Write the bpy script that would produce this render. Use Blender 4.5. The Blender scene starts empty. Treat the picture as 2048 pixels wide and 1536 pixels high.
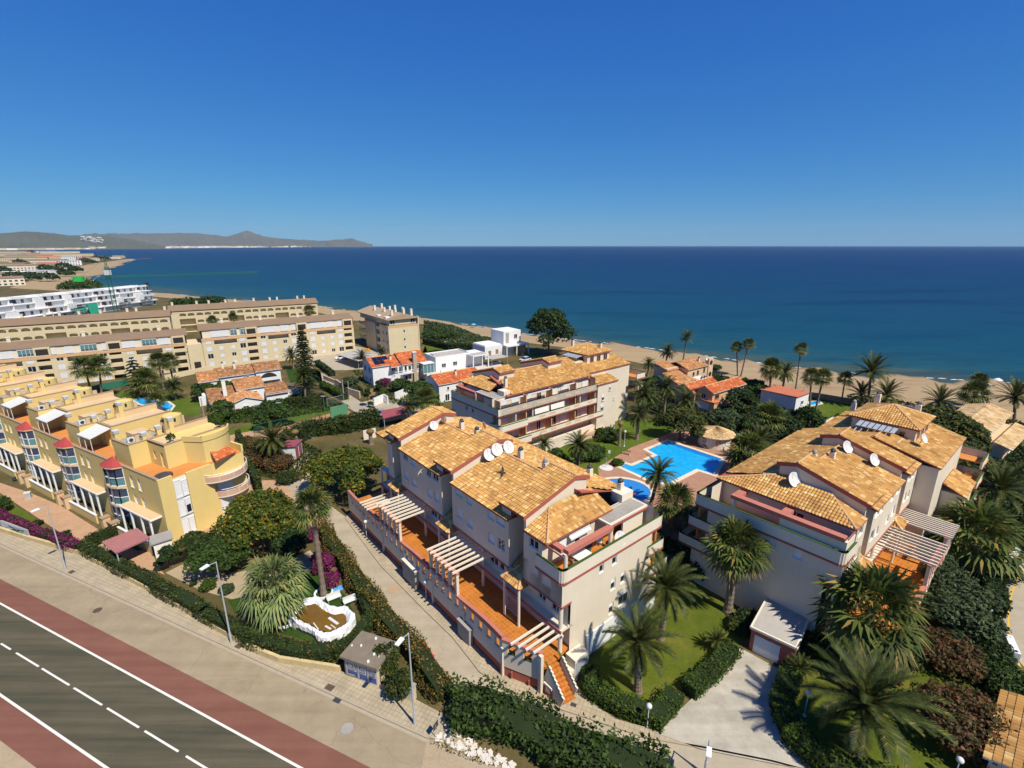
import bpy, bmesh, math, random
import numpy as np
from mathutils import Vector, Matrix
random.seed(7); RNG=np.random.default_rng(7)
S=bpy.context.scene; COL=S.collection
# ---------- camera geometry (metres; street level z = 0; camera 38 m up) ----------
FPX=980.; CX,CY=1024.,768.; PIT=math.atan((CY-489.)/FPX); HC=38.
cp_,sp_=math.cos(PIT),math.sin(PIT)
def ray(x,y):
    a=(x-CX)/FPX; b=-(y-CY)/FPX
    return Vector((a,cp_+b*sp_,-sp_+b*cp_))
def G(x,y,z=0.):
    d=ray(x,y); t=(z-HC)/d.z
    return Vector((d.x*t,d.y*t,z))
def GH(x,yb,yt,z=0.,xt=None):
    g=G(x,yb,z); d=ray(x if xt is None else xt,yt)
    return HC+d.z*math.hypot(g.x,g.y)/math.hypot(d.x,d.y)-z
class Fr:
    """local building frame: local y axis points to azimuth az, local x 90 deg clockwise of it"""
    def __init__(s,o,az):
        s.o=Vector((o[0],o[1],o[2] if len(o)>2 else 0)); s.az=az; a=math.radians(az)
        s.Y=Vector((math.sin(a),math.cos(a),0)); s.X=Vector((math.cos(a),-math.sin(a),0))
    def L(s,px,py,x=None,y=None,z=None):
        d=ray(px,py); c=Vector((0,0,HC))-s.o
        D=(d.dot(s.X),d.dot(s.Y),d.z); C=(c.dot(s.X),c.dot(s.Y),c.z)
        i,v=[(i,v) for i,v in enumerate((x,y,z)) if v is not None][0]
        t=(v-C[i])/D[i]; return tuple(C[k]+t*D[k] for k in range(3))
    def W(s,x,y,z=0): return s.o+s.X*x+s.Y*y+Vector((0,0,z))
# ---------- scene records ----------
def tag(o,label=None,cat=None,group=None,kind=None):
    if label: o['label']=label
    if cat: o['category']=cat
    if group: o['group']=group
    if kind: o['kind']=kind
    return o
def thing(name,label,cat,loc=(0,0,0),rz=0.,group=None):
    o=bpy.data.objects.new(name,None); COL.objects.link(o); o.empty_display_size=.3
    o.location=loc; o.rotation_euler=(0,0,rz); return tag(o,label,cat,group)
def fthing(name,label,cat,fr,group=None):
    return thing(name,label,cat,fr.o,math.radians(-fr.az),group)
def dup(o,loc=None,rz=None,label=None,group=None,scale=None,parent=None):
    c=o.copy(); COL.objects.link(c)
    if loc is not None: c.location=loc
    if rz is not None: c.rotation_euler=(0,0,rz)
    if scale is not None: c.scale=scale if hasattr(scale,'__len__') else (scale,)*3
    if label: c['label']=label
    if group: c['group']=group
    if parent: c.parent=parent
    for ch in o.children: dup(ch,parent=c)
    return c
# ---------- mesh builder ----------
class MB:
    def __init__(s,T=None): s.V=[];s.F=[];s.M=[];s.UV=[];s.T=T
    def p(s,v):
        s.V.append(tuple(s.T(v)) if s.T else tuple(v)); return len(s.V)-1
    def face(s,pts,m=0,uv=None):
        s.F.append([s.p(q) for q in pts]); s.M.append(m); s.UV.append(uv)
    def box(s,x0,x1,y0,y1,z0,z1,m=0,skip=''):
        a=[s.p(q) for q in ((x0,y0,z0),(x1,y0,z0),(x1,y1,z0),(x0,y1,z0),(x0,y0,z1),(x1,y0,z1),(x1,y1,z1),(x0,y1,z1))]
        for k,f in (('b',(0,3,2,1)),('t',(4,5,6,7)),('f',(0,1,5,4)),('r',(1,2,6,5)),('k',(2,3,7,6)),('l',(3,0,4,7))):
            if k not in skip: s.F.append([a[i] for i in f]); s.M.append(m); s.UV.append(None)
    def obox(s,c,ux,uy,hx,hy,z0,z1,m=0):
        """box centred at c (xy), along unit ux/uy, half sizes"""
        P=[(c[0]+ux[0]*i*hx+uy[0]*j*hy,c[1]+ux[1]*i*hx+uy[1]*j*hy) for i,j in((-1,-1),(1,-1),(1,1),(-1,1))]
        s.prism(P,z0,z1,m)
    def bar(s,a,b,w,h,m=0):
        """rectangular bar from a to b (width w horizontally, height h)"""
        a=Vector(a);b=Vector(b);d=(b-a).normalized()
        u=d.cross(Vector((0,0,1)))
        u=Vector((1,0,0)) if u.length<1e-4 else u.normalized()
        v=u.cross(d).normalized(); r=[]
        for q in (a,b):
            for i,j in((-1,-1),(1,-1),(1,1),(-1,1)): r.append(s.p(q+u*(i*w/2)+v*(j*h/2)))
        for f in((0,1,2,3),(7,6,5,4),(0,4,5,1),(1,5,6,2),(2,6,7,3),(3,7,4,0)):
            s.F.append([r[i] for i in f]);s.M.append(m);s.UV.append(None)
    def prism(s,P,z0,z1,m=0,mt=None):
        n=len(P); a=[s.p((x,y,z0)) for x,y in P]; b=[s.p((x,y,z1)) for x,y in P]
        s.F.append(a[::-1]);s.M.append(m);s.UV.append(None); s.F.append(b);s.M.append(m if mt is None else mt);s.UV.append(None)
        for i in range(n):
            j=(i+1)%n; s.F.append([a[i],a[j],b[j],b[i]]);s.M.append(m);s.UV.append(None)
    def extr(s,prof,axis,a,b,m=0):
        """profile of 2D points swept along axis 0/1/2 from a to b"""
        def q(u,v,t): return ((t,u,v),(u,t,v),(u,v,t))[axis]
        n=len(prof); A=[s.p(q(u,v,a)) for u,v in prof]; B=[s.p(q(u,v,b)) for u,v in prof]
        s.F+= [A,B[::-1]];s.M+=[m,m];s.UV+=[None,None]
        for i in range(n):
            j=(i+1)%n; s.F.append([A[j],A[i],B[i],B[j]]);s.M.append(m);s.UV.append(None)
    def tube(s,a,b,r0,r1=None,n=8,m=0,cap=True):
        r1=r0 if r1 is None else r1; a=Vector(a);b=Vector(b);d=(b-a).normalized()
        u=d.orthogonal().normalized();v=d.cross(u); A=[];B=[]
        for i in range(n):
            t=2*math.pi*i/n; w=u*math.cos(t)+v*math.sin(t); A.append(s.p(a+w*r0));B.append(s.p(b+w*r1))
        for i in range(n):
            j=(i+1)%n; s.F.append([A[i],A[j],B[j],B[i]]);s.M.append(m);s.UV.append(None)
        if cap: s.F+=[A[::-1],B];s.M+=[m,m];s.UV+=[None,None]
    def path(s,pts,r,n=6,m=0):
        for a,b in zip(pts[:-1],pts[1:]): s.tube(a,b,r,r,n,m)
    def lathe(s,prof,c=(0,0,0),n=16,m=0):
        R=[]
        for r,z in prof: R.append([s.p((c[0]+r*math.cos(2*math.pi*i/n),c[1]+r*math.sin(2*math.pi*i/n),c[2]+z)) for i in range(n)])
        for a,b in zip(R[:-1],R[1:]):
            for i in range(n):
                j=(i+1)%n; s.F.append([a[i],a[j],b[j],b[i]]);s.M.append(m);s.UV.append(None)
    def wall(s,o,u,n,W,H,holes=(),d=.16,m=0,mr=None):
        """wall rectangle at o along unit u (width W) and up (H), outward normal n, with recessed openings (u0,u1,z0,z1)"""
        o=Vector(o);u=Vector(u);n=Vector(n);up=Vector((0,0,1))
        us=sorted({0.,W}|{min(max(h[i],0),W) for h in holes for i in(0,1)}); zs=sorted({0.,H}|{min(max(h[i],0),H) for h in holes for i in(2,3)})
        q=lambda a,z,b=0.: o+u*a+up*z-n*b
        for a0,a1 in zip(us[:-1],us[1:]):
            for z0,z1 in zip(zs[:-1],zs[1:]):
                ca,cz=(a0+a1)/2,(z0+z1)/2
                if any(h[0]<ca<h[1] and h[2]<cz<h[3] for h in holes): continue
                s.face([q(a0,z0),q(a1,z0),q(a1,z1),q(a0,z1)],m)
        k=m if mr is None else mr
        for a0,a1,z0,z1 in [h[:4] for h in holes]:
            s.face([q(a0,z0),q(a0,z1),q(a0,z1,d),q(a0,z0,d)],k);s.face([q(a1,z0),q(a1,z0,d),q(a1,z1,d),q(a1,z1)],k)
            s.face([q(a0,z1),q(a1,z1),q(a1,z1,d),q(a0,z1,d)],k);s.face([q(a0,z0),q(a0,z0,d),q(a1,z0,d),q(a1,z0)],k)
            s.face([q(a0,z0,d),q(a0,z1,d),q(a1,z1,d),q(a1,z0,d)],k)
    def build(s,name,mats,parent=None,smooth=False):
        me=bpy.data.meshes.new(name); me.from_pydata(s.V,[],s.F)
        mats=mats if isinstance(mats,(list,tuple)) else [mats]
        for k in mats: me.materials.append(k)
        if len(mats)>1: me.polygons.foreach_set('material_index',s.M)
        if any(u for u in s.UV):
            L=me.uv_layers.new(name='UVMap'); i=0; dat=L.data
            for f,u in zip(s.F,s.UV):
                for k in range(len(f)):
                    if u: dat[i].uv=u[k]
                    i+=1
        if smooth: me.polygons.foreach_set('use_smooth',[True]*len(me.polygons))
        me.update(); o=bpy.data.objects.new(name,me); COL.objects.link(o)
        if parent: o.parent=parent
        return o
def arr_mesh(name,V,F,mats,parent=None,mi=None,smooth=False,uv=None):
    me=bpy.data.meshes.new(name); V=np.asarray(V,float);F=np.asarray(F,int); k=F.shape[1]
    me.vertices.add(len(V)); me.vertices.foreach_set('co',V.ravel())
    me.loops.add(F.size); me.loops.foreach_set('vertex_index',F.ravel())
    me.polygons.add(len(F)); me.polygons.foreach_set('loop_start',np.arange(0,F.size,k)); me.polygons.foreach_set('loop_total',np.full(len(F),k))
    for m in (mats if isinstance(mats,(list,tuple)) else [mats]): me.materials.append(m)
    if mi is not None: me.polygons.foreach_set('material_index',np.asarray(mi,int))
    if uv is not None:
        L=me.uv_layers.new(name='UVMap'); L.data.foreach_set('uv',np.asarray(uv,float).ravel())
    if smooth: me.polygons.foreach_set('use_smooth',[True]*len(F))
    me.update(calc_edges=True); o=bpy.data.objects.new(name,me); COL.objects.link(o)
    if parent: o.parent=parent
    return o
# ---------- materials ----------
def srgb(r,g,b): return tuple((c/255/12.92 if c/255<=.04045 else ((c/255+.055)/1.055)**2.4) for c in (r,g,b))
class NT:
    def __init__(s,m): s.t=m.node_tree; s.n=s.t.nodes; s.l=s.t.links
    def N(s,ty,**k):
        n=s.n.new(ty)
        for a,b in k.items():
            if a.startswith('i_'): n.inputs[a[2:].replace('_',' ')].default_value=b
            else: setattr(n,a,b)
        return n
    def link(s,a,b): s.l.new(a,b)
def newmat(name,rough=.8,spec=.3):
    m=bpy.data.materials.new(name); m.use_nodes=True; t=NT(m); b=t.n['Principled BSDF']
    b.inputs['Roughness'].default_value=rough; b.inputs['Specular IOR Level'].default_value=spec
    return m,t,b
def ramp(t,fac,stops):
    r=t.N('ShaderNodeValToRGB'); e=r.color_ramp.elements
    while len(e)<len(stops): e.new(.5)
    for q,(p,c) in zip(e,stops): q.position=p; q.color=(*c,1)
    t.link(fac,r.inputs[0]); return r.outputs[0]
def noise(t,vec,scale,detail=4,rough=.6,dim='3D'):
    n=t.N('ShaderNodeTexNoise'); n.inputs['Scale'].default_value=scale;n.inputs['Detail'].default_value=detail;n.inputs['Roughness'].default_value=rough
    if vec: t.link(vec,n.inputs['Vector'])
    return n.outputs['Fac']
def mix(t,fac,a,b,mode='MIX'):
    x=t.N('ShaderNodeMix',data_type='RGBA',blend_type=mode)
    for s,v in ((x.inputs[0],fac),(x.inputs[6],a),(x.inputs[7],b)):
        if isinstance(v,(int,float)): s.default_value=v
        elif isinstance(v,tuple): s.default_value=(*v,1)
        else: t.link(v,s)
    return x.outputs[2]
def mul(c,k): return tuple(min(1,x*k) for x in c)
def mat(name,c,rough=.85,var=.18,scale=.6,bump=0.,bscale=8.,spec=.25,metal=0.,fine=.5,c2=None,stain=0.):
    """plain surface: broad and fine mottling, a little relief"""
    m,t,b=newmat(name,rough,spec); b.inputs['Metallic'].default_value=metal
    co=t.N('ShaderNodeTexCoord').outputs['Object']
    a=noise(t,co,scale,5,.65); f=noise(t,co,scale*9,3,.6)
    s=t.N('ShaderNodeMath',operation='MULTIPLY_ADD');t.link(f,s.inputs[0]);s.inputs[1].default_value=fine;t.link(a,s.inputs[2])
    col=ramp(t,s.outputs[0],[(.35,mul(c,1-var) if c2 is None else c2),(.95,mul(c,1+var*.55))])
    if stain:
        mp=t.N('ShaderNodeMapping');mp.inputs['Scale'].default_value=(1.6,1.6,.12);t.link(co,mp.inputs[0])
        w=ramp(t,noise(t,mp.outputs[0],1.,6,.7),[(.5,(0,0,0)),(.8,(1,1,1))])
        k=t.N('ShaderNodeMath',operation='MULTIPLY');t.link(w,k.inputs[0]);k.inputs[1].default_value=stain
        col=mix(t,k.outputs[0],col,mul(c,.55))
    t.link(col,b.inputs['Base Color'])
    if bump:
        q=t.N('ShaderNodeBump');q.inputs['Strength'].default_value=bump;q.inputs['Distance'].default_value=.05;t.link(noise(t,co,bscale,4),q.inputs['Height']);t.link(q.outputs[0],b.inputs['Normal'])
    return m
def leafmat(name,a,b_,c3=None,p3=.0,trans=.25,rough=.6):
    a,b_,c3=[None if c is None else (c[0]*.98,c[1]*.88,c[2]*.62) for c in (a,b_,c3)]
    """leaf colour varies leaf by leaf (random per island) and plant by plant"""
    m,t,b=newmat(name,rough,.25)
    r=t.N('ShaderNodeNewGeometry').outputs['Random Per Island']
    st=[(0,a),(.8-p3,b_)]
    if c3: st=[(0,a),(1-p3-.02,b_),(1-p3,c3),(1,c3)]
    col=ramp(t,r,st)
    co=t.N('ShaderNodeTexCoord').outputs['Object']
    k=ramp(t,noise(t,co,.55,3),[(.35,(.62,.62,.62)),(.7,(1.25,1.25,1.25))])
    col=mix(t,1.,col,k,'MULTIPLY')
    t.link(col,b.inputs['Base Color'])
    tr=t.N('ShaderNodeBsdfTranslucent');t.link(col,tr.inputs['Color'])
    ms=t.N('ShaderNodeMixShader');ms.inputs[0].default_value=trans
    t.link(b.outputs[0],ms.inputs[1]);t.link(tr.outputs[0],ms.inputs[2]);t.link(ms.outputs[0],t.n['Material Output'].inputs[0])
    return m
def tilemat(name,lo,mid,hi,dirt=.0):
    """barrel roof tiles: one colour per tile from UV cells"""
    m,t,b=newmat(name,.8,.2)
    uv=t.N('ShaderNodeTexCoord').outputs['UV']
    fl=t.N('ShaderNodeVectorMath',operation='FLOOR');t.link(uv,fl.inputs[0])
    wn=t.N('ShaderNodeTexWhiteNoise',noise_dimensions='2D');t.link(fl.outputs[0],wn.inputs['Vector'])
    col=ramp(t,wn.outputs['Value'],[(0,lo),(.3,mul(mid,.93)),(.8,mid),(.93,hi),(1,mul(hi,1.12))])
    n2=ramp(t,noise(t,t.N('ShaderNodeTexCoord').outputs['Object'],.35,5,.7),[(.35,(.78,.74,.7)),(.65,(1.06,1.04,1.02))])
    col=mix(t,1.,col,n2,'MULTIPLY')
    if dirt:
        d=ramp(t,noise(t,t.N('ShaderNodeTexCoord').outputs['Object'],1.6,6,.75),[(.45,(0,0,0)),(.7,(1,1,1))])
        k=t.N('ShaderNodeMath',operation='MULTIPLY');t.link(d,k.inputs[0]);k.inputs[1].default_value=dirt
        col=mix(t,k.outputs[0],col,(.12,.09,.06))
    t.link(col,b.inputs['Base Color']); return m
def paver(name,c1,c2,mort,bw,bh,off=.5,ms=.03,rot=0.,coord='Object',var=.2,rough=.85):
    m,t,b=newmat(name,rough,.2)
    co=t.N('ShaderNodeTexCoord').outputs[coord]
    mp=t.N('ShaderNodeMapping');mp.inputs['Rotation'].default_value=(0,0,rot);t.link(co,mp.inputs[0])
    br=t.N('ShaderNodeTexBrick');br.offset=off;br.inputs['Scale'].default_value=1.;br.inputs['Brick Width'].default_value=bw;br.inputs['Row Height'].default_value=bh
    br.inputs['Mortar Size'].default_value=ms;br.inputs['Color1'].default_value=(*c1,1);br.inputs['Color2'].default_value=(*c2,1);br.inputs['Mortar'].default_value=(*mort,1)
    t.link(mp.outputs[0],br.inputs['Vector'])
    k=ramp(t,noise(t,co,.5,6,.7),[(.3,(1-var,)*3),(.7,(1+var*.6,)*3)])
    t.link(mix(t,1.,br.outputs['Color'],k,'MULTIPLY'),b.inputs['Base Color']); return m
def roadmat(name,c,streak,var=.12,patch=.15,rot=0.,cracks=.0):
    m,t,b=newmat(name,.85,.25)
    co=t.N('ShaderNodeTexCoord').outputs['Object']
    mp=t.N('ShaderNodeMapping');mp.inputs['Rotation'].default_value=(0,0,rot);mp.inputs['Scale'].default_value=(.05,1.,1.);t.link(co,mp.inputs[0])
    col=ramp(t,noise(t,mp.outputs[0],.8,4,.6),[(.35,c),(.68,streak)])
    k=ramp(t,noise(t,co,.35,7,.75),[(.3,(1-patch,)*3),(.75,(1+patch*.5,)*3)]); col=mix(t,1.,col,k,'MULTIPLY')
    k=ramp(t,noise(t,co,14,3,.8),[(.3,(1-var,)*3),(.7,(1+var,)*3)]); col=mix(t,1.,col,k,'MULTIPLY')
    if cracks:
        vo=t.N('ShaderNodeTexVoronoi',feature='DISTANCE_TO_EDGE');vo.inputs['Scale'].default_value=.16
        wv=t.N('ShaderNodeVectorMath',operation='ADD');t.link(co,wv.inputs[0])
        nz=t.N('ShaderNodeTexNoise');nz.inputs['Scale'].default_value=.6;t.link(co,nz.inputs['Vector']);t.link(nz.outputs['Color'],wv.inputs[1]);t.link(wv.outputs[0],vo.inputs['Vector'])
        cr=ramp(t,vo.outputs['Distance'],[(.0,(1,1,1)),(.006,(0,0,0))]);q=t.N('ShaderNodeMath',operation='MULTIPLY');t.link(cr,q.inputs[0]);q.inputs[1].default_value=cracks
        col=mix(t,q.outputs[0],col,mul(c,.35))
    t.link(col,b.inputs['Base Color'])
    q=t.N('ShaderNodeBump');q.inputs['Strength'].default_value=.25;q.inputs['Distance'].default_value=.02;t.link(noise(t,co,25,3),q.inputs['Height']);t.link(q.outputs[0],b.inputs['Normal'])
    return m
def grassmat(name,a,b_,c3,scale=.5):
    a,b_,c3=[(c[0]*.90,c[1]*.76,c[2]*.72) for c in (a,b_,c3)]
    m,t,b=newmat(name,.9,.1)
    co=t.N('ShaderNodeTexCoord').outputs['Object']
    col=ramp(t,noise(t,co,scale*.35,6,.7),[(.32,a),(.52,b_),(.72,c3)])
    k=ramp(t,noise(t,co,9,4,.8),[(.3,(.6,.62,.55)),(.7,(1.3,1.28,1.2))]); col=mix(t,1.,col,k,'MULTIPLY')
    t.link(col,b.inputs['Base Color'])
    q=t.N('ShaderNodeBump');q.inputs['Strength'].default_value=.5;q.inputs['Distance'].default_value=.05;t.link(noise(t,co,12,4),q.inputs['Height']);t.link(q.outputs[0],b.inputs['Normal'])
    return m
def glassmat(name,c=(.015,.02,.03),rough=.06):
    m,t,b=newmat(name,rough,.7); b.inputs['Base Color'].default_value=(*c,1); return m
M={}
M['cream']=mat('cream_stucco',(.67,.585,.455),.9,.10,.35,.15,14,fine=.3,stain=.16)
M['creamL']=mat('light_cream_stucco',(.70,.63,.50),.9,.07,.35,.12,14,fine=.3,stain=.1)
M['peach']=mat('peach_stucco',(.64,.45,.29),.9,.12,.4,.15,12,fine=.3,stain=.12)
M['salmon']=mat('salmon_stucco',(.62,.38,.22),.9,.14,.4,.15,12,fine=.3,stain=.15)
M['red']=mat('terracotta_red_paint',(.37,.105,.075),.75,.14,.8,fine=.3)
M['pinkred']=mat('faded_red_coping',(.47,.17,.12),.8,.12,.8,fine=.3)
M['yellow']=mat('yellow_stucco',(.68,.52,.20),.9,.08,.3,.12,14,fine=.25,stain=.14)
M['ochre']=mat('ochre_stucco',(.62,.45,.26),.9,.10,.4,.12,14,fine=.25,stain=.12)
M['beige']=mat('beige_stucco',(.62,.52,.335),.9,.10,.25,.15,12,fine=.3,stain=.2)
M['beigeband']=mat('tan_band_paint',(.60,.37,.20),.9,.10,.4)
M['white']=mat('white_paint',(.74,.74,.73),.7,.06,.4,fine=.2,stain=.08)
M['whiteshut']=paver('white_roller_shutter',(.68,.69,.70),(.65,.66,.67),(.48,.49,.52),40.,.09,0,.008,0,'Object',.05)
M['shutcream']=mat('cream_shutter',(.78,.74,.66),.7,.06,1.)
M['glass']=glassmat('window_glass'); M['glassteal']=glassmat('teal_glass',(.10,.23,.25),.08); M['glassblue']=glassmat('blue_glass',(.03,.05,.10),.05)
M['frame']=mat('white_window_frame',(.70,.70,.69),.5,.03,1.)
M['bluewin']=mat('blue_shaded_frame',(.62,.68,.78),.5,.03,1.)
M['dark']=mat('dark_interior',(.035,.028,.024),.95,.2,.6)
M['orange']=paver('orange_floor_tiles',(.50,.17,.024),(.43,.135,.02),(.52,.26,.075),.42,.42,0,.02,0,'Object',.22)
M['orangeplain']=mat('terrace_tile',(.55,.22,.06),.85,.15,.8)
M['greencap']=mat('green_turf_coping',(.045,.085,.02),.95,.35,3.)
M['concrete']=mat('grey_concrete',(.32,.30,.27),.9,.22,.5,.2,20,stain=.15)
M['slab']=mat('weathered_flat_roof',(.30,.28,.24),.95,.28,.35,.25,18,fine=.7)
M['gravelroof']=mat('grey_roof_felt',(.40,.37,.33),.95,.15,.5,.2,25)
M['metal']=mat('galvanised_steel',(.50,.53,.55),.45,.08,2.,metal=.35,spec=.5)
M['darkmetal']=mat('dark_metal',(.05,.05,.055),.5,.1,2.,spec=.4)
M['green_metal']=mat('green_painted_steel',(.03,.16,.09),.5,.1,2.)
M['wood']=mat('weathered_wood',(.30,.19,.10),.8,.2,2.)
M['trunk']=mat('palm_bark',(.20,.155,.115),.95,.35,2.5,.6,14)
M['bark']=mat('tree_bark',(.11,.08,.055),.95,.3,2.,.5,12)
M['stone']=mat('dry_stone',(.42,.34,.25),.95,.3,2.2,.5,10)
M['brownstone']=mat('brown_rubble_stone',(.30,.20,.11),.95,.4,3.,.6,9)
M['blue']=mat('pool_blue_paint',(.02,.22,.60),.6,.1,1.)
M['plastic']=mat('white_plastic',(.62,.62,.59),.5,.03,2.,spec=.4)
M['redplastic']=mat('red_plastic',(.60,.03,.03),.5,.05,2.,spec=.4)
M['solar']=glassmat('solar_cells',(.008,.012,.03),.12)
M['tileA']=tilemat('orange_clay_tiles',(.36,.19,.065),(.55,.31,.098),(.66,.47,.20))
M['tileDark']=tilemat('old_brown_tiles',(.22,.11,.05),(.40,.20,.09),(.52,.32,.16),.35)
M['tileRed']=tilemat('red_clay_tiles',(.40,.09,.03),(.55,.15,.05),(.62,.26,.11),.15)
M['tileOr']=tilemat('weathered_orange_tiles',(.33,.15,.06),(.52,.25,.10),(.62,.38,.19),.22)
M['tileStraw']=tilemat('pale_straw_tiles',(.40,.25,.11),(.62,.44,.22),(.72,.56,.34))
M['brownroof']=mat('brown_roof',(.235,.16,.10),.95,.14,.3,.2,14,fine=.4)
M['redroof']=mat('red_flat_roof',(.50,.16,.085),.9,.12,.4,fine=.3)
M['maroon']=mat('maroon_sheet',(.27,.075,.085),.7,.15,.6)
M['sand']=None
M['leafA']=leafmat('fan_palm_leaf',(.055,.10,.028),(.14,.20,.06),(.30,.24,.09),.10)
M['leafP']=leafmat('pale_fan_palm_leaf',(.13,.20,.09),(.27,.36,.18),(.34,.32,.14),.06)
M['leafD']=leafmat('date_palm_leaf',(.035,.062,.016),(.095,.13,.035),(.20,.18,.05),.08)
M['leafB']=leafmat('broadleaf',(.022,.055,.012),(.065,.125,.028))
M['leafB2']=leafmat('dark_broadleaf',(.016,.042,.014),(.045,.09,.025))
M['leafJ']=leafmat('yellow_flowering_leaf',(.045,.09,.014),(.11,.17,.025),(.36,.24,.02),.12)
M['leafPine']=leafmat('pine_needles',(.035,.062,.014),(.10,.13,.03),(.16,.13,.03),.1)
M['leafNor']=leafmat('norfolk_pine_needles',(.022,.045,.02),(.055,.085,.04))
M['leafTam']=leafmat('grey_green_leaf',(.035,.07,.035),(.085,.135,.07))
M['leafRed']=leafmat('reddish_shrub_leaf',(.055,.06,.018),(.13,.095,.045),(.24,.08,.06),.16)
M['leafHedge']=leafmat('clipped_hedge_leaf',(.03,.075,.01),(.085,.16,.02))
M['leafHedgeD']=leafmat('dark_hedge_leaf',(.022,.05,.012),(.06,.10,.022),(.16,.12,.04),.08)
M['leafHedgeB']=leafmat('browning_hedge_leaf',(.045,.06,.012),(.13,.13,.025),(.30,.19,.06),.28)
M['leafPur']=leafmat('purple_bougainvillea',(.13,.012,.10),(.30,.03,.24),(.05,.09,.02),.15)
M['leafMag']=leafmat('crimson_flowers',(.22,.012,.05),(.42,.03,.10),(.05,.08,.02),.3)
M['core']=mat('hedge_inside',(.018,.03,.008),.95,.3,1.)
M['dry']=leafmat('dry_palm_skirt',(.16,.11,.05),(.32,.23,.12))
# ---------- camera, light, sky ----------
cam=bpy.data.cameras.new('camera'); camo=bpy.data.objects.new('camera',cam); COL.objects.link(camo); S.camera=camo
camo.location=(0,0,HC); camo.rotation_euler=(math.pi/2-PIT,math.radians(0.05),0); cam.sensor_width=36; cam.lens=36*FPX/2048; cam.clip_start=.5; cam.clip_end=40000
SUNAZ,SUNEL=math.radians(136),math.radians(54)
sv=Vector((math.sin(SUNAZ)*math.cos(SUNEL),math.cos(SUNAZ)*math.cos(SUNEL),math.sin(SUNEL)))
sun=bpy.data.lights.new('sun','SUN'); sun.energy=5.0; sun.angle=math.radians(.5); sun.color=(1.,.93,.79)
suno=bpy.data.objects.new('sun',sun); COL.objects.link(suno); suno.rotation_euler=sv.to_track_quat('Z','Y').to_euler(); suno.location=(60,-60,120)
W=bpy.data.worlds.new('World'); S.world=W; W.use_nodes=True
wt=W.node_tree; sky=wt.nodes.new('ShaderNodeTexSky'); sky.sky_type='NISHITA'; sky.sun_disc=False; sky.sun_elevation=SUNEL; sky.sun_rotation=SUNAZ
sky.air_density=1.0; sky.dust_density=0.; sky.ozone_density=6.; sky.altitude=0
bg=wt.nodes['Background']; bg.inputs['Strength'].default_value=.1
sep=wt.nodes.new('ShaderNodeSeparateColor'); cmb=wt.nodes.new('ShaderNodeCombineColor'); wt.links.new(sky.outputs[0],sep.inputs[0])
for ch,(k,g) in enumerate(((.2716/1.19,1.16),(.51/1.19,.84),(.729/1.19,.405))):   # deep summer blue: per-channel response of the sky
    p=wt.nodes.new('ShaderNodeMath');p.operation='POWER';p.inputs[1].default_value=g;wt.links.new(sep.outputs[ch],p.inputs[0])
    q=wt.nodes.new('ShaderNodeMath');q.operation='MULTIPLY';q.inputs[1].default_value=k*10*.1**g;wt.links.new(p.outputs[0],q.inputs[0]);wt.links.new(q.outputs[0],cmb.inputs[ch])
wt.links.new(cmb.outputs[0],bg.inputs['Color'])
S.view_settings.view_transform='Standard'; S.view_settings.look='None'; S.view_settings.exposure=.25; S.view_settings.gamma=1
S.render.engine='CYCLES'; S.cycles.use_denoising=True
try: S.cycles.denoiser='OPENIMAGEDENOISE'; S.cycles.denoising_input_passes='RGB_ALBEDO_NORMAL'
except Exception: pass
S.cycles.max_bounces=6; S.cycles.diffuse_bounces=3; S.cycles.glossy_bounces=2; S.cycles.transmission_bounces=2; S.cycles.volume_bounces=0; S.cycles.transparent_max_bounces=4
S.cycles.use_adaptive_sampling=True; S.cycles.adaptive_threshold=.02; S.cycles.sample_clamp_indirect=4
S.cycles.volume_step_rate=10
# ---------- setting sheets ----------
def sheet(name,pts,m,z=0.,kind='structure'):
    b=MB(); b.face([(p[0],p[1],z) for p in pts]); o=b.build(name,m); tag(o,kind=kind); return o
def psheet(name,px,m,z=0.): return sheet(name,[G(x,y,z) for x,y in px],m,z)
def thick(name,pts,m,z0,z1):
    b=MB(); b.prism([(p[0],p[1]) for p in pts],z0,z1); o=b.build(name,m); tag(o,kind='structure'); return o
M['soil']=grassmat('dry_garden_ground',(.075,.085,.03),(.13,.12,.055),(.24,.19,.11),.35)
M['dirt']=mat('gravel_ground',(.34,.265,.17),.95,.25,.5,.3,18,fine=.8)
M['dune']=grassmat('dune_scrub',(.10,.12,.045),(.19,.17,.075),(.36,.28,.15),.25)
M['lawn']=grassmat('garden_lawn',(.055,.105,.012),(.105,.155,.02),(.19,.20,.045),.45)
M['lawn2']=grassmat('pool_lawn',(.06,.125,.012),(.095,.165,.02),(.14,.19,.035),.5)
M['turf']=grassmat('artificial_turf',(.022,.07,.012),(.035,.09,.016),(.05,.105,.02),.6)
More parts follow.
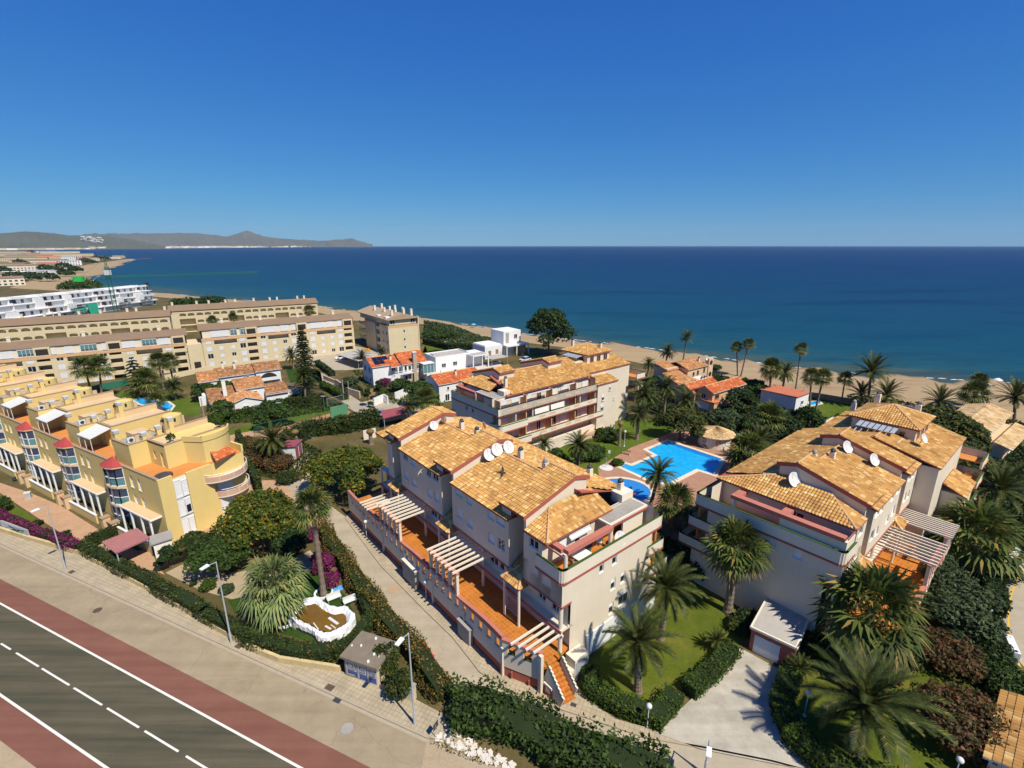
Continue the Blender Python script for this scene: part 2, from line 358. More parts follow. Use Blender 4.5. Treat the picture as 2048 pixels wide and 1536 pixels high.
def sandmat():
    m,t,b=newmat('beach_sand',.95,.1); co=t.N('ShaderNodeTexCoord').outputs['Object']
    mp=t.N('ShaderNodeMapping');mp.inputs['Rotation'].default_value=(0,0,math.radians(34));mp.inputs['Scale'].default_value=(.12,1,1);t.link(co,mp.inputs[0])
    col=ramp(t,noise(t,mp.outputs[0],.18,8,.72),[(.3,(.23,.155,.085)),(.42,(.335,.24,.135)),(.7,(.40,.295,.17))])
    wk=ramp(t,noise(t,mp.outputs[0],.32,9,.85),[(.60,(1,1,1)),(.67,(.42,.36,.30))]); col=mix(t,1.,col,wk,'MULTIPLY')
    k=ramp(t,noise(t,co,3.,4,.8),[(.3,(.86,)*3),(.7,(1.08,)*3)]); col=mix(t,1.,col,k,'MULTIPLY')
    # wet band at the waterline, from height
    sx=t.N('ShaderNodeSeparateXYZ');t.link(co,sx.inputs[0]); w=ramp(t,t.N('ShaderNodeMath',operation='ADD').outputs[0],[(0,(1,1,1)),(1,(1,1,1))])
    n=t.N('ShaderNodeMapRange',i_From_Min=-1.05,i_From_Max=-.55);t.link(sx.outputs[2],n.inputs[0])
    col=mix(t,n.outputs[0],(.20,.125,.075),col); t.link(col,b.inputs['Base Color'])
    q=t.N('ShaderNodeBump');q.inputs['Strength'].default_value=.6;q.inputs['Distance'].default_value=.15;t.link(noise(t,co,1.2,5),q.inputs['Height']);t.link(q.outputs[0],b.inputs['Normal'])
    return m
M['sand']=sandmat()
inner=[(420,-110),(112,100.7),(106.9,105.5),(98,110.1),(85.9,118.6),(75.5,125.2),(67.4,133.5),(56.9,143.4),(40,162),(20.3,184.6),(-13.8,209.2),(-43.2,242.4),(-84.8,255.8),(-111.6,285.2),(-290,388),(-461,457),(-536,556),(-692,778),(-877,1048),(-1075,1420)]
outer=[(450,-60),(148.7,137),(131.1,141.4),(111.9,146),(94.2,155.5),(81.8,164),(68.4,174.2),(50.4,189.5),(26.8,205.2),(5.9,219.7),(-18.4,242.4),(-47.7,268.1),(-98.8,299.6),(-126.6,324.8),(-262,398),(-403,469),(-512,615),(-643,799),(-831,1076),(-1052,1416)]
def G2(x,y): g=G(x,y,0); return (g.x,g.y)
land=inner+[G2(225,513),G2(180,508),G2(125,503.5),G2(60,500.5),G2(0,499),(-9000,3800),(-9000,-900),(420,-900)]
sheet('ground',land,M['soil'],0.)
def densify(P,n):
    out=[]
    for a,b in zip(P[:-1],P[1:]):
        for i in range(n): out.append((a[0]+(b[0]-a[0])*i/n,a[1]+(b[1]-a[1])*i/n))
    return out+[P[-1]]
I_,O_=densify(inner,6),densify(outer,6)
bb=MB(); ts=[-.12,0,.3,.6,.8,.92,1.,1.15,1.6]; zs=[-.3,.03,.02,-.1,-.35,-.7,-1.02,-1.5,-3.]
rows=[]
for i,(a,b_) in enumerate(zip(I_,O_)):
    w=1+.10*math.sin(i*.9)+.05*math.sin(i*2.3+1)
    rows.append([bb.p((a[0]+(b_[0]-a[0])*t*(w if t>.5 else 1),a[1]+(b_[1]-a[1])*t*(w if t>.5 else 1),z+(.1*math.sin(i*1.7+t*9) if 0<t<.8 else 0))) for t,z in zip(ts,zs)])
for a,b_ in zip(rows[:-1],rows[1:]):
    for k in range(len(ts)-1): bb.F.append([a[k],a[k+1],b_[k+1],b_[k]]);bb.M.append(0);bb.UV.append(None)
tag(bb.build('beach',M['sand'],smooth=True),kind='structure')
# sea: colour follows depth (distance off the shore), with weed banks
def seamat():
    m,t,b=newmat('sea_water',.4,.04); co=t.N('ShaderNodeTexCoord').outputs['Object']
    d=t.N('ShaderNodeVectorMath',operation='DOT_PRODUCT');t.link(co,d.inputs[0]);d.inputs[1].default_value=(.5645,.8255,0)
    mp=t.N('ShaderNodeMapping');mp.inputs['Rotation'].default_value=(0,0,math.radians(34.4));mp.inputs['Scale'].default_value=(.10,.6,1);t.link(co,mp.inputs[0])
    nz=noise(t,mp.outputs[0],.02,6,.62)
    a=t.N('ShaderNodeMath',operation='MULTIPLY_ADD');t.link(nz,a.inputs[0]);a.inputs[1].default_value=130;t.link(d.outputs['Value'],a.inputs[2])
    mr=t.N('ShaderNodeMapRange');mr.inputs['From Min'].default_value=196.7+58;mr.inputs['From Max'].default_value=196.7+1100;t.link(a.outputs[0],mr.inputs[0])
    pw=t.N('ShaderNodeMath',operation='POWER');t.link(mr.outputs[0],pw.inputs[0]);pw.inputs[1].default_value=.45
    col=ramp(t,pw.outputs[0],[(0,(.045,.075,.065)),(.08,(.016,.070,.085)),(.3,(.005,.053,.090)),(.6,(.003,.036,.085)),(1,(.002,.024,.080))])
    wk=ramp(t,noise(t,mp.outputs[0],.045,7,.7),[(.52,(1,1,1)),(.66,(.50,.56,.72))]); col=mix(t,1.,col,wk,'MULTIPLY')
    mp2=t.N('ShaderNodeMapping');mp2.inputs['Rotation'].default_value=(0,0,math.radians(34.4));mp2.inputs['Scale'].default_value=(.25,1.5,1);t.link(co,mp2.inputs[0])
    rp=ramp(t,noise(t,mp2.outputs[0],.35,4,.7),[(.3,(.80,.82,.84)),(.7,(1.2,1.18,1.15))]); col=mix(t,1.,col,rp,'MULTIPLY')
    t.link(col,b.inputs['Base Color'])
    q=t.N('ShaderNodeBump');q.inputs['Strength'].default_value=.45;q.inputs['Distance'].default_value=.5;t.link(noise(t,mp2.outputs[0],.5,4,.6),q.inputs['Height']);t.link(q.outputs[0],b.inputs['Normal'])
    return m
M['sea']=seamat()
R0=11800.; sp=[(R0*math.sin(math.radians(a)),R0*math.cos(math.radians(a)),-1.) for a in range(-80,112,3)]
b=MB(); b.face([(-200,-20,-1.)]+sp+[(200,-400,-1.)]); tag(b.build('sea',M['sea']),kind='structure')
# surf: thin broken foam lines where the swell reaches the sand
fo=MB(); rnd=random.Random(3)
def along(P,t):
    n=len(P)-1; i=min(int(t*n),n-1); f=t*n-i; a,b=P[i],P[i+1]; return Vector((a[0]+(b[0]-a[0])*f,a[1]+(b[1]-a[1])*f,0))
t_=.05
while t_<.98:
    ln=rnd.uniform(.002,.009); 
    if rnd.random()<.75:
        k=6; off=rnd.uniform(-.2,.9)
        for j in range(k):
            t0,t1=t_+ln*j/k,t_+ln*(j+1)/k
            w0,w1=[.25+.65*math.sin(math.pi*u/k)*rnd.uniform(.5,1) for u in (j,j+1)]
            p0,p1=along(O_,t0),along(O_,t1); nn=Vector((.5645,.8255,0))
            fo.face([(*(p0+nn*(off))[:2],-.985),(*(p1+nn*(off))[:2],-.985),(*(p1+nn*(off+w1))[:2],-.985),(*(p0+nn*(off+w0))[:2],-.985)])
    t_+=ln*rnd.uniform(.8,1.8)
tag(fo.build('surf_foam',mat('sea_foam',(.75,.78,.78),.8,.2,2.)),kind='stuff')
# dunes behind the beach
psheet('dune_ground',[(848,640),(905,650),(962,672),(1010,682),(1060,694),(1060,708),(1010,702),(960,705),(900,700),(846,690)],M['dune'],.045)
sheet('dune_edge',[G2(1690,792),G2(1800,800),G2(1960,822),G2(2100,850),G2(2100,872),G2(1950,840),G2(1850,826),G2(1700,808)],M['sand'],.04)
# ---------- main road ----------
RD=Vector((-.9164,.4003,0)); RN=Vector((.4003,.9164,0))
def rp(r,n,z=0.): q=RD*r+RN*n; return (q.x,q.y,z)
def band(name,n0,n1,m,z,r0=-40,r1=160):
    o=sheet(name,[rp(r0,n0),rp(r1,n0),rp(r1,n1),rp(r0,n1)],m,z); return o
ang=-math.atan2(RD.y,RD.x)
M['asph']=roadmat('asphalt',(.062,.060,.036),(.128,.107,.066),.12,.12,ang)
M['cyc']=roadmat('red_cycle_lane',(.18,.074,.050),(.225,.10,.068),.10,.12,ang)
M['conc']=roadmat('concrete_parking_lane',(.30,.24,.150),(.36,.29,.185),.08,.22,ang,.3)
M['walk']=paver('pavement_tiles',(.43,.36,.245),(.385,.32,.215),(.27,.22,.145),.4,.4,0,.02,ang,'Object',.2)
M['street']=roadmat('concrete_street',(.37,.315,.225),(.43,.365,.265),.06,.2,.9,.22)
M['drive']=roadmat('grey_driveway',(.40,.365,.29),(.50,.455,.365),.12,.3,.4,.12)
M['line']=mat('road_paint',(.70,.68,.60),.7,.12,3.)
M['kerb']=mat('kerb_stone',(.37,.31,.22),.9,.15,1.5)
band('road',13.0,19.0,M['asph'],.012); band('cycle_lane',10.95,13.05,M['cyc'],.008); band('cycle_lane',18.95,21.05,M['cyc'],.008)
band('parking_lane',21.0,25.2,M['conc'],.004); band('verge',2.,11.,M['dirt'],.004)
band('road_edge_line',12.98,13.16,M['line'],.017); band('road_edge_line',18.84,19.02,M['line'],.017)
for a,b_ in (((0,1287),(20,1299)),((30,1306),(76,1333)),((82,1337),(138,1370)),((146,1376),(203,1410)),((213,1416),(277,1455)),((288,1462),(357,1502)),((372,1511),(450,1560))):
    r0,r1=[G(*q).dot(RD) for q in (a,b_)]; band('centre_dash',15.98,16.13,M['line'],.017,r1,r0)
    
kerb=[(-260,965),(-120,1035),(0,1096),(100,1150),(250,1230),(375,1310),(462,1350),(580,1376),(667,1402),(800,1456),(852,1482)]
kerb=[G2(x,y) for x,y in kerb]
kerb=[(*rp(Vector((x,y,0)).dot(RD),24.72)[:2],) for x,y in kerb]
wallb=[(-260,930),(-120,1002),(0,1062),(57,1080),(162,1110),(290,1178),(400,1240),(500,1300),(560,1325),(680,1344)]
wallw=[G2(x,y) for x,y in wallb]
thick('pavement',kerb+[G2(930,1490),G2(905,1440),G2(820,1395),G2(780,1375)]+wallw[::-1],M['walk'],-.3,.13)
kb=MB()
for a,b_ in zip(kerb[:-1],kerb[1:]): kb.bar((a[0],a[1],.05),(b_[0],b_[1],.05),.16,.19)
tag(kb.build('kerb',M['kerb']),kind='structure')
band('gutter',24.35,24.64,M['kerb'],.03,-4,160)
psheet('gravel_verge',[(852,1485),(930,1490),(1000,1515),(1040,1545),(1000,1600),(900,1600),(840,1545)],M['dirt'],.02)
# ---------- side street, its pavement and driveway ----------
street=[(560,930),(620,900),(640,930),(625,985),(700,1040),(760,1130),(850,1222),(905,1275),(960,1345),(1010,1378),(1100,1412),(1290,1476),(1400,1496),(1540,1524),(1700,1570),(1700,1640),(1300,1640),(1300,1545),(1130,1470),(1000,1425),(915,1405),(850,1325),(780,1245),(700,1150),(640,1085),(590,1010),(560,960)]
psheet('street',street,M['street'],.012)
side=[(690,1036),(760,1130),(850,1222),(905,1275),(960,1345),(1010,1378),(1100,1412),(1290,1476),(1400,1496),(1540,1524),(1620,1545)]
inn=[(1640,1530),(1540,1505),(1400,1470),(1310,1462),(1230,1440),(1175,1400),(1150,1370),(1110,1385),(1010,1340),(900,1235),(775,1103),(705,1020)]
thick('pavement',[G2(x,y) for x,y in side+inn],M['walk'],-.3,.12)
kb=MB(); sw=[G(x,y) for x,y in side]
for a,b_ in zip(sw[:-1],sw[1:]): kb.bar((a.x,a.y,.05),(b_.x,b_.y,.05),.15,.17)
tag(kb.build('kerb',M['kerb']),kind='structure')
psheet('driveway',[(1400,1498),(1312,1466),(1345,1432),(1390,1390),(1440,1330),(1480,1296),(1560,1340),(1545,1400),(1560,1460),(1610,1520),(1660,1545),(1560,1530)],M['drive'],.135)
psheet('side_road',[(2120,1060),(2048,1110),(2010,1165),(1998,1225),(2010,1290),(2060,1350),(2150,1400)],M['street'],.016)
yl=[(2048,1140),(2030,1166),(2020,1195),(2016,1225),(2016,1260),(2022,1300),(2040,1335)]
yb=MB(); 
for a,b_ in zip(yl[:-1],yl[1:]):
    p,q=G(*a,.022),G(*b_,.022); yb.bar(p,q,.16,.002)
tag(yb.build('yellow_kerb_line',mat('yellow_road_paint',(.62,.40,.05),.7,.15,3.)),kind='structure')
# ---------- gardens ----------
psheet('lawn',[(1180,1330),(1210,1260),(1290,1190),(1400,1150),(1480,1190),(1520,1215),(1490,1280),(1400,1345),(1330,1395),(1240,1420),(1185,1385)],M['lawn'],.02)
psheet('lawn',[(1560,1400),(1640,1290),(1780,1250),(1900,1260),(1990,1330),(2010,1420),(2080,1600),(1700,1600),(1600,1500)],M['lawn'],.02)
psheet('lawn',[(1090,905),(1150,880),(1230,840),(1330,835),(1420,850),(1480,880),(1420,930),(1290,900),(1250,950),(1200,960),(1240,1010),(1390,1110),(1300,1110),(1180,1010)],M['lawn2'],.02)
psheet('turf',[(455,1200),(560,1175),(630,1130),(690,1190),(720,1250),(700,1300),(640,1290),(560,1265),(470,1225)],M['turf'],.02)
psheet('gravel',[(330,1145),(390,1115),(450,1150),(560,1125),(620,1100),(640,1128),(560,1175),(470,1200),(400,1180)],M['dirt'],.016)
psheet('lawn',[(-80,960),(0,990),(60,1030),(130,1085),(190,1100),(150,1110),(60,1060),(0,1040),(-80,1000)],M['lawn2'],.02)
M['terrpath']=paver('terracotta_paving',(.50,.30,.17),(.44,.26,.15),(.38,.27,.18),.3,.3,0,.02,.5,'Object',.15)
psheet('forecourt',[(-80,925),(0,965),(60,985),(120,1010),(215,1070),(300,1115),(330,1150),(240,1110),(160,1090),(90,1045),(0,985),(-80,955)],M['terrpath'],.022)
psheet('forecourt',[(255,1105),(300,1095),(318,1140),(280,1140)],M['terrpath'],.026)
psheet('courtyard',[(340,1095),(430,1040),(470,960),(560,960),(590,990),(560,1030),(470,1060),(420,1090)],M['terrpath'],.022)
psheet('lawn',[(430,880),(560,850),(640,830),(700,820),(690,812),(620,822),(500,848),(420,870)],M['lawn2'],.02)
psheet('lawn',[(440,890),(480,880),(520,960),(500,985),(470,930)],M['lawn2'],.02)
psheet('garden_path',[(420,878),(500,862),(560,855),(700,838),(700,845),(560,868),(440,888)],M['terrpath'],.026)
psheet('lawn',[(225,785),(290,775),(350,790),(400,800),(400,830),(340,830),(260,810)],M['lawn2'],.02)
psheet('lawn',[(570,735),(640,738),(645,765),(580,765)],M['turf'],.024)
psheet('lawn',[(790,745),(850,752),(870,745),(850,690),(890,690),(940,690),(960,700),(870,700),(845,705)],M['lawn2'],.024)
psheet('lawn',[(1045,712),(1080,705),(1095,712),(1085,725),(1050,722)],M['turf'],.024)
psheet('lawn',[(1600,800),(1640,793),(1700,812),(1690,850),(1640,870),(1600,850)],M['lawn2'],.02)
M['court']=mat('green_tennis_court',(.13,.20,.11),.9,.12,.5); M['clay']=mat('clay_court_surround',(.40,.21,.11),.9,.12,.5)
psheet('tennis_court_surround',[(505,872),(560,855),(690,818),(712,830),(640,858),(540,885)],M['clay'],.03)
psheet('tennis_court',[(540,877),(600,866),(690,838),(720,842),(640,872),(570,890)],M['court'],.034)
M['carpark']=roadmat('pale_concrete_yard',(.38,.325,.235),(.44,.385,.29),.05,.18,.3,.1)
psheet('car_park',[(612,722),(640,705),(700,690),(780,705),(770,722),(725,738),(690,740),(650,740)],M['carpark'],.02)
psheet('lane',[(600,722),(625,735),(660,755),(700,790),(740,815),(720,822),(690,808),(650,775),(610,740)],M['street'],.024)
psheet('villa_yard',[(740,820),(800,790),(860,800),(850,830),(780,832)],M['street'],.02)
psheet('villa_yard',[(690,812),(760,795),(790,800),(740,840)],M['street'],.022)
psheet('villa_terrace',[(820,745),(900,738),(960,730),(1000,722),(1005,735),(940,750),(880,770)],mat('pale_terrace',(.55,.50,.44),.9,.12,.5),.026)
psheet('garden_path',[(1380,850),(1450,868),(1540,905),(1600,930),(1590,940),(1520,912),(1440,880),(1385,862)],M['street'],.02)
# pool terrace
M['deck']=paver('terracotta_pool_paving',(.42,.22,.14),(.36,.185,.115),(.34,.22,.15),.5,.25,.5,.02,.65,'Object',.15)
psheet('pool_terrace',[(1195,935),(1262,895),(1330,870),(1385,845),(1455,880),(1500,905),(1480,925),(1470,945),(1440,975),(1400,1010),(1330,1015),(1240,1010),(1200,965)],M['deck'],.035)
M['ridge']=mat('ridge_tiles',(.60,.36,.18),.85,.18,3.)
def tile_arrays(P,pitch=.30,row=.42,h=.075,lift=.045):
    P=[Vector(p) for p in P]; U=(P[1]-P[0]).normalized(); N=U.cross(P[2]-P[0]).normalized()
    if N.z<0: N=-N
    Vv=N.cross(U)
    if Vv.z<0: Vv=-Vv
    q=[((p-P[0]).dot(U),(p-P[0]).dot(Vv)) for p in P]
    u0,u1=min(a for a,_ in q),max(a for a,_ in q); v0,v1=min(b for _,b in q),max(b for _,b in q)
    nc=max(2,int(round((u1-u0)/pitch))); pu=(u1-u0)/nc; nr=max(1,int(round((v1-v0)/row))); pr=(v1-v0)/nr
    us=[];hs=[]
    for i in range(nc):
        for f,hh in ((0,0.),(.22,.75),(.42,1.),(.62,.75),(.84,0.)): us.append(u0+(i+f)*pu);hs.append(hh*h)
    us.append(u1);hs.append(0.)
    us=np.array(us);hs=np.array(hs); vs=[];ls=[]
    for j in range(nr): vs+= [v0+j*pr,v0+(j+1)*pr-.002];ls+=[lift,0.]
    vs=np.array(vs);ls=np.array(ls)
    uu,vv=np.meshgrid(us,vs); hh=hs[None,:]+ls[:,None]
    U_,V_,N_=np.array(U),np.array(Vv),np.array(N)
    X=np.array(P[0])+uu[...,None]*U_+vv[...,None]*V_+hh[...,None]*N_
    n=len(us); X=X.reshape(-1,3)
    jj,ii=np.meshgrid(np.arange(len(vs)-1),np.arange(n-1),indexing='ij'); a=(jj*n+ii).ravel()
    F=np.stack([a,a+1,a+n+1,a+n],1)
    # cell uv per face (constant per tile)
    cu=(uu[:-1,:-1]-u0)/pu+.02; cv=(vv[:-1,:-1]-v0)/pr+.02
    uvc=np.stack([np.floor(cu+1e-6)+.5,np.floor(cv+1e-6)+.5],-1).reshape(-1,2)
    me=bpy.data.meshes.new('tmp'); me.from_pydata(X.tolist(),[],F.tolist())
    bm=bmesh.new(); bm.from_mesh(me); bpy.data.meshes.remove(me)
    L=bm.loops.layers.uv.new('UVMap'); bm.faces.ensure_lookup_table()
    for f,u in zip(bm.faces,uvc):
        for l in f.loops: l[L].uv=u
    C=sum(P,Vector())/len(P)
    for i in range(len(P)):
        a,b=P[i],P[(i+1)%len(P)]; e=(b-a).normalized(); o=e.cross(N).normalized()
        if (C-a).dot(o)>0: o=-o
        if abs(e.dot(U))>.9999 or abs(e.dot(Vv))>.9999: continue
        bmesh.ops.bisect_plane(bm,geom=bm.verts[:]+bm.edges[:]+bm.faces[:],plane_co=a,plane_no=o,clear_outer=True)
    bm.faces.ensure_lookup_table(); bm.verts.index_update()
    V=[tuple(v.co) for v in bm.verts]; Fa=[[v.index for v in f.verts] for f in bm.faces]; uv=[[tuple(l[L].uv) for l in f.loops] for f in bm.faces]
    bm.free(); return V,Fa,uv
def roof(parent,polys,T=None,name='roof',m=None,fascia=None,th=.16,pitch=.30,row=.42,caps=(),h=.075):
    """tiled roof planes with a boarded underside; polys start with the eave edge"""
    b=MB()
    for P in polys:
        P=[Vector(T(p)) if T else Vector(p) for p in P]
        V,F,uv=tile_arrays(P,pitch,row,h); k=len(b.V); b.V+=V
        for f,u in zip(F,uv): b.F.append([i+k for i in f]);b.M.append(0);b.UV.append(u)
        lo=[p-Vector((0,0,th)) for p in P]; n=len(P)
        b.face(lo[::-1],1)
        for i in range(n): b.face([lo[i],lo[(i+1)%n],P[(i+1)%n]+Vector((0,0,.01)),P[i]+Vector((0,0,.01))],1)
    for a,c in caps:
        a=Vector(T(a)) if T else Vector(a); c=Vector(T(c)) if T else Vector(c)
        n=max(1,int((c-a).length/.4))
        for i in range(n):
            p=a.lerp(c,i/n);q=a.lerp(c,(i+1.08)/n); b.tube(p+Vector((0,0,.04)),q+Vector((0,0,.04)),.13,.10,8,2)
    return b.build(name,[m or M['tileA'],fascia or M['red'],M['ridge']],parent)
def window(parent,T,o,u,n,r,kind='glass',name='window',d=.16,fm=None,sill=True,gm=None):
    """r=(u0,u1,z0,z1) inside a recess of depth d"""
    o=Vector(o);u=Vector(u);n=Vector(n);up=Vector((0,0,1)); a0,a1,z0,z1=r[:4]
    q=lambda a,z,b=0.: o+u*a+up*z-n*b
    b=MB(T); fm=fm or M['frame']
    def slab(a,c,z,w,f,bk,m=0):
        P=[q(a,z,f),q(c,z,f),q(c,w,f),q(a,w,f)];Q=[q(a,z,bk),q(c,z,bk),q(c,w,bk),q(a,w,bk)]
        b.face(P,m)
        for i in range(4): b.face([P[i],Q[i],Q[(i+1)%4],P[(i+1)%4]],m)
    t=.07; f=d-.09
    for s in ((a0,a0+t,z0,z1),(a1-t,a1,z0,z1),(a0+t,a1-t,z0,z0+t),(a0+t,a1-t,z1-t,z1)): slab(*s,f,d-.002)
    if kind in('glass','half') and a1-a0>.9: slab((a0+a1)/2-.035,(a0+a1)/2+.035,z0+t,z1-t,f,d-.002)
    if sill: slab(a0-.06,a1+.06,z0-.07,z0-.002,-.05,.02)
    w=b.build(name,[fm],parent)
    zz=z1-t
    if kind in('shut','half'):
        zs=z0+t if kind=='shut' else z0+(z1-z0)*.55
        b=MB(T); k=max(2,int((zz-zs)/.11))
        for i in range(k):
            za=zs+(zz-zs)*i/k; zb=zs+(zz-zs)*(i+1)/k-.012
            b.face([q(a0+t,za,d-.045),q(a1-t,za,d-.045),q(a1-t,zb,d-.06),q(a0+t,zb,d-.06)]); b.face([q(a0+t,zb,d-.06),q(a1-t,zb,d-.06),q(a1-t,zb+.012,d-.045),q(a0+t,zb+.012,d-.045)])
        b.build('shutter',[fm],w); zz=zs
    if kind!='shut':
        b=MB(T); b.face([q(a0+t,z0+t,d-.04),q(a1-t,z0+t,d-.04),q(a1-t,zz,d-.04),q(a0+t,zz,d-.04)]); b.build('pane',[gm or M['glass']],w)
    return w
def facade(parent,b,T,o,u,n,W,H,wins=(),m=0,d=.16,**k):
    b.wall(o,u,n,W,H,[w[:4] for w in wins],d,m)
    for w in wins: window(parent,T,o,u,n,w[:4],w[4] if len(w)>4 else 'glass',d=d,**k)
def wx(l,kind):  return [(*a,kind) for a in l]
def parapet(parent,pts,z0,z1,T=None,th=.22,m=None,band=.22,cap=True,name='parapet',r=.0):
    """solid balcony parapet along a polyline with a red band under it and a green coping"""
    b=MB(T); o=MB(T)
    for (x0,y0),(x1,y1) in zip(pts[:-1],pts[1:]):
        L=math.hypot(x1-x0,y1-y0); ex,ey=(x1-x0)/L*th/2,(y1-y0)/L*th/2
        b.bar((x0-ex,y0-ey,(z0+band+z1)/2),(x1+ex,y1+ey,(z0+band+z1)/2),th,z1-z0-band,0)
        if band: b.bar((x0-ex*1.3,y0-ey*1.3,z0+band/2),(x1+ex*1.3,y1+ey*1.3,z0+band/2),th+.08,band-.004,1)
        if cap: b.bar((x0-ex*1.1,y0-ey*1.1,z1+.025),(x1+ex*1.1,y1+ey*1.1,z1+.025),th+.03,.05,2)
    return b.build(name,[m or M['creamL'],M['red'],M['greencap']],parent)
def roundpts(P,r=.5,n=4):
    out=[P[0]]
    for a,c,e in zip(P[:-2],P[1:-1],P[2:]):
        a,c,e=Vector(a),Vector(c),Vector(e); u=(a-c).normalized();v=(e-c).normalized()
        for i in range(n+1):
            t=i/n; out.append(tuple((c+u*r)*(1-t)**2+c*2*t*(1-t)+(c+v*r)*t**2))
    return out+[P[-1]]
def chimney(parent,p,h=1.3,T=None,dome=False,s=.27):
    x,y,z=p; b=MB(T); b.box(x-s,x+s,y-s,y+s,z-.5,z+h-.35); ch=b.build('chimney',[M['creamL']],parent)
    b=MB(T)
    if dome: b.lathe([(.26,0),(.27,.2),(.24,.36),(.15,.48),(.02,.54)],(x,y,z+h-.35),12)
    else:
        for i in(-1,1):
            for j in(-1,1): b.box(x+i*.17-.04,x+i*.17+.04,y+j*.17-.04,y+j*.17+.04,z+h-.35,z+h-.14)
        b.lathe([(.30,0),(.27,.10),(.18,.22),(.02,.27)],(x,y,z+h-.14),10)
    b.build('chimney_cap',[M['concrete'] if dome else M['darkmetal']],ch); return ch
def dish_obj(name,label,loc,az,r=.75,tilt=38,group='satellite dishes on the apartment roofs',rust=False):
    """dish on a short bracket, facing compass azimuth az"""
    t=thing(name,label,'satellite dish',loc,math.radians(-az),group)
    a=math.radians(tilt); f=Vector((0,math.cos(a),math.sin(a))); u=Vector((1,0,0)); v=f.cross(u)
    b=MB(); c=Vector((0,.25,.25)); R=[]
    for k,rr in enumerate((0.,.35,.7,1.)):
        R.append([b.p(c+(u*math.cos(i*math.pi/10)+v*math.sin(i*math.pi/10))*(r*rr)+f*(.22*r*rr*rr)) for i in range(20)])
    for A,B in zip(R[:-1],R[1:]):
        for i in range(20): b.F.append([A[i],A[(i+1)%20],B[(i+1)%20],B[i]]);b.M.append(0);b.UV.append(None)
    b.build('reflector',[mat('rusty_dish',(.20,.10,.06),.8,.3,3.) if rust else M['plastic']],t,True)
    b=MB(); b.tube((0,0,-.6),c-f*.04,.04,.04,6); b.tube(c-v*r*.9+f*.15*r,c+f*r*.8,.02,.02,5); b.tube(c+f*r*.8,c+f*r*.68,.06,.06,6); b.build('bracket',[M['metal']],t)
    return t
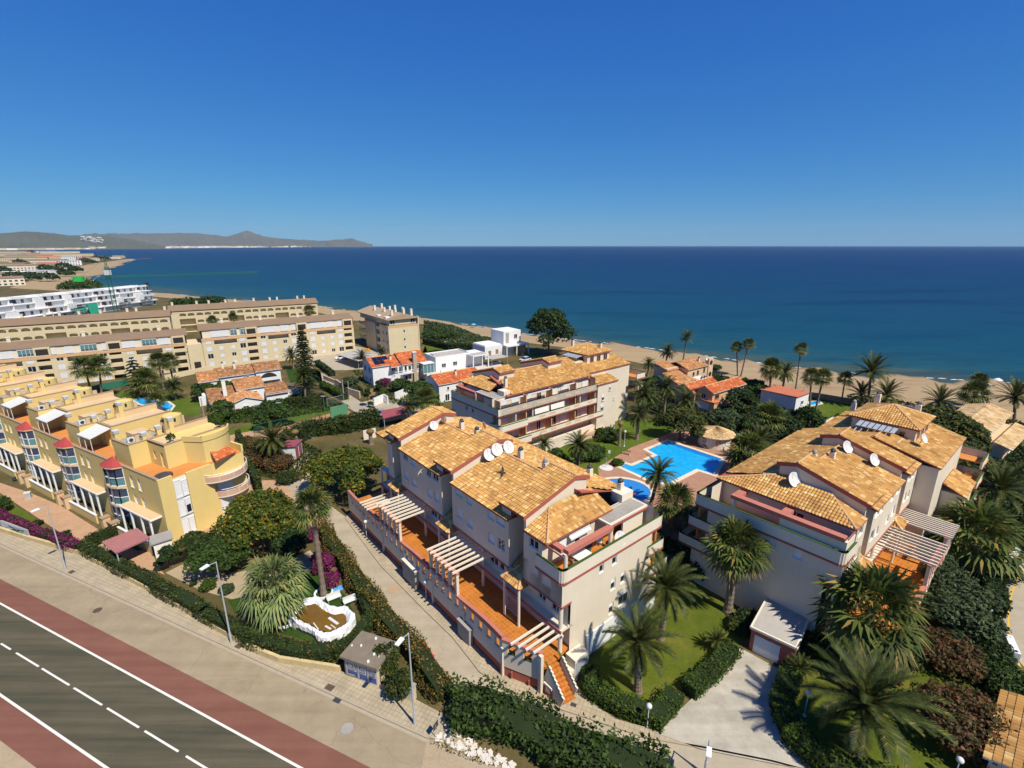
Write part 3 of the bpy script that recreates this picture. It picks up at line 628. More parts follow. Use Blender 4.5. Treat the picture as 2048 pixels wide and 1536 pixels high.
def coastal_block(fr,mirror,label,gables,Lend,ridge_end,far,name='apartment_block'):
    T=(lambda v:(-v[0],v[1],v[2])) if mirror else None
    root=fthing(name,label,'apartment building',fr)
    b=MB(T); Lf=gables[-1]+ (3.7 if not far else 7.0)
    # ---- lower storeys ----
    EW=dict(fr_end=None)
    endw=[(6.7,7.4,8.6,9.85),(4.87,5.5,8.6,9.85),(8.2,8.9,5.8,7.05),(6.72,7.42,5.75,7.0),(6.66,7.36,3.0,4.25),(8.1,9.7,3.2,4.9)] if not mirror else [(5.75,6.55,8.55,9.75),(3.35,4.15,8.55,9.75),(9.3,10.1,3.9,5.1),(8.3,9.0,5.6,6.7)]
    kinds=['half']*6 if not mirror else ['shut','shut','glass','glass']
    # end wall (y=0): between z 0 and 9.85, x from 1.15 to 14.5, upper-left part from x=0
    facade(root,b,T,(1.15,0,0),(1,0,0),(0,-1,0),11.9,9.85,[(a-1.15,c-1.15,z,w,k) for (a,c,z,w),k in zip(endw,kinds)])
    b.box(.0,1.15,0.001,5.1,7.45,9.85,0,'r')
    b.wall((13.05,0,0),(1,0,0),(0,-1,0),1.45,5.2,()); b.box(13.05,14.5,0.001,Lend-13.,0,2.3)
    # front lower walls
    gf=[];ff=[]
    for g in gables:
        for dy in (3.5,5.3): gf.append((g+dy,g+dy+1.35,2.75,3.6))
        for dy in (3.3,5.0): ff.append((g+dy,g+dy+1.45,5.45,6.6))
    gf+= [(1.2,2.3,2.8,3.6),(2.9,3.9,2.8,3.6)]; ff+=[(.9,2.1,5.6,7.0),(2.9,3.9,5.7,7.0)]
    fl=Lend
    facade(root,b,T,(1.35,0,0),(0,1,0),(-1,0,0),fl,4.75,[(a,c,z,w,'glass') for a,c,z,w in gf])
    facade(root,b,T,(.85,0,4.95),(0,1,0),(-1,0,0),fl,2.5,[(a,c,z-4.95,w-4.95,'glass') for a,c,z,w in ff])
    b.box(.0,1.5,.0,fl,4.75,4.952); b.box(.0,.85,.001,fl,7.449,7.47)
    # upper storeys, per unit, with the stair shafts between them
    ys=[(0.,gables[0])]+[(g+2.2,(gables[i+1] if i+1<len(gables) else Lf)) for i,g in enumerate(gables)]
    for i,(y0,y1) in enumerate(ys):
        ws=[]
        if i==0: ws=[(1.4,2.54,8.7,9.5,'shut'),(3.1,4.3,8.95,10.0,'glass'),(3.1,4.35,11.5,12.4,'glass')]
        else:
            K=['glass','shut'] if i%2 else ['shut','half']
            for (dy,w),(z0,z1),k in (((.65,1.1),(8.85,10.0),K[0]),((2.3,1.0),(8.75,9.75),'shut'),((6.1,1.05),(8.7,9.65),'shut'),((8.0,1.15),(8.9,10.05),'shut'),((.65,1.25),(11.55,12.4),'shut' if i==1 else 'glass'),((2.3,1.05),(11.45,12.4),'glass' if i==2 else 'shut'),((6.1,1.05),(11.45,12.4),'shut'),((8.0,1.2),(11.6,12.35),'shut' if i==1 else 'glass')):
                if y0+dy+w<y1-.2: ws.append((y0+dy,y0+dy+w,z0,z1,k))
        if i==0:
            facade(root,b,T,(0,0,7.45),(0,1,0),(-1,0,0),gables[0],2.4,[(a,c,z-7.45,w-7.45,k) for a,c,z,w,k in ws if z<9.9],fm=M['frame'])
            facade(root,b,T,(0,2.6,9.85),(0,1,0),(-1,0,0),gables[0]-2.6,2.75,[(a-2.6,c-2.6,z-9.85,w-9.85,k) for a,c,z,w,k in ws if z>9.9],fm=M['frame'])
        else: facade(root,b,T,(0,y0,7.45),(0,1,0),(-1,0,0),y1-y0,5.15,[(a-y0,c-y0,z-7.45,w-7.45,k) for a,c,z,w,k in ws],fm=M['frame'])
        yb0=2.6 if i==0 else y0
        if i>0: b.wall((0,y0,7.45),(1,0,0),(0,-1,0),3.,5.2)
        b.wall((0,y1,7.45),(1,0,0),(0,1,0),3.,5.2)
        # red trims
    for g in gables: b.wall((2.1,g,0),(0,1,0),(-1,0,0),2.2,13.2)
    b.wall((12.9,0.,0),(0,1,0),(1,0,0),Lf,12.6)
    # set-back top storey end walls around the roof terrace
    facade(root,b,T,(.0,2.6,9.85),(1,0,0),(0,-1,0),12.9,2.75,[(2.2,3.4,.1,2.1,'shut'),(4.2,5.0,.9,2.0,'glass')] if not mirror else [(4.5,6.,.1,2.2,'glass'),(9.,10.,.8,2.,'half')],d=.12)
    b.wall((0,Lf,0),(1,0,0),(0,1,0),12.9,12.6)
    # gable strips (raised roofs)
    for g in gables:
        prof=[(.3,12.5),(.3,13.95),(6.75,15.85),(8.4,15.35),(8.4,12.5)]
        for yy,nn in ((g,-1),(g+3.6,1)): b.face([(x,yy+.001*nn,z) for x,z in prof])
        b.face([(.3,g+2.2,12.5),(.3,g+3.6,12.5),(.3,g+3.6,13.95),(.3,g+2.2,13.95)]); b.face([(8.4,g,13),(8.4,g+3.6,13),(8.4,g+3.6,15.35),(8.4,g,15.35)])
        b.box(.28,.62,g+.0,g+.32,7.45,13.95)
    b.build('wall',[M['cream']],root)
    # ---- trims ----
    t=MB(T)
    for y0,y1 in ys:
        t.box(-.06,.02,y0-.05,y1+.03,7.33,7.5); t.box(-.03,.06,y0,y1,12.5,12.62)
    t.box(-.08,.02,-.05,fl,4.72,4.98)
    t.box(-.05,1.2,-.05,.03,7.33,7.52); 
    for g in gables:
        A=[(-.1,14.12),(6.75,16.08),(8.75,15.52)]
        for p,q in zip(A[:-1],A[1:]):
            t.face([(p[0],g-.12,p[1]),(q[0],g-.12,q[1]),(q[0],g-.12,q[1]-.42),(p[0],g-.12,p[1]-.42)]); t.face([(p[0],g-.12,p[1]-.42),(q[0],g-.12,q[1]-.42),(q[0],g,q[1]-.42),(p[0],g,p[1]-.42)])
        t.box(1.95,2.1,g,g+2.2,10.,10.15)
    t.build('red_trim',[M['red']],root)
    c=MB(T)
    for g in gables:
        for dy in (2.9,6.9): c.tube((.25,g+dy,2.4),(.25,g+dy,4.75),.16,.16,10); c.tube((.3,g+dy,4.95),(.3,g+dy,7.4),.16,.16,10)
    c.tube((.25,.3,2.3),(.25,.3,7.4),.2,.2,12); c.build('column',[M['creamL']],root)
    # ---- roofs ----
    e=12.75; polys=[]; caps=[]
    polys.append(([(0,2.0,e),(13.6,2.1,e),(8.6,5.05,14.1),(3.2,5.05,13.9)] if mirror else [(0,2.0,e),(9.2,2.2,e),(8.9,5.05,14.1),(3.2,5.05,13.9)]))
    polys.append([(-.05,5.05,e),(-.05,2.0,e),(3.2,5.05,13.9)][:3])
    caps+= [((0,2.0,e+.05),(3.2,5.05,13.95))]
    if mirror: caps.append(((13.6,2.1,e+.05),(8.6,5.05,14.1)))
    roof(root,polys,T,caps=caps)
    for i,(y0,y1) in enumerate(ys[1:],1):
        g=gables[i-1]; yy1=y1
        cp=[((6.6,g+3.6,14.75),(6.6,yy1,14.75))]
        roof(root,[[(-.25,y0,e),(-.25,yy1,e),(6.6,yy1,14.72),(6.6,y0,14.72)]],T,caps=cp)
    yb=2.2 if mirror else 2.7
    Lb=Lf if not far else 24.6
    if mirror: P=[(13.6,Lb,e),(13.6,yb,e),(8.6,5.05,14.1),(6.6,5.4,14.72),(6.6,Lb,14.72)]
    else: P=[(13.6,Lb,e),(13.6,yb,e),(11.1,4.0,13.43),(6.6,4.2,14.72),(6.6,Lb,14.72)]
    roof(root,[P],T)
    for g in gables:
        roof(root,[[(-.12,g-.1,14.1),(-.12,g+3.62,14.1),(6.75,g+3.62,16.08),(6.75,g-.1,16.08)],[(8.75,g+3.62,15.52),(8.75,g-.1,15.52),(6.75,g-.1,16.08),(6.75,g+3.62,16.08)]],T,caps=[((6.75,g-.1,16.1),(6.75,g+3.6,16.1))],th=.22)
    # ---- roof terrace at the end: floor, parapet, pergola beams ----
    f=MB(T); f.box(.05,14.45,.05,2.6,9.86,9.9); 
    f.box(12.9,14.45,2.6,Lend-12.,9.7,9.9); f.build('terrace_floor',[M['orange']],root)
    pts=roundpts([(0.,3.2 if not mirror else 2.7),(0.,0.),(14.6,0.),(14.6,Lend-12.5)],.45)
    parapet(root,pts,9.72,11.15,T)
    pg=MB(T)
    if mirror:
        pg.bar((.3,.55,12.25),(10.9,.55,12.25),.75,.4,0); pg.bar((10.5,.9,12.25),(10.5,2.3,12.25),.8,.4,0); pg.bar((5.7,.9,12.25),(5.7,2.3,12.25),.8,.4,0)
        pg.tube((10.55,.5,9.9),(10.55,.5,12.05),.2,.2,12,1); pg.box(.1,5.9,.35,.6,9.9,12.04,1); pg.box(.1,.35,.6,2.6,9.9,12.04,1)
    else:
        pg.bar((1.1,.75,12.2),(7.2,.75,12.2),.62,.42,0); pg.bar((1.1,1.05,12.2),(1.1,2.7,12.2),.62,.42,0)
        pg.tube((1.1,.75,9.9),(1.1,.75,12.),.19,.19,12,1); pg.tube((7.2,.75,9.9),(7.2,.75,12.1),.2,.2,12,1)
    pg.build('terrace_pergola',[M['pinkred'],M['creamL']],root)
    if not mirror:
        s=MB(T); s.box(7.05,12.9,.75,3.0,12.32,12.5,1); s.box(7.3,12.7,.95,2.9,12.501,12.51,0); s.box(7.05,12.9,.70,.76,12.1,12.34,2); s.box(9.3,12.5,.95,1.15,9.9,12.3,1); s.box(12.3,12.5,1.15,2.6,9.9,12.3,1)
        s.box(11.1,12.9,2.6,4.0,12.3,13.4,1)
        s.build('flat_roof',[M['slab'],M['creamL'],M['red']],root)
        aw=MB(T); aw.face([(3.2,2.55,12.1),(6.0,2.55,12.1),(6.0,2.1,11.85),(3.2,2.1,11.85)]); aw.face([(3.2,2.1,11.85),(6.,2.1,11.85),(6.,2.1,11.7),(3.2,2.1,11.7)]); aw.box(3.2,6.,2.35,2.58,12.08,12.25); aw.build('awning',[M['plastic']],root)
    # end balconies below the terrace at the back corner
    for z in (7.1,4.4):
        d=MB(T); d.box(13.0,15.3,.3,6.,z,z+.14); d.tube((14.2,.4,z+.1),(14.2,.4,9.7 if z>7 else 7.1),.16,.16,10); d.build('balcony_floor',[M['orangeplain']],root)
        parapet(root,roundpts([(12.4,-.05),(15.2 if z>7 else 16.2,-.05),(15.2 if z>7 else 16.2,6.)],.5),z-.15,z+1.1,T,name='balcony_parapet')
    return root,T,b
def white_base(root,T,x0,x1):
    w=MB(T); w.box(x0,x1,-.12,-.004,0,2.5); w.build('white_base',[M['white']],root)
def porch(root,T,y,x=-.9):
    """little hipped tile porch over an entrance"""
    roof(root,[[(x,y-1.3,6.75),(x,y+1.3,6.75),(.6,y+.3,7.75),(.6,y-.3,7.75)],[(.9,y-1.3,6.75),(x,y-1.3,6.75),(.6,y-.3,7.75),(.9,y-.3,7.75)],[(x,y+1.3,6.75),(.9,y+1.3,6.75),(.9,y+.3,7.75),(.6,y+.3,7.75)]],T,name='porch_roof',th=.12,caps=[((x,y-1.3,6.8),(.6,y-.3,7.8)),((x,y+1.3,6.8),(.6,y+.3,7.8))])
    roof(root,[[(.3,y-1.1,7.6),(.3,y+1.1,7.6),(2.05,y+1.1,8.6),(2.05,y-1.1,8.6)]],T,name='shaft_roof',th=.12)
    c=MB(T); c.tube((x+.25,y-1.1,2.4),(x+.25,y-1.1,6.6),.13,.13,8); c.tube((x+.25,y+1.1,2.4),(x+.25,y+1.1,6.6),.13,.13,8); c.build('porch_column',[M['creamL']],root)
# ================= front block =================
FA=Fr((4.31,35.8),-39.6)
ra,TA,_=coastal_block(FA,False,'long cream apartment block with tiled gables and an orange pergola terrace along the lane',[5.1,17.3,29.6],36.3,36.3,False)
white_base(ra,TA,3.4,14.4)
for g in (5.1,17.3,29.6): porch(ra,TA,g+1.0)
for i,(x,y,z,d) in enumerate(((7.5,14.3,14.45,0),(7.5,10.2,14.45,1),(7.5,26.3,14.45,0),(7.4,22.7,14.45,0),(12.0,3.6,13.2,0),(12.2,8.,13.1,0))): chimney(ra,(x,y,z),1.35,TA,bool(d))
# terrace along the lane
def lane_terrace(root,T,y0,y1,xo,pergs,lows,corner=None,top=3.96):
    f=MB(T); f.box(xo+.25,1.34,y0,y1,2.15,2.4); f.build('terrace_floor',[M['orange']],root)
    w=MB(T); w.box(xo,xo+.25,y0,y1,1.17,2.25,0); w.box(xo+.12,xo+.3,y0,y1,-.1,1.17,1)
    P=[]; y=y0+.4
    holes=[]
    while y<y1-1.2:
        holes.append((y-y0,y-y0+.72,.45,1.5)); y+=1.33
    w.wall((xo,y0,2.25),(0,1,0),(-1,0,0),y1-y0,top-2.25,holes,.25); 
    # openings go right through: back face with the same holes, no infill
    n=len(w.F); keep=[i for i in range(n)]
    root_w=MB(T); 
    us=sorted({0.,y1-y0}|{h[i] for h in holes for i in(0,1)})
    w2=MB(T)
    w2.box(xo,xo+.25,y0,y1,1.17,2.7,0); w2.box(xo+.12,xo+.3,y0,y1,-.1,1.17,1); w2.box(xo,xo+.25,y0,y1,3.75,top,0)
    prev=y0
    for h in holes: w2.box(xo,xo+.25,prev,y0+h[0],2.7,3.75,0); prev=y0+h[1]
    w2.box(xo,xo+.25,prev,y1,2.7,3.75,0)
    # wavy coping and gaps between the pergolas
    for i in range(int((y1-y0)/.5)):
        a=y0+i*.5; k=.22+.20*math.sin((a-y0)*2*math.pi/12.25+.6)
        if not any(p0-.2<a<p1+.2 for p0,p1 in pergs): w2.box(xo-.05,xo+.32,a,a+.5,top+.002,top+.12+max(0,k),2)
    for a in np.arange(y0,y1,6.1): w2.box(xo-.1,xo+.15,a-.12,a+.12,0,3.2,0)
    w2.build('terrace_wall',[M['cream'],M['red'],M['pinkred']],root)
    for p0,p1 in pergs:
        pb=MB(T); n=8
        for i in range(5):
            yy=p0+(p1-p0)*i/4; pb.box(xo,xo+.3,yy-.17,yy+.17,top,6.55,1)
        pb.box(xo-.02,xo+.34,p0-.25,p1+.25,6.55,6.68,2); pb.box(xo-.02,xo+.3,p0-.1,p1+.1,top+.4,top+.55,2)
        for i in range(n):
            yy=p0+(p1-p0)*i/(n-1); pb.bar((xo-.35,yy,6.79),(.75,yy,6.79),.15,.2,0)
        pb.box(.5,.7,p0-.2,p1+.2,6.5,6.68,1); pb.build('pergola',[M['creamL'],M['cream'],M['pinkred']],root)
    for p0,p1 in lows:
        pb=MB(T)
        for i in range(4):
            yy=p0+(p1-p0)*i/3; pb.bar((xo-.4,yy,4.62),(.45,yy,4.62),.15,.2,0)
        pb.box(.25,.42,p0-.2,p1+.2,4.33,4.5,1); pb.build('pergola',[M['creamL'],M['cream']],root)
lane_terrace(ra,TA,3.36,38.9,-4.,[(10.8,15.8),(23.0,28.2)],[(31.4,33.6)])
b=MB(TA) # angled corner piece of the terrace, its floor and steps
b.prism([(-3.75,3.36),(1.3,3.36),(1.3,.2),(-.9,-.2),(-2.2,-.05)],2.15,2.4,0); b.build('terrace_floor',[M['orange']],ra)
w=MB(TA); A0,A1=Vector((-4,3.36,0)),Vector((-2.38,-.1,0)); d=(A1-A0).normalized(); Lc=(A1-A0).length
def seg(s0,s1,z0,z1,m,th=.25,off=0.):
    p,q=A0+d*s0,A0+d*s1; nx=Vector((-d.y,d.x,0)) if d.x>0 else Vector((d.y,-d.x,0))
    c=(p+q)/2+nx*(th/2+off); w.obox((c.x,c.y),(d.x,d.y),(nx.x,nx.y),(s1-s0)/2,th/2,z0,z1,m)
seg(0,Lc,1.17,2.7,0);seg(0,Lc,0,1.17,1,.2,.06);seg(0,Lc,3.75,3.97,0)
for s0,s1 in ((0,.55),(1.3,2.1),(2.9,Lc)): seg(s0,s1,2.7,3.75,0)
seg(-.05,Lc+.05,3.97,4.14,2,.4,-.06); seg(.9,1.0,.3,.9,1,.2,-.12); seg(2.6,2.7,.3,.7,1,.16,-.1)
for s0 in (.55,2.1): seg(s0,s0+.76,2.7,2.78,3,.25)
w.box(-2.7,-2.38,-.35,-.0,0,4.1,0)
w.build('terrace_wall',[M['cream'],M['red'],M['pinkred'],M['greencap']],ra)
pb=MB(TA)
for i,yy in enumerate((2.05,1.4,.75,.1)):
    x0=-3.95+ (3.36-yy)/(3.46)*1.6 -.5; pb.bar((x0-.25,yy,4.55),(.2,yy,4.55),.15,.2,0)
pb.box(.1,.27,-.1,2.3,4.28,4.45,1); pb.build('pergola',[M['creamL'],M['cream']],ra)
st=MB(TA)
for i in range(8): st.obox((-1.25-.0,-.35-.28*i),(1,-.18),(.18,1),.62,.14,0,2.32-.29*i,0)
st.build('stairs',[M['orange']],ra)
sw=MB(TA)
for (xa,xb) in ((-2.05,-1.98),(-.42,-.36)):
    for i in range(8):
        y=-.2-.29*i; sw.bar((xa-.02*i,y,1.6-.12*i),(xa-.02*i,y-.3,1.5-.12*i),.14,3.1-.25*i,0)
        sw.bar((xa-.02*i,y,3.18-.245*i),(xa-.02*i,y-.3,2.93-.245*i),.17,.06,1)
sw.build('stair_wall',[M['creamL'],M['greencap']],ra)
u=MB(TA); u.box(.6,2.4,-1.3,-.1,0,2.3,0); u.box(.66,2.34,-1.32,-1.3,.25,2.0,1); u.box(-.2,.6,-1.25,-.2,0,1.35,0);u.box(-.15,.55,-1.27,-1.25,.2,1.1,1); u.build('meter_cabinet',[M['creamL'],M['metal']],ra)
u=MB(TA); u.box(-2.3,-1.85,-1.3,-.4,0,1.1,1); u.box(-2.38,-1.8,-1.36,-.35,1.1,1.3,0); u.box(-2.32,-2.3,-1.1,-.6,.5,.95,2); u.build('mailbox_cabinet',[M['creamL'],M['red'],M['plastic']],ra)
gate=MB(TA)
for i in range(14): gate.tube((.05,5.6+i*.17,2.4),(.05,5.6+i*.17,4.1),.02,.02,5)
gate.bar((.05,5.6,4.1),(.05,7.9,4.1),.05,.05);gate.bar((.05,5.6,2.5),(.05,7.9,2.5),.05,.05); gate.build('gate',[M['frame']],ra)
gb=MB(TA)
for y0 in (18.6,): gb.box(-4.5,-4.0,y0,y0+3.,0,2.45,0); gb.box(-4.55,-3.95,y0-.1,y0+3.1,2.45,2.6,1)
gb.box(-4.45,-4.,8.,10.,0,1.9,0); gb.box(-4.5,-3.95,7.9,10.1,1.9,2.02,2); gb.build('utility_cabinet',[M['concrete'],M['creamL'],M['slab']],ra)
# small far hip
roof(ra,[[(-.1,33.3,12.75),(-.1,36.3,12.75),(2.5,36.3,13.4),(2.5,33.3,13.4)]],TA)
t=MB(TA); t.box(-.15,13,36.2,36.5,12.5,12.9); t.build('end_coping',[M['pinkred']],ra)
def AL(px,py,**k): q=FA.L(px,py,**k); return FA.W(*q)
for i,(px,py,y,r,l,ru) in enumerate(((864,850,29.3,.62,'white dish on the farthest gable wall of the lane block, beside a smaller dish',0),(884,838,29.3,.42,'small pinkish dish near the peak of the farthest gable wall',1),(973,908,17.0,.72,'white dish hung lowest in the row of three on the middle gable',0),(989,898,17.0,.78,'middle one of three big white dishes on the gable wall',0),(1012,893,17.0,.78,'white dish at the ridge end of the row of three',0))):
    q=FA.L(px,py,y=y); dish_obj('satellite_dish',l,FA.W(q[0],y-.05,q[2]-.25),138,r,30,rust=bool(ru))
q=FA.L(963,854,z=14.9); dish_obj('satellite_dish','rusty brown dish standing on the ridge of the lane block roof',FA.W(*q),100,.55,20,rust=True)
q=FA.L(1234,1068,y=.7); dish_obj('satellite_dish','white dish on a pole on the corner roof terrace with the table',FA.W(q[0],.6,10.6),150,.7,30)
# ================= right block (mirrored) =================
FB=Fr((30.05,38.31),50.2)
rb,TB,_=coastal_block(FB,True,'cream apartment block at the right, its shaded end wall facing the driveway, tower behind',[5.3,17.5],39.,39.,True)
def far_part(root,T):
    b=MB(T); b.box(-1.9,12.,24.5,39.,0,12.6,0,'tb')
    b.box(1.6,8.6,28.8,36.,12.5,15.4,0,'tb'); b.box(11.,14.9,25.2,31.3,0,11.0,0,'b'); b.box(-4.2,-1.9,30.,36.2,0,8.0,0,'b')
    b.build('wall',[M['cream']],root)
    e=12.75
    roof(root,[[(-2.1,24.3,e),(-2.1,39.2,e),(4.8,39.2,14.6),(4.8,24.3,14.6)],[(12.2,39.2,e),(12.2,24.3,e),(4.8,24.3,14.6),(4.8,39.2,14.6)]],T,caps=[((4.8,24.3,14.65),(4.8,39.2,14.65))])
    z=15.5
    c=(5.1,32.4,17.15); q=[(1.2,28.4,z),(9.0,28.4,z),(9.0,36.4,z),(1.2,36.4,z)]
    roof(root,[[q[i],q[(i+1)%4],c] for i in range(4)],T,name='tower_roof',caps=[(q[i],c) for i in range(4)])
    roof(root,[[(15.1,25.,10.95),(15.1,31.5,10.95),(12.,31.5,11.9),(12.,25.,11.9)]],T,name='lean_to_roof')
    roof(root,[[(-4.4,29.8,7.95),(-4.4,36.4,7.95),(-1.95,36.4,9.1),(-1.95,29.8,9.1)]],T,name='lean_to_roof')
    for (o,u,n,wins) in (((1.6,28.8,12.5),(1,0,0),(0,-1,0),[(1.,1.7,1.6,2.3,'glass'),(4.6,6.,1.3,2.5,'glass')]),((8.6,28.8,12.5),(0,1,0),(1,0,0),[(.8,2.,.9,2.5,'glass'),(3.,4.2,.9,2.5,'glass'),(5.2,6.4,.9,2.5,'glass')]),((1.6,28.8,12.5),(0,1,0),(-1,0,0),[(.8,2.,1.3,2.5,'glass'),(3.,4.2,1.3,2.5,'glass'),(5.2,6.4,1.3,2.5,'glass')])):
        for w in wins: window(root,T,Vector(o)+Vector(n)*.17,u,n,w[:4],'glass',fm=M['salmon'],gm=M['glass'])
    for z in (9.7,6.9,4.1):
        d=MB(T); d.box(10.5,14.6,39.,41.6,z,z+.15); d.build('balcony_floor',[M['orangeplain']],root)
        parapet(root,roundpts([(10.5,41.5),(14.5,41.5),(14.5,38.5)],.5),z-.1,z+1.15,T,name='balcony_parapet')
        d=MB(T); d.box(-4.6,1.,39.,41.6,z,z+.15); d.build('balcony_floor',[M['orangeplain']],root)
        parapet(root,roundpts([(1.,41.5),(-4.4,41.5),(-4.4,36.6)],.5),z-.1,z+1.15,T,name='balcony_parapet')
    s=MB(T); 
    for i in range(7): s.bar((3.6+i*.62,26.6,14.95),(3.6+i*.62,28.75,15.25),.5,.03)
    s.bar((3.3,26.6,14.9),(7.6,26.6,14.9),.06,.08); s.build('glass_canopy',[M['metal']],root)
    s=MB(T); s.box(2.6,7.8,26.,28.8,13.2,14.1); s.build('terrace_parapet',[M['cream']],root)
far_part(rb,TB)
for x,y in ((3.,35.2),(8.,36.8)): chimney(rb,(x,y,16.),1.4,TB,False,.33)
for x,y,d in ((7.2,11.3,1),(6.,13.4,0),(10.5,36.,1)): chimney(rb,(x,y,14.6),1.,TB,bool(d))
porch(rb,TB,6.6); porch(rb,TB,18.9)
lane_terrace(rb,TB,6.5,24.2,-4.6,[(12.4,17.6),(19.9,23.6)],[])
t=MB(TB); t.box(-4.5,-4.4,2.,6.6,0,2.0); t.build('terrace_wall',[M['pinkred']],rb)
b=MB(TB); b.box(-4.35,1.3,2.,6.5,2.1,2.39); b.build('terrace_floor',[M['orange']],rb)
u=MB(TB); u.bar((0,-.2,7.45),(1.6,-.2,7.45),.3,.3); u.build('lintel',[M['red']],rb)
for px,py,y,r,l in ((1585,955,5.,.8,'white dish on the front gable wall of the right-hand block'),(1691,891,17.2,.75,'white dish by the ridge on the second gable of the right-hand block'),(1744,916,17.2,.72,'white dish with faded lettering, lower down the second gable')):
    q=FB.L(px,py,y=y); dish_obj('satellite_dish',l,FB.W(q[0],y-.3,q[2]-.3),160,r,28)
q=FB.L(1841,876,y=28.); dish_obj('satellite_dish','white dish at the foot of the tower on the right-hand block',FB.W(q[0],28.2,q[2]-.3),150,.62,28)
# ================= back block =================
FC=Fr((-2.26,78.31),50.2)  # its balcony corner; local x there runs from the terrace side
fc=Fr(FC.W(-14.7,0),50.2)
rc,TC,_=coastal_block(fc,False,'cream apartment block behind with long balconies facing the pool and a hipped tower',[5.1,17.5],39.,39.,True)
far_part(rc,TC)
# balcony side: parapets on three levels, party walls, shutters
X=14.7
for z0,z1,y0,y1,xo in ((9.72,11.15,0.,25.2,0.),(7.05,8.2,0.,25.2,0.),(4.1,5.2,1.5,27.,.35),):
    parapet(rc,[(X+xo-.1,y0),(X+xo-.1,y1)],z0,z1,TC,name='balcony_parapet')
    d=MB(TC); d.box(12.9,X+xo-.1,max(y0,.3),y1,z0+.02,z0+.2); d.build('balcony_floor',[M['orangeplain']],rc)
    v=MB(TC)
    for y in (2.6,5.2,9.4,12.0,16.,18.6,22.5): v.box(X+xo+.005,X+xo+.03,y,y+1.5,z0+.55,z0+.95)
    v.build('parapet_grille',[M['peach']],rc)
    p=MB(TC)
    for y in (.6,6.5,12.9,19.3,25.):
        p.box(12.9,14.4,y-.1,y+.1,z0+.2,z0+(2.7 if z0>9 else 2.5)); 
    p.build('party_wall',[M['salmon']],rc)
    for k,(ya,yb,zz,kd) in enumerate(((1.6,3.2,2.2,'shut'),(4.2,5.9,2.2,'shut'),(7.7,9.,2.,'shut'),(10.3,11.4,1.9,'glass'),(14.,15.5,2.1,'shut' if z0>9 else 'glass'),(16.6,18.4,2.2,'shut'),(20.2,21.4,2.1,'glass' if z0<8 else 'shut'),(22.6,24.2,2.1,'shut'))):
        window(rc,TC,(13.07,0,z0+.2),(0,1,0),(1,0,0),(ya,yb,.05,zz),kd,name='balcony_door',sill=False)
c=MB(TC)
for y in (.25,4.,8.,12.,16.,20.5): c.tube((14.4,y,7.2),(14.4,y,9.75),.14,.14,8)
c.build('column',[M['creamL']],rc)
aw=MB(TC)
for y0,y1,z in ((.6,6.,12.3),(7.,12.5,12.3),(16.,19.,12.3),(1.,3.8,9.4),(4.3,7.6,9.4),(12.5,19.,7.0),(20,24.5,7.0)): aw.bar((14.1,y0,z),(14.1,y1,z),.35,.12)
aw.build('rolled_awning',[M['plastic']],rc)
aw=MB(TC); 
for y0,y1 in ((8.2,11.6),(12.2,15.6)): aw.face([(14.75,y0,9.5),(14.75,y1,9.5),(14.85,y1,8.5),(14.85,y0,8.5)])
aw.build('awning',[M['shutcream']],rc)
wn=[(X+.3-.0,26.4,9.,.5)]
for ya,yb,z0,z1 in ((28.6,29.2,9.2,10.1),(26.2,27.2,5.2,6.4),(26.4,27.2,7.4,8.5),(30.2,30.5,6.8,7.5)): window(rc,TC,(15.06,0,0),(0,1,0),(1,0,0),(ya,yb,z0,z1),'half')
fe=MB(TC); fe.box(12.9,15.4,20.,27.5,.0,1.6); fe.box(12.9,13.2,4.,25.,0.,4.2); fe.build('garden_wall',[M['peach']],rc)
chimney(rc,(10.9,4.6,13.5),1.9,TC); chimney(rc,(2.2,31.,15.9),1.9,TC); chimney(rc,(7.5,34.2,15.9),1.6,TC)
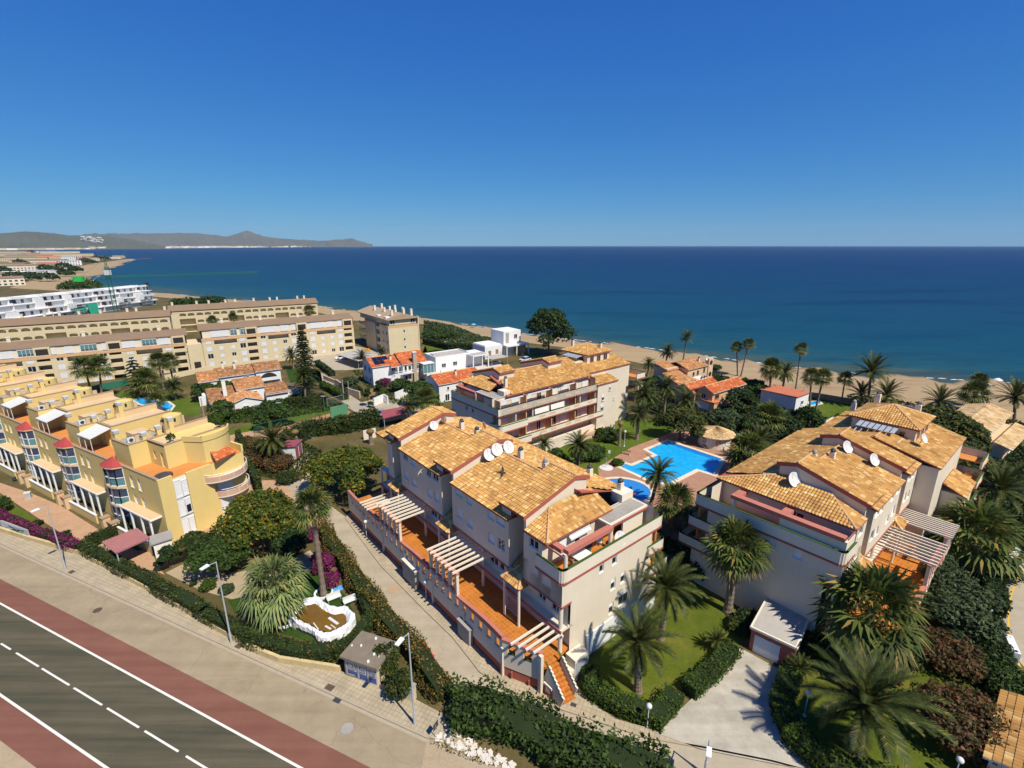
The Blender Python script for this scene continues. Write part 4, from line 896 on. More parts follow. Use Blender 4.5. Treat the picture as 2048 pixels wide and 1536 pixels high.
# ---------- plants: shared meshes, then one thing per plant ----------
def me_only(o): me=o.data; bpy.data.objects.remove(o); return me
def child(name,me,parent,loc=(0,0,0),rot=(0,0,0),sc=(1,1,1)):
    o=bpy.data.objects.new(name,me); COL.objects.link(o); o.parent=parent; o.location=loc; o.rotation_euler=rot; o.scale=sc; return o
def date_crown(seed,n=46,spread=1.,droop=1.):
    r=random.Random(seed); V=[];F=[];mi=[]
    for i in range(n):
        az=i*2.39996+r.uniform(-.2,.2); k=i/(n-1); el=math.radians(82-k*112*spread+r.uniform(-7,7)); L=r.uniform(.88,1.08)*(.72+.28*math.sin(math.pi*min(1,k*1.1+.18)))
        d=Vector((math.cos(az),math.sin(az),0)); side=Vector((-d.y,d.x,0)); p=Vector((0,0,.05)); pts=[];e=el
        NS=9
        for j in range(NS+1):
            pts.append((p.copy(),e)); p=p+(d*math.cos(e)+Vector((0,0,math.sin(e))))*(L/NS); e-=math.radians(9*droop)*(0.4+j/NS)
        for j in range(NS):
            (a,ea),(b,eb)=pts[j],pts[j+1]; w=.018*(1-j/NS)+.006; q=len(V)
            V+=[a-side*w,a+side*w,b+side*w*.8,b-side*w*.8];F.append((q,q+1,q+2,q+3));mi.append(0)
            if j==0: continue
            for h in (0.,.25,.5,.75):
                c=a.lerp(b,h); t=(j+h)/NS; fw=d*math.cos(ea)+Vector((0,0,math.sin(ea))); nrm=side.cross(fw)
                ll=.155*math.sin(math.pi*(.12+.84*t))**.7*r.uniform(.85,1.1)
                for s in (-1,1):
                    dirv=(side*s*.62+fw*.74+nrm*(.16 if nrm.z>0 else -.16)).normalized()
                    tip=c+dirv*ll; wv=fw*.024; q=len(V); m_=c+dirv*ll*.5
                    V+=[c-wv*.5,c+wv*.5,tip+wv*.15,tip-wv*.15];F.append((q,q+1,q+2,q+3));mi.append(0)
    for i in range(26):
        az=r.uniform(0,6.28);z0=r.uniform(-.13,.08);q=len(V);d=Vector((math.cos(az),math.sin(az),0));s=Vector((-d.y,d.x,0))*.03
        V+=[d*.05-s+Vector((0,0,z0)),d*.05+s+Vector((0,0,z0)),d*.2+s*.4+Vector((0,0,z0-.1)),d*.2-s*.4+Vector((0,0,z0-.1))];F.append((q,q+1,q+2,q+3));mi.append(1)
    return me_only(arr_mesh('date_crown',[tuple(v) for v in V],F,[M['leafD'],M['dry']],mi=mi))
def fan_crown(seed,m,n=46,droop=1.,dry=True):
    r=random.Random(seed); V=[];F=[];mi=[]
    for i in range(n):
        k=i/(n-1); dead=dry and k>.84
        az=i*2.39996+r.uniform(-.3,.3); el=math.radians(80-k*125+r.uniform(-9,9)); L=r.uniform(.42,.56)
        d=Vector((math.cos(az),math.sin(az),0)); side=Vector((-d.y,d.x,0)); fw=d*math.cos(el)+Vector((0,0,math.sin(el)))
        c=fw*L+Vector((0,0,-.05*(1-math.sin(el)))); q=len(V); w=side*.012
        V+=[-w,w,c+w,c-w];F.append((q,q+1,q+2,q+3));mi.append(1 if dead else 0)
        up=side.cross(fw); up=up if up.z>0 else -up
        R=r.uniform(.42,.55)*(.8 if dead else 1); NL=18
        for j in range(NL):
            a=math.radians(-128+256*j/(NL-1)); a2=math.radians(-128+256*(j+.5)/(NL-1)); a0=math.radians(-128+256*(j-.5)/(NL-1))
            dv=lambda t,f=0.: (fw*math.cos(t)+side*math.sin(t)+up*f).normalized()
            fold=.12 if j%2 else -.04
            rr=R*(.74+.26*math.cos(a*.55)); sag=Vector((0,0,-1))*(.10*droop*(1+.8*k))*r.uniform(.6,1.3)
            mid=c+dv(a,fold)*rr*.55; tip=c+dv(a,fold*.5)*rr+sag*1.1
            hw=.55*rr*math.tan(math.radians(6.7)); sd=(dv(a2)-dv(a0)).normalized()*hw
            q=len(V); V+=[c,mid+sd,tip,mid-sd];F.append((q,q+1,q+2,q+3));mi.append(1 if dead else 0)
    return me_only(arr_mesh('fan_crown',[tuple(v) for v in V],F,[m,M['dry']],mi=mi))
def trunk_mesh(name,m,flare=1.4,rings=14):
    prof=[]
    for j in range(rings*2+1):
        z=j/(rings*2); rr=(1+ (flare-1)*max(0,1-z*6)**1.5)*(1-.18*z)*(1.07 if j%2 else .97); prof.append((rr,z))
    prof.append((.0,1.)); b=MB(); b.lathe(prof,n=10); return me_only(b.build(name,[m]))
TR=trunk_mesh('palm_trunk',M['trunk'])
DC=[date_crown(s,48,1.,1.) for s in (1,2,3)]; DC2=[date_crown(9,40,.9,.55)]
FC_=[fan_crown(s,M['leafA'],48,1.) for s in (11,12,13)]; FP=[fan_crown(21,M['leafP'],44,1.5,False)]; FT=[fan_crown(31,M['leafA'],40,1.)]
cnt=[0]
def palm(kind,base,h,r,label,group,lean=(0,0),tr=.22,name=None):
    cnt[0]+=1; i=cnt[0]; rnd=random.Random(i*17)
    nm=name or {'D':'date_palm','F':'fan_palm','P':'fan_palm','T':'fan_palm','U':'date_palm'}[kind]
    t=thing(nm,label,'palm tree',(base[0],base[1],0),rnd.uniform(0,6.28),group)
    rot=t.rotation_euler.z; lx=lean[0]*math.cos(-rot)-lean[1]*math.sin(-rot); ly=lean[0]*math.sin(-rot)+lean[1]*math.cos(-rot)
    ax=math.atan2(-ly,h); ay=math.atan2(lx,h); Ls=math.sqrt(h*h+lx*lx+ly*ly)
    tr_=child('trunk',TR,t,(0,0,-.1),(ax,ay,0),(tr,tr,Ls+.1))
    me={'D':DC[i%3],'F':FC_[i%3],'P':FP[0],'T':FT[0],'U':DC2[0]}[kind]
    child('crown',me,t,(lx,ly,h),(0,0,rnd.uniform(0,6)),(r,r,r*rnd.uniform(.92,1.05)))
    return t
def palm_px(kind,bx,by,cx,cy,rpx,label,group,tr=.22):
    g=G(bx,by); h=GH(bx,by,cy,0,cx); d=ray(cx,cy); k=math.hypot(g.x,g.y)/math.hypot(d.x,d.y); top=Vector((d.x*k,d.y*k,0))
    dist=math.sqrt(g.x**2+g.y**2+HC**2)
    return palm(kind,g,max(.5,h),rpx*dist/FPX,label,group,(top.x-g.x,top.y-g.y),tr)
def palm_c(kind,cx,cy,h,rpx,label,group,tr=.22):
    g=G(cx,cy,h); dist=math.sqrt(g.x**2+g.y**2+HC**2); return palm(kind,g,h,rpx*dist/FPX,label,group,(0,0),tr)
PB='palms beside the blocks and the lane'; PS='palms along the beach'; PL='palms among the houses'
palm_px('F',647,1190,623,1010,38,'tall fan palm on a long bare trunk rising from a white ring',PB,.3)
palm_px('P',568,1243,549,1168,62,'squat fan palm with pale silvery fans behind the clipped hedge',PB,.45)
palm_px('F',1455,1224,1473,1092,60,'fan palm with a grey trunk in front of the shaded end wall',PB,.42)
palm_px('F',1716,1332,1742,1222,82,'largest fan palm, beside the orange terrace of the right block',PB,.45)
palm_px('F',1943,1138,1950,1072,64,'fan palm between the right block and the curving road',PB,.38)
palm_px('D',1275,1383,1276,1290,74,'date palm on the lawn nearest the lane, shadow falling to its left',PB,.33)
palm_px('D',1320,1278,1333,1182,72,'date palm close to the white base of the sunlit end wall',PB,.33)
palm_px('D',1712,1508,1730,1418,96,'big date palm on the lower right lawn',PB,.36)
palm_px('D',1300,1012,1316,952,46,'date palm on the near edge of the pool terrace',PB,.28)
palm_c('F',1352,1003,4.,44,'low fan palm beside the date palm at the near pool edge',PB,.3)
palm_c('F',1495,905,4.2,44,'fan palm whose fronds hang over the right end of the pool',PB,.3)
palm_c('U',1520,884,4.,38,'young date palm right of the round pool hut',PB,.28)
palm_c('D',1478,925,2.5,36,'small date palm at the far right pool corner',PB,.25)
palm_px('F',1533,890,1538,835,34,'full fan palm behind the round hut, in front of the white house',PL,.3)
palm_px('D',1273,880,1277,832,36,'date palm with a straight trunk on the pool lawn',PB,.32)
palm_c('D',1288,792,6.,38,'date palm nearest the balconied block, in a dark clump',PL,.3)
palm_c('D',1332,778,6.5,34,'middle date palm of the dark clump behind the pool lawn',PL,.3)
palm_c('D',1372,805,5.5,38,'date palm at the right of the dark clump, above the pine',PL,.3)
palm_px('D',1155,938,1158,893,40,'date palm in the gap between the two tiled blocks',PB,.3)
palm_c('D',1088,890,3.4,26,'small date palm by the garden walls of the balconied block',PB,.25)
palm_px('U',1362,745,1373,678,22,'slender date palm standing against the sea behind the peach villa',PS,.24)
palm_px('D',1330,735,1335,706,24,'bushy date palm left of the peach villa roof',PS,.25)
palm_c('D',1297,730,3.5,20,'short palm tucked between the block end and the peach villa',PS,.25)
palm_px('T',1475,752,1473,694,14,'left one of the leaning pair of tall fan palms on the beach',PS,.2)
palm_px('T',1481,754,1497,688,15,'right one of the leaning pair of tall fan palms on the beach',PS,.2)
palm_px('T',1590,785,1602,698,15,'solitary tall fan palm standing out over the sand',PS,.2)
palm_px('F',1537,802,1543,737,24,'fan palm before the bushy date palm behind the flat red roof',PS,.24)
palm_px('D',1562,795,1570,748,28,'bushy date palm behind the flat red roof',PS,.28)
palm_px('T',1618,850,1622,753,19,'left one of two fan palms crossing the lawn by the white house',PS,.2)
palm_px('T',1620,865,1646,756,20,'right one of two fan palms crossing the lawn by the white house',PS,.2)
palm_px('T',1682,808,1690,758,16,'thin fan palm on the beachside lawn',PS,.18)
palm_px('U',1735,815,1742,746,40,'tall spreading date palm silhouetted on the sand behind the tower',PS,.3)
palm_c('U',1722,792,2.5,30,'low date palm left under the spreading one',PS,.25)
palm_c('U',1772,792,2.5,32,'low date palm right under the spreading one',PS,.25)
palm_c('U',1880,806,4.,32,'dark date palm in front of the dunes',PS,.28)
palm_px('F',1940,826,1948,788,24,'fan palm with a skirt by the beach, shorter of two',PS,.3)
palm_px('F',1948,815,1958,764,16,'taller fan palm rising behind the skirted one',PS,.22)
palm_px('U',2028,842,2030,798,36,'date palm at the right edge of the beach',PS,.3)
palm_c('U',2000,985,5.,52,'date palm in the dark garden right of the block',PB,.32)
palm_px('T',186,795,168,734,24,'left fan palm of the pair in front of the long beige block',PL,.24)
palm_px('T',204,797,198,734,24,'right fan palm of the pair in front of the long beige block',PL,.24)
palm_c('F',316,722,8.,20,'left fan palm beside the gap in the beige block',PL,.22)
palm_c('F',338,722,7.5,18,'right fan palm beside the gap in the beige block',PL,.22)
palm_c('F',290,760,4.5,26,'fan palm with a dry skirt under the conifer',PL,.25)
palm_c('D',347,776,3.,26,'date palm on the lawn by the kidney pool',PL,.25)
palm_c('F',311,800,3.,18,'small fan palm hanging over the kidney pool',PL,.2)
palm_c('F',270,641,8.,15,'left fan palm between the two long beige rows',PL,.2)
palm_c('F',303,641,7.5,14,'right fan palm between the two long beige rows',PL,.2)
palm_c('F',424,640,8.,11,'leftmost palm before the arched gallery of the rear row',PL,.2)
palm_c('F',466,634,8.,11,'palm before the dark bays of the rear row',PL,.2)
palm_c('F',618,621,8.,13,'palm at the sea end of the rear row',PL,.2)
palm_px('D',587,738,583,712,22,'feathery date palm left of the tall conifer',PL,.25)
palm_c('D',606,752,6.,24,'date palm half hidden by the tall conifer',PL,.25)
palm_c('D',724,716,3.,22,'date palm behind the solar panel roof',PL,.25)
palm_c('D',764,705,3.,16,'small date palm at the foot of the beige block end',PL,.22)
palm_c('F',852,796,5.,30,'fan palm with a dry skirt in the trees below the white house',PL,.28)
palm_c('D',818,815,4.,24,'date palm leaning over the red carport roof',PL,.25)
palm_c('D',545,882,4.5,42,'date palm between reddish shrubs and the maroon shed',PL,.32)
palm_px('U',296,590,294,572,8,'palm standing by the end of the white building site',PL,.3)
palm_px('T',1093,705,1090,688,9,'thin young palm on the lawn below the big tree',PS,.12)
palm_c('U',640,905,.8,10,'tiny palm sprout in the shrubs behind the shed',PL,.12)
palm_c('U',1432,1282,1.,26,'sago-like low palm at the end of the lawn hedge',PB,.2)
palm_c('U',1600,1340,1.2,26,'low dark palm by the clipped hedge beyond the driveway',PB,.2)
# headless trunks
def stump(px,by,ty,label,r=.33):
    g=G(px,by); h=GH(px,by,ty); t=thing('palm_stump',label,'dead palm',g,0,'headless palm trunks')
    child('trunk',TR,t,(0,0,-.1),(0,0,0),(r,r,h)); b=MB()
    b.lathe([(r*.9,h-.25),(r*1.75,h+.1),(r*1.9,h+.45),(r*1.1,h+.75),(.02,h+.85)],n=12); b.build('bud',[M['dry']],t)
stump(593,892,866,'headless palm trunk behind the maroon shed',.42); stump(742,888,866,'headless palm trunk at the far corner of the lane block',.42)
stump(1238,892,850,'headless pale palm trunk beside the globe lamp on the lawn',.3)
# ---------- broadleaf ----------
def leafcloud(blobs,n,size,seed=0,flat=.5,shell=(.62,1.04),squash=1.):
    """leaf-sized faces through the outer volume of a cluster of ellipsoids, bumpy outline"""
    g=np.random.default_rng(seed); vol=np.array([b[3]*b[4]*b[5] for b in blobs])**(2/3.); vol/=vol.sum()
    k=g.choice(len(blobs),n,p=vol); B=np.array([b[:6] for b in blobs])[k]
    d=g.normal(size=(n,3)); d/=np.linalg.norm(d,axis=1)[:,None]; d[:,2]=np.where(d[:,2]<-.35,-d[:,2],d[:,2])
    ph=g.uniform(0,6.28,3); lump=1+.16*np.sin(d[:,0]*7+ph[0]+k)*np.sin(d[:,1]*7+ph[1])+.10*np.sin(d[:,2]*11+d[:,0]*9+ph[2])
    rad=g.uniform(*shell,n)**.6*lump
    P=B[:,:3]+d*B[:,3:6]*rad[:,None]
    nn=d*flat+g.normal(size=(n,3))*(1-flat)*.9+np.array([0,0,.35]); nn/=np.linalg.norm(nn,axis=1)[:,None]
    a=np.cross(nn,g.normal(size=(n,3))); a/=np.linalg.norm(a,axis=1)[:,None]; b=np.cross(nn,a)
    s=(size*g.uniform(.55,1.3,n))[:,None]
    V=np.stack([P-a*s,P-b*s*.62,P+a*s,P+b*s*.62],1).reshape(-1,3); F=np.arange(4*n).reshape(n,4); return V,F
def broad(name,cat,base,blobs,n,size,m,label,group=None,trunk=None,seed=1,flat=.5,shell=(.62,1.04)):
    t=thing(name,label,cat,(base[0],base[1],0),0,group)
    V,F=leafcloud(blobs,n,size,seed,flat,shell); arr_mesh('crown' if trunk else 'foliage',V,F,[m],t)
    if trunk:
        r,hh=trunk; b=MB(); b.tube((0,0,-.1),(0,0,hh),r,r*.7,9)
        for q in blobs[:7]: b.tube((0,0,hh*.95),(q[0]*.85,q[1]*.85,q[2]-q[5]*.2),r*.5,r*.15,6)
        b.build('trunk',[M['bark']],t)
    return t
def blobset(seed,n,R,H0,H1,br):
    """n blobs spread in a crown of radius R between heights H0..H1, blob radius br (min,max)"""
    r=random.Random(seed); out=[]
    for i in range(n):
        a=i*2.39996+r.uniform(-.4,.4); k=(i+.5)/n; rr=R*math.sqrt(k)*.78; s=r.uniform(*br); z=H1-s*.7-(H1-H0-s)*(k**1.6)*r.uniform(.55,1.)
        out.append((rr*math.cos(a),rr*math.sin(a),max(H0+s*.5,z),s,s,s*.75))
    return out
def tree_c(name,cx,cy,hc,R,H0,H1,nb,br,n,size,m,label,group=None,tr=.2,seed=1,shell=(.62,1.04),flat=.5):
    g=G(cx,cy,hc); return broad(name,'tree',g,blobset(seed,nb,R,H0,H1,br),n,size,m,label,group,(tr,H0+(H1-H0)*.3),seed,flat,shell)
def bush_c(cx,cy,R,H,n,size,m,label,group='shrubs in the gardens',seed=1,name='shrub',nb=5):
    g=G(cx,cy,H*.5); r=random.Random(seed); bl=[(0,0,H*.5,R*.8,R*.8,H*.55)]+[(R*.55*math.cos(a*1.3+seed),R*.55*math.sin(a*1.3+seed),H*r.uniform(.38,.62),R*.5,R*.5,H*.42) for a in range(nb)]
    return broad(name,'shrub',g,bl,n,size,m,label,group,None,seed,.45,(.5,1.05))
TG='trees among the houses'
tree_c('broad_tree',1098,655,10.,8.6,2.5,16.5,17,(2.3,3.7),9000,.42,M['leafB2'],'big dark tree standing alone between the white cube house and the beach',TG,.4,3)
tree_c('poinciana_tree',684,925,5.5,6.0,2.2,7.2,20,(1.6,2.3),16000,.21,M['leafJ'],'wide flat-topped tree with yellow blossom beside the lane',TG,.3,5)
tree_c('poinciana_tree',520,1025,5.2,5.3,1.6,7.6,17,(1.4,2.1),14000,.20,M['leafJ'],'spreading tree with yellow flowers in front of the round balconies',TG,.26,6)
tree_c('garden_tree',440,1108,2.6,3.1,.7,4.6,10,(1.1,1.7),8000,.17,M['leafB'],'dark rounded tree over the gravel garden',TG,.16,7)
tree_c('garden_tree',392,1090,2.4,2.,.8,4.,6,(.9,1.3),4000,.16,M['leafHedgeD'],'olive toned tree touching the yellow end wall',TG,.14,8)
tree_c('garden_tree',585,1082,2.6,2.3,.6,4.4,8,(1.,1.4),5500,.17,M['leafB2'],'dark tree beside the purple bougainvillea',TG,.15,9)
tree_c('small_tree',335,1115,1.5,1.3,.4,2.9,5,(.6,.8),2200,.14,M['leafB2'],'little dark tree by the grey hut',TG,.1,10)
tree_c('pine_tree',1885,860,7.,6.6,2.,10.5,15,(1.9,2.9),10000,.30,M['leafPine'],'olive pine overlapping the tiled corner of the right block',TG,.3,11)
tree_c('pine_tree',1915,925,6.,5.2,1.5,9.,12,(1.6,2.5),8000,.28,M['leafPine'],'lower dark pine behind the balconies of the right block',TG,.28,12)
tree_c('tamarisk_tree',1448,838,3.2,4.2,.8,5.2,10,(1.4,2.),6500,.24,M['leafTam'],'rounded dark green tree just behind the pool hut',TG,.22,13)
tree_c('pine_tree',1362,845,3.8,4.6,1.,6.5,11,(1.4,2.2),6500,.26,M['leafPine'],'shady pine under the clump of date palms',TG,.25,14)
tree_c('garden_tree',1560,850,4.,4.,1.,6.5,10,(1.4,2.),5000,.26,M['leafB2'],'dark leafy tree below the white house with the red roof',TG,.22,15)
tree_c('garden_tree',1618,835,3.2,3.,.8,5.2,7,(1.2,1.7),3600,.24,M['leafB'],'green tree at the corner of the white house with the red roof',TG,.2,16)
tree_c('garden_tree',1482,800,3.5,4.,.8,6.,9,(1.4,2.),4600,.26,M['leafB2'],'leafy tree against the salmon villa wall',TG,.2,17)
tree_c('garden_tree',1510,775,3.2,3.,.8,5.,7,(1.2,1.7),3200,.26,M['leafB'],'rounded tree between salmon villa and white house',TG,.2,18)
tree_c('garden_tree',838,782,4.,4.,.8,6.2,9,(1.4,2.),4600,.28,M['leafB'],'broad tree in front of the white house with arched windows',TG,.2,19)
tree_c('garden_tree',545,825,3.,4.4,.6,5.4,10,(1.4,2.),5200,.28,M['leafB'],'broad dark tree in front of the little white houses',TG,.2,20)
tree_c('garden_tree',415,775,3.,4.,.6,5.,9,(1.4,2.),4200,.30,M['leafB'],'leafy tree beside the white garden wall at left',TG,.2,21)
tree_c('garden_tree',447,778,2.6,3.2,.6,4.6,7,(1.2,1.7),3200,.30,M['leafHedge'],'lighter green tree next to the terraced villa',TG,.2,22)
tree_c('garden_tree',440,818,2.4,3.,.6,4.2,7,(1.2,1.6),3200,.26,M['leafB'],'small leafy tree below the white garden wall',TG,.18,23)
tree_c('garden_tree',700,765,2.6,2.2,.6,4.2,6,(1.,1.4),2600,.24,M['leafTam'],'grey-green olive tree at the lane bend',TG,.16,24)
tree_c('garden_tree',800,770,2.,2.8,.5,3.6,7,(1.,1.4),2600,.26,M['leafB'],'low tree in front of the stone chimney villa',TG,.16,25)
tree_c('cypress_tree',1007,822,3.2,.9,.2,6.,6,(.6,.85),1800,.2,M['leafB2'],'single pointed cypress before the shaded wall of the balconied block',TG,.12,26)
tree_c('cypress_tree',757,780,2.6,.9,.2,5.2,6,(.6,.85),1600,.2,M['leafB2'],'slim cypress by the purple bougainvillea',TG,.12,27)
tree_c('cypress_tree',735,795,2.4,.8,.2,4.8,6,(.55,.8),1400,.2,M['leafB2'],'slim cypress beside the brown gate',TG,.12,28)
tree_c('tamarisk_tree',1905,1182,2.4,3.6,.4,4.4,9,(1.3,1.8),6500,.19,M['leafTam'],'grey-green feathery tree beside the orange terrace end',TG,.2,29)
tree_c('tamarisk_tree',1925,1240,2.4,3.4,.4,4.4,9,(1.2,1.7),6500,.19,M['leafTam'],'grey-green feathery tree below the white wall pieces',TG,.2,30)
tree_c('tamarisk_tree',1870,1125,1.8,2.2,.3,3.4,6,(1.,1.4),3000,.19,M['leafTam'],'small feathery tree between terrace and fan palm',TG,.16,31)
bush_c(1890,1305,3.0,2.6,5200,.16,M['leafRed'],'reddish brown shrub at the far side of the lower lawn',seed=1)
bush_c(1940,1455,3.6,3.2,9000,.15,M['leafRed'],'largest reddish shrub in the bottom right corner',seed=2,nb=7)
bush_c(2015,1520,2.2,2.4,3500,.15,M['leafHedgeD'],'dark shrub at the right bottom corner by the tiled roof',seed=3)
bush_c(1640,1222,1.6,3.0,3200,.15,M['leafMag'],'crimson bougainvillea against the shaded end wall',seed=4,name='bougainvillea')
bush_c(1660,1262,2.6,2.6,4500,.17,M['leafB2'],'dark mass of leaves under the crimson bougainvillea',seed=5)
bush_c(1800,1300,2.,1.8,3200,.15,M['leafB2'],'dark shrub under the largest fan palm',seed=6)
bush_c(1770,1340,1.6,1.4,2400,.14,M['leafRed'],'flowering low shrub at the end of the orange terrace',seed=7)
bush_c(645,1125,1.4,2.2,3800,.13,M['leafPur'],'purple bougainvillea on the lane hedge, middle bush',seed=8,name='bougainvillea')
bush_c(660,1160,1.1,1.8,2600,.13,M['leafPur'],'purple bougainvillea on the lane hedge, nearest bush',seed=9,name='bougainvillea')
bush_c(622,1068,1.0,2.2,2200,.13,M['leafPur'],'purple bougainvillea behind the tall palm trunk',seed=10,name='bougainvillea')
bush_c(513,915,3.2,2.8,6000,.18,M['leafRed'],'russet shrub in front of the date palm and shed',seed=11,nb=7)
bush_c(555,925,2.6,2.4,4500,.17,M['leafRed'],'russet shrub beside the maroon shed',seed=12)
bush_c(490,885,2.0,2.,2600,.18,M['leafRed'],'russet shrub at the corner of the curving lawn',seed=13)
bush_c(575,955,1.8,1.8,2600,.16,M['leafHedgeD'],'dark shrub by the wooden bench frame',seed=14)
bush_c(415,1170,.85,1.1,1800,.10,M['leafHedge'],'bright green clipped ball in the gravel garden',seed=15,name='ball_shrub')
bush_c(452,1178,.8,1.,1400,.11,M['leafTam'],'dull green ball next to the bright green one',seed=16,name='ball_shrub')
bush_c(386,1166,.4,.6,500,.09,M['leafB2'],'smallest dark ball shrub on the gravel',seed=17,name='ball_shrub')
bush_c(428,838,1.9,2.6,3800,.15,M['leafHedge'],'big clipped dome at the end of the tennis hedge',seed=18,name='ball_shrub')
bush_c(2,1010,1.2,2.2,2200,.14,M['leafB'],'round headed small tree at the left edge of the forecourt',seed=19,name='small_tree')
bush_c(130,1072,.7,1.4,900,.13,M['leafB2'],'spiky small shrub on the narrow front lawn',seed=20)
bush_c(75,1045,.6,.8,800,.10,M['leafB2'],'clipped shrub on the front lawn near the purple hedge',seed=21)
bush_c(770,1320,1.3,2.6,3600,.14,M['leafHedgeD'],'leafy shrub overhanging the graffiti hut',seed=22)
bush_c(800,1370,1.3,2.2,3400,.14,M['leafHedgeD'],'shrub between graffiti hut and meter box',seed=23)
bush_c(1180,905,3.,2.2,4200,.2,M['leafB'],'shrubs below the balconies of the block behind',seed=24,nb=7)
bush_c(1215,870,2.6,2.2,3600,.2,M['leafB'],'leafy shrubs at the corner of the balconied block',seed=25,nb=6)
bush_c(1130,935,2.2,1.8,2600,.2,M['leafB2'],'dark shrubs beside the palm between the blocks',seed=26)
bush_c(1235,925,1.2,1.,1200,.15,M['leafHedge'],'low light green shrub on the pool lawn',seed=27)
bush_c(1400,1120,3.,3.2,4500,.2,M['leafB2'],'dark foliage in the shaded strip between the blocks',seed=28,nb=7)
bush_c(1420,1060,3.,2.6,3600,.2,M['leafB2'],'foliage beneath the shaded corner balconies',seed=29,nb=7)
bush_c(1500,1240,1.5,1.6,2200,.15,M['leafB2'],'dark shrub left of the garage roof',seed=30)
bush_c(1475,1250,1.2,1.,1300,.15,M['leafHedgeD'],'spiky shrub at the top of the driveway',seed=31)
bush_c(745,1140+700,.1,.1,4,.1,M['leafB'],'x',seed=32) if False else None
bush_c(795,745,2.2,1.6,2200,.2,M['leafPur'],'purple bougainvillea in front of the solar roof villa',seed=33,name='bougainvillea') if False else None
bush_c(770,765,1.8,2.2,2000,.2,M['leafPur'],'purple bougainvillea in front of the solar roof villa',seed=33,name='bougainvillea')
bush_c(1455,868,2.4,2.2,2600,.2,M['leafB2'],'dark shrubs to the right of the pool hut roof',seed=34,nb=6)
bush_c(1500,850,2.6,2.,2600,.22,M['leafB'],'shrubs along the garden wall behind the pool hut',seed=35,nb=6)
bush_c(1590,875,2.6,2.4,2800,.22,M['leafB2'],'shrubs beside the roof of the right block',seed=36,nb=6)
bush_c(1660,850,3.,2.2,2800,.24,M['leafB2'],'dark hedge-like shrubs along the beachside lawn',seed=37,nb=7)
bush_c(1430,735,2.,1.4,1200,.24,M['leafB'],'low hedge clump behind the salmon villa',seed=38)
bush_c(1335,742,2.6,2.,1600,.26,M['leafB'],'green hedge mass left of the peach villa',seed=39)
bush_c(1490,762,1.,1.6,700,.22,M['leafHedgeD'],'left round bush on the sand edge',seed=40)
bush_c(1510,765,1.,1.6,700,.22,M['leafHedgeD'],'right round bush on the sand edge',seed=41)
bush_c(375,605,10.,6.,3500,.55,M['leafB'],'green thicket behind the rear beige row by the sea',seed=42,nb=9)
bush_c(420,602,9.,6.,2600,.55,M['leafB2'],'darker part of the thicket behind the rear beige row',seed=43,nb=8)
bush_c(150,572,12.,9.,2200,.8,M['leafB'],'leafy clump showing over the white building site, left',seed=44)
bush_c(170,570,12.,9.,2200,.8,M['leafHedge'],'leafy clump showing over the white building site, right',seed=45)
bush_c(880,668,8.,3.,3200,.35,M['leafB'],'tall green bushes on the dune beside the beige block',seed=46,nb=9)
bush_c(1965,1060,2.4,2.4,3000,.18,M['leafB2'],'dark bush right of the fan palm by the curving road',seed=47)
bush_c(2010,1165-20,1.8,1.8,2200,.15,M['leafHedgeD'],'bush spilling over the white road wall',seed=48)
bush_c(1975,1300,2.2,1.8,3200,.15,M['leafB2'],'dark shrub along the side road wall, upper',seed=49)
bush_c(2020,1370,2.4,2.,3600,.15,M['leafB'],'green shrub along the side road wall, lower',seed=50)
bush_c(1640,1150,1.2,2.,5,.2,M['leafB'],'y',seed=51) if False else None
# norfolk pine and conifers: whorled branches
def norfolk(px,by,ty,R,label,seed,tiers=22,name='norfolk_pine'):
    g=G(px,by); h=GH(px,by,ty); t=thing(name,label,'tree',g,0,'whorled conifers'); r=random.Random(seed)
    b=MB(); b.tube((0,0,-.1),(0,0,h),.28,.05,8); b.build('trunk',[M['bark']],t); V=[];F=[]
    for i in range(tiers):
        k=i/(tiers-1); z=h*(.10+.88*k); rr=R*(1-k)**.75*(.9+.2*r.random())+.35; nb=7
        for j in range(nb):
            a=j*2*math.pi/nb+i*.5+r.uniform(-.2,.2); d=Vector((math.cos(a),math.sin(a),0)); s=Vector((-d.y,d.x,0)); L=rr*r.uniform(.8,1.1)
            for q in range(9):
                f=(q+.5)/9; c=Vector((0,0,z))+d*L*f+Vector((0,0,L*(.10*f-.28*f*f)))
                for sgn in(-1,1,0):
                    w=.42*(1-.35*f)*r.uniform(.8,1.2); tip=c+s*sgn*w*.8+d*w*.5+Vector((0,0,r.uniform(-.12,.15))); ww=Vector((r.uniform(-.1,.1),r.uniform(-.1,.1),.13))
                    n0=len(V); V+=[c-ww,tip-ww*.4,tip+ww*.6,c+ww];F.append((n0,n0+1,n0+2,n0+3))
    arr_mesh('crown',[tuple(v) for v in V],F,[M['leafNor']],t); return t
norfolk(617,792,650,3.6,'very tall column-shaped conifer beside the lane',1,30)
norfolk(279,792,712,4.2,'layered conifer between the fan palms in front of the beige block',2,13)
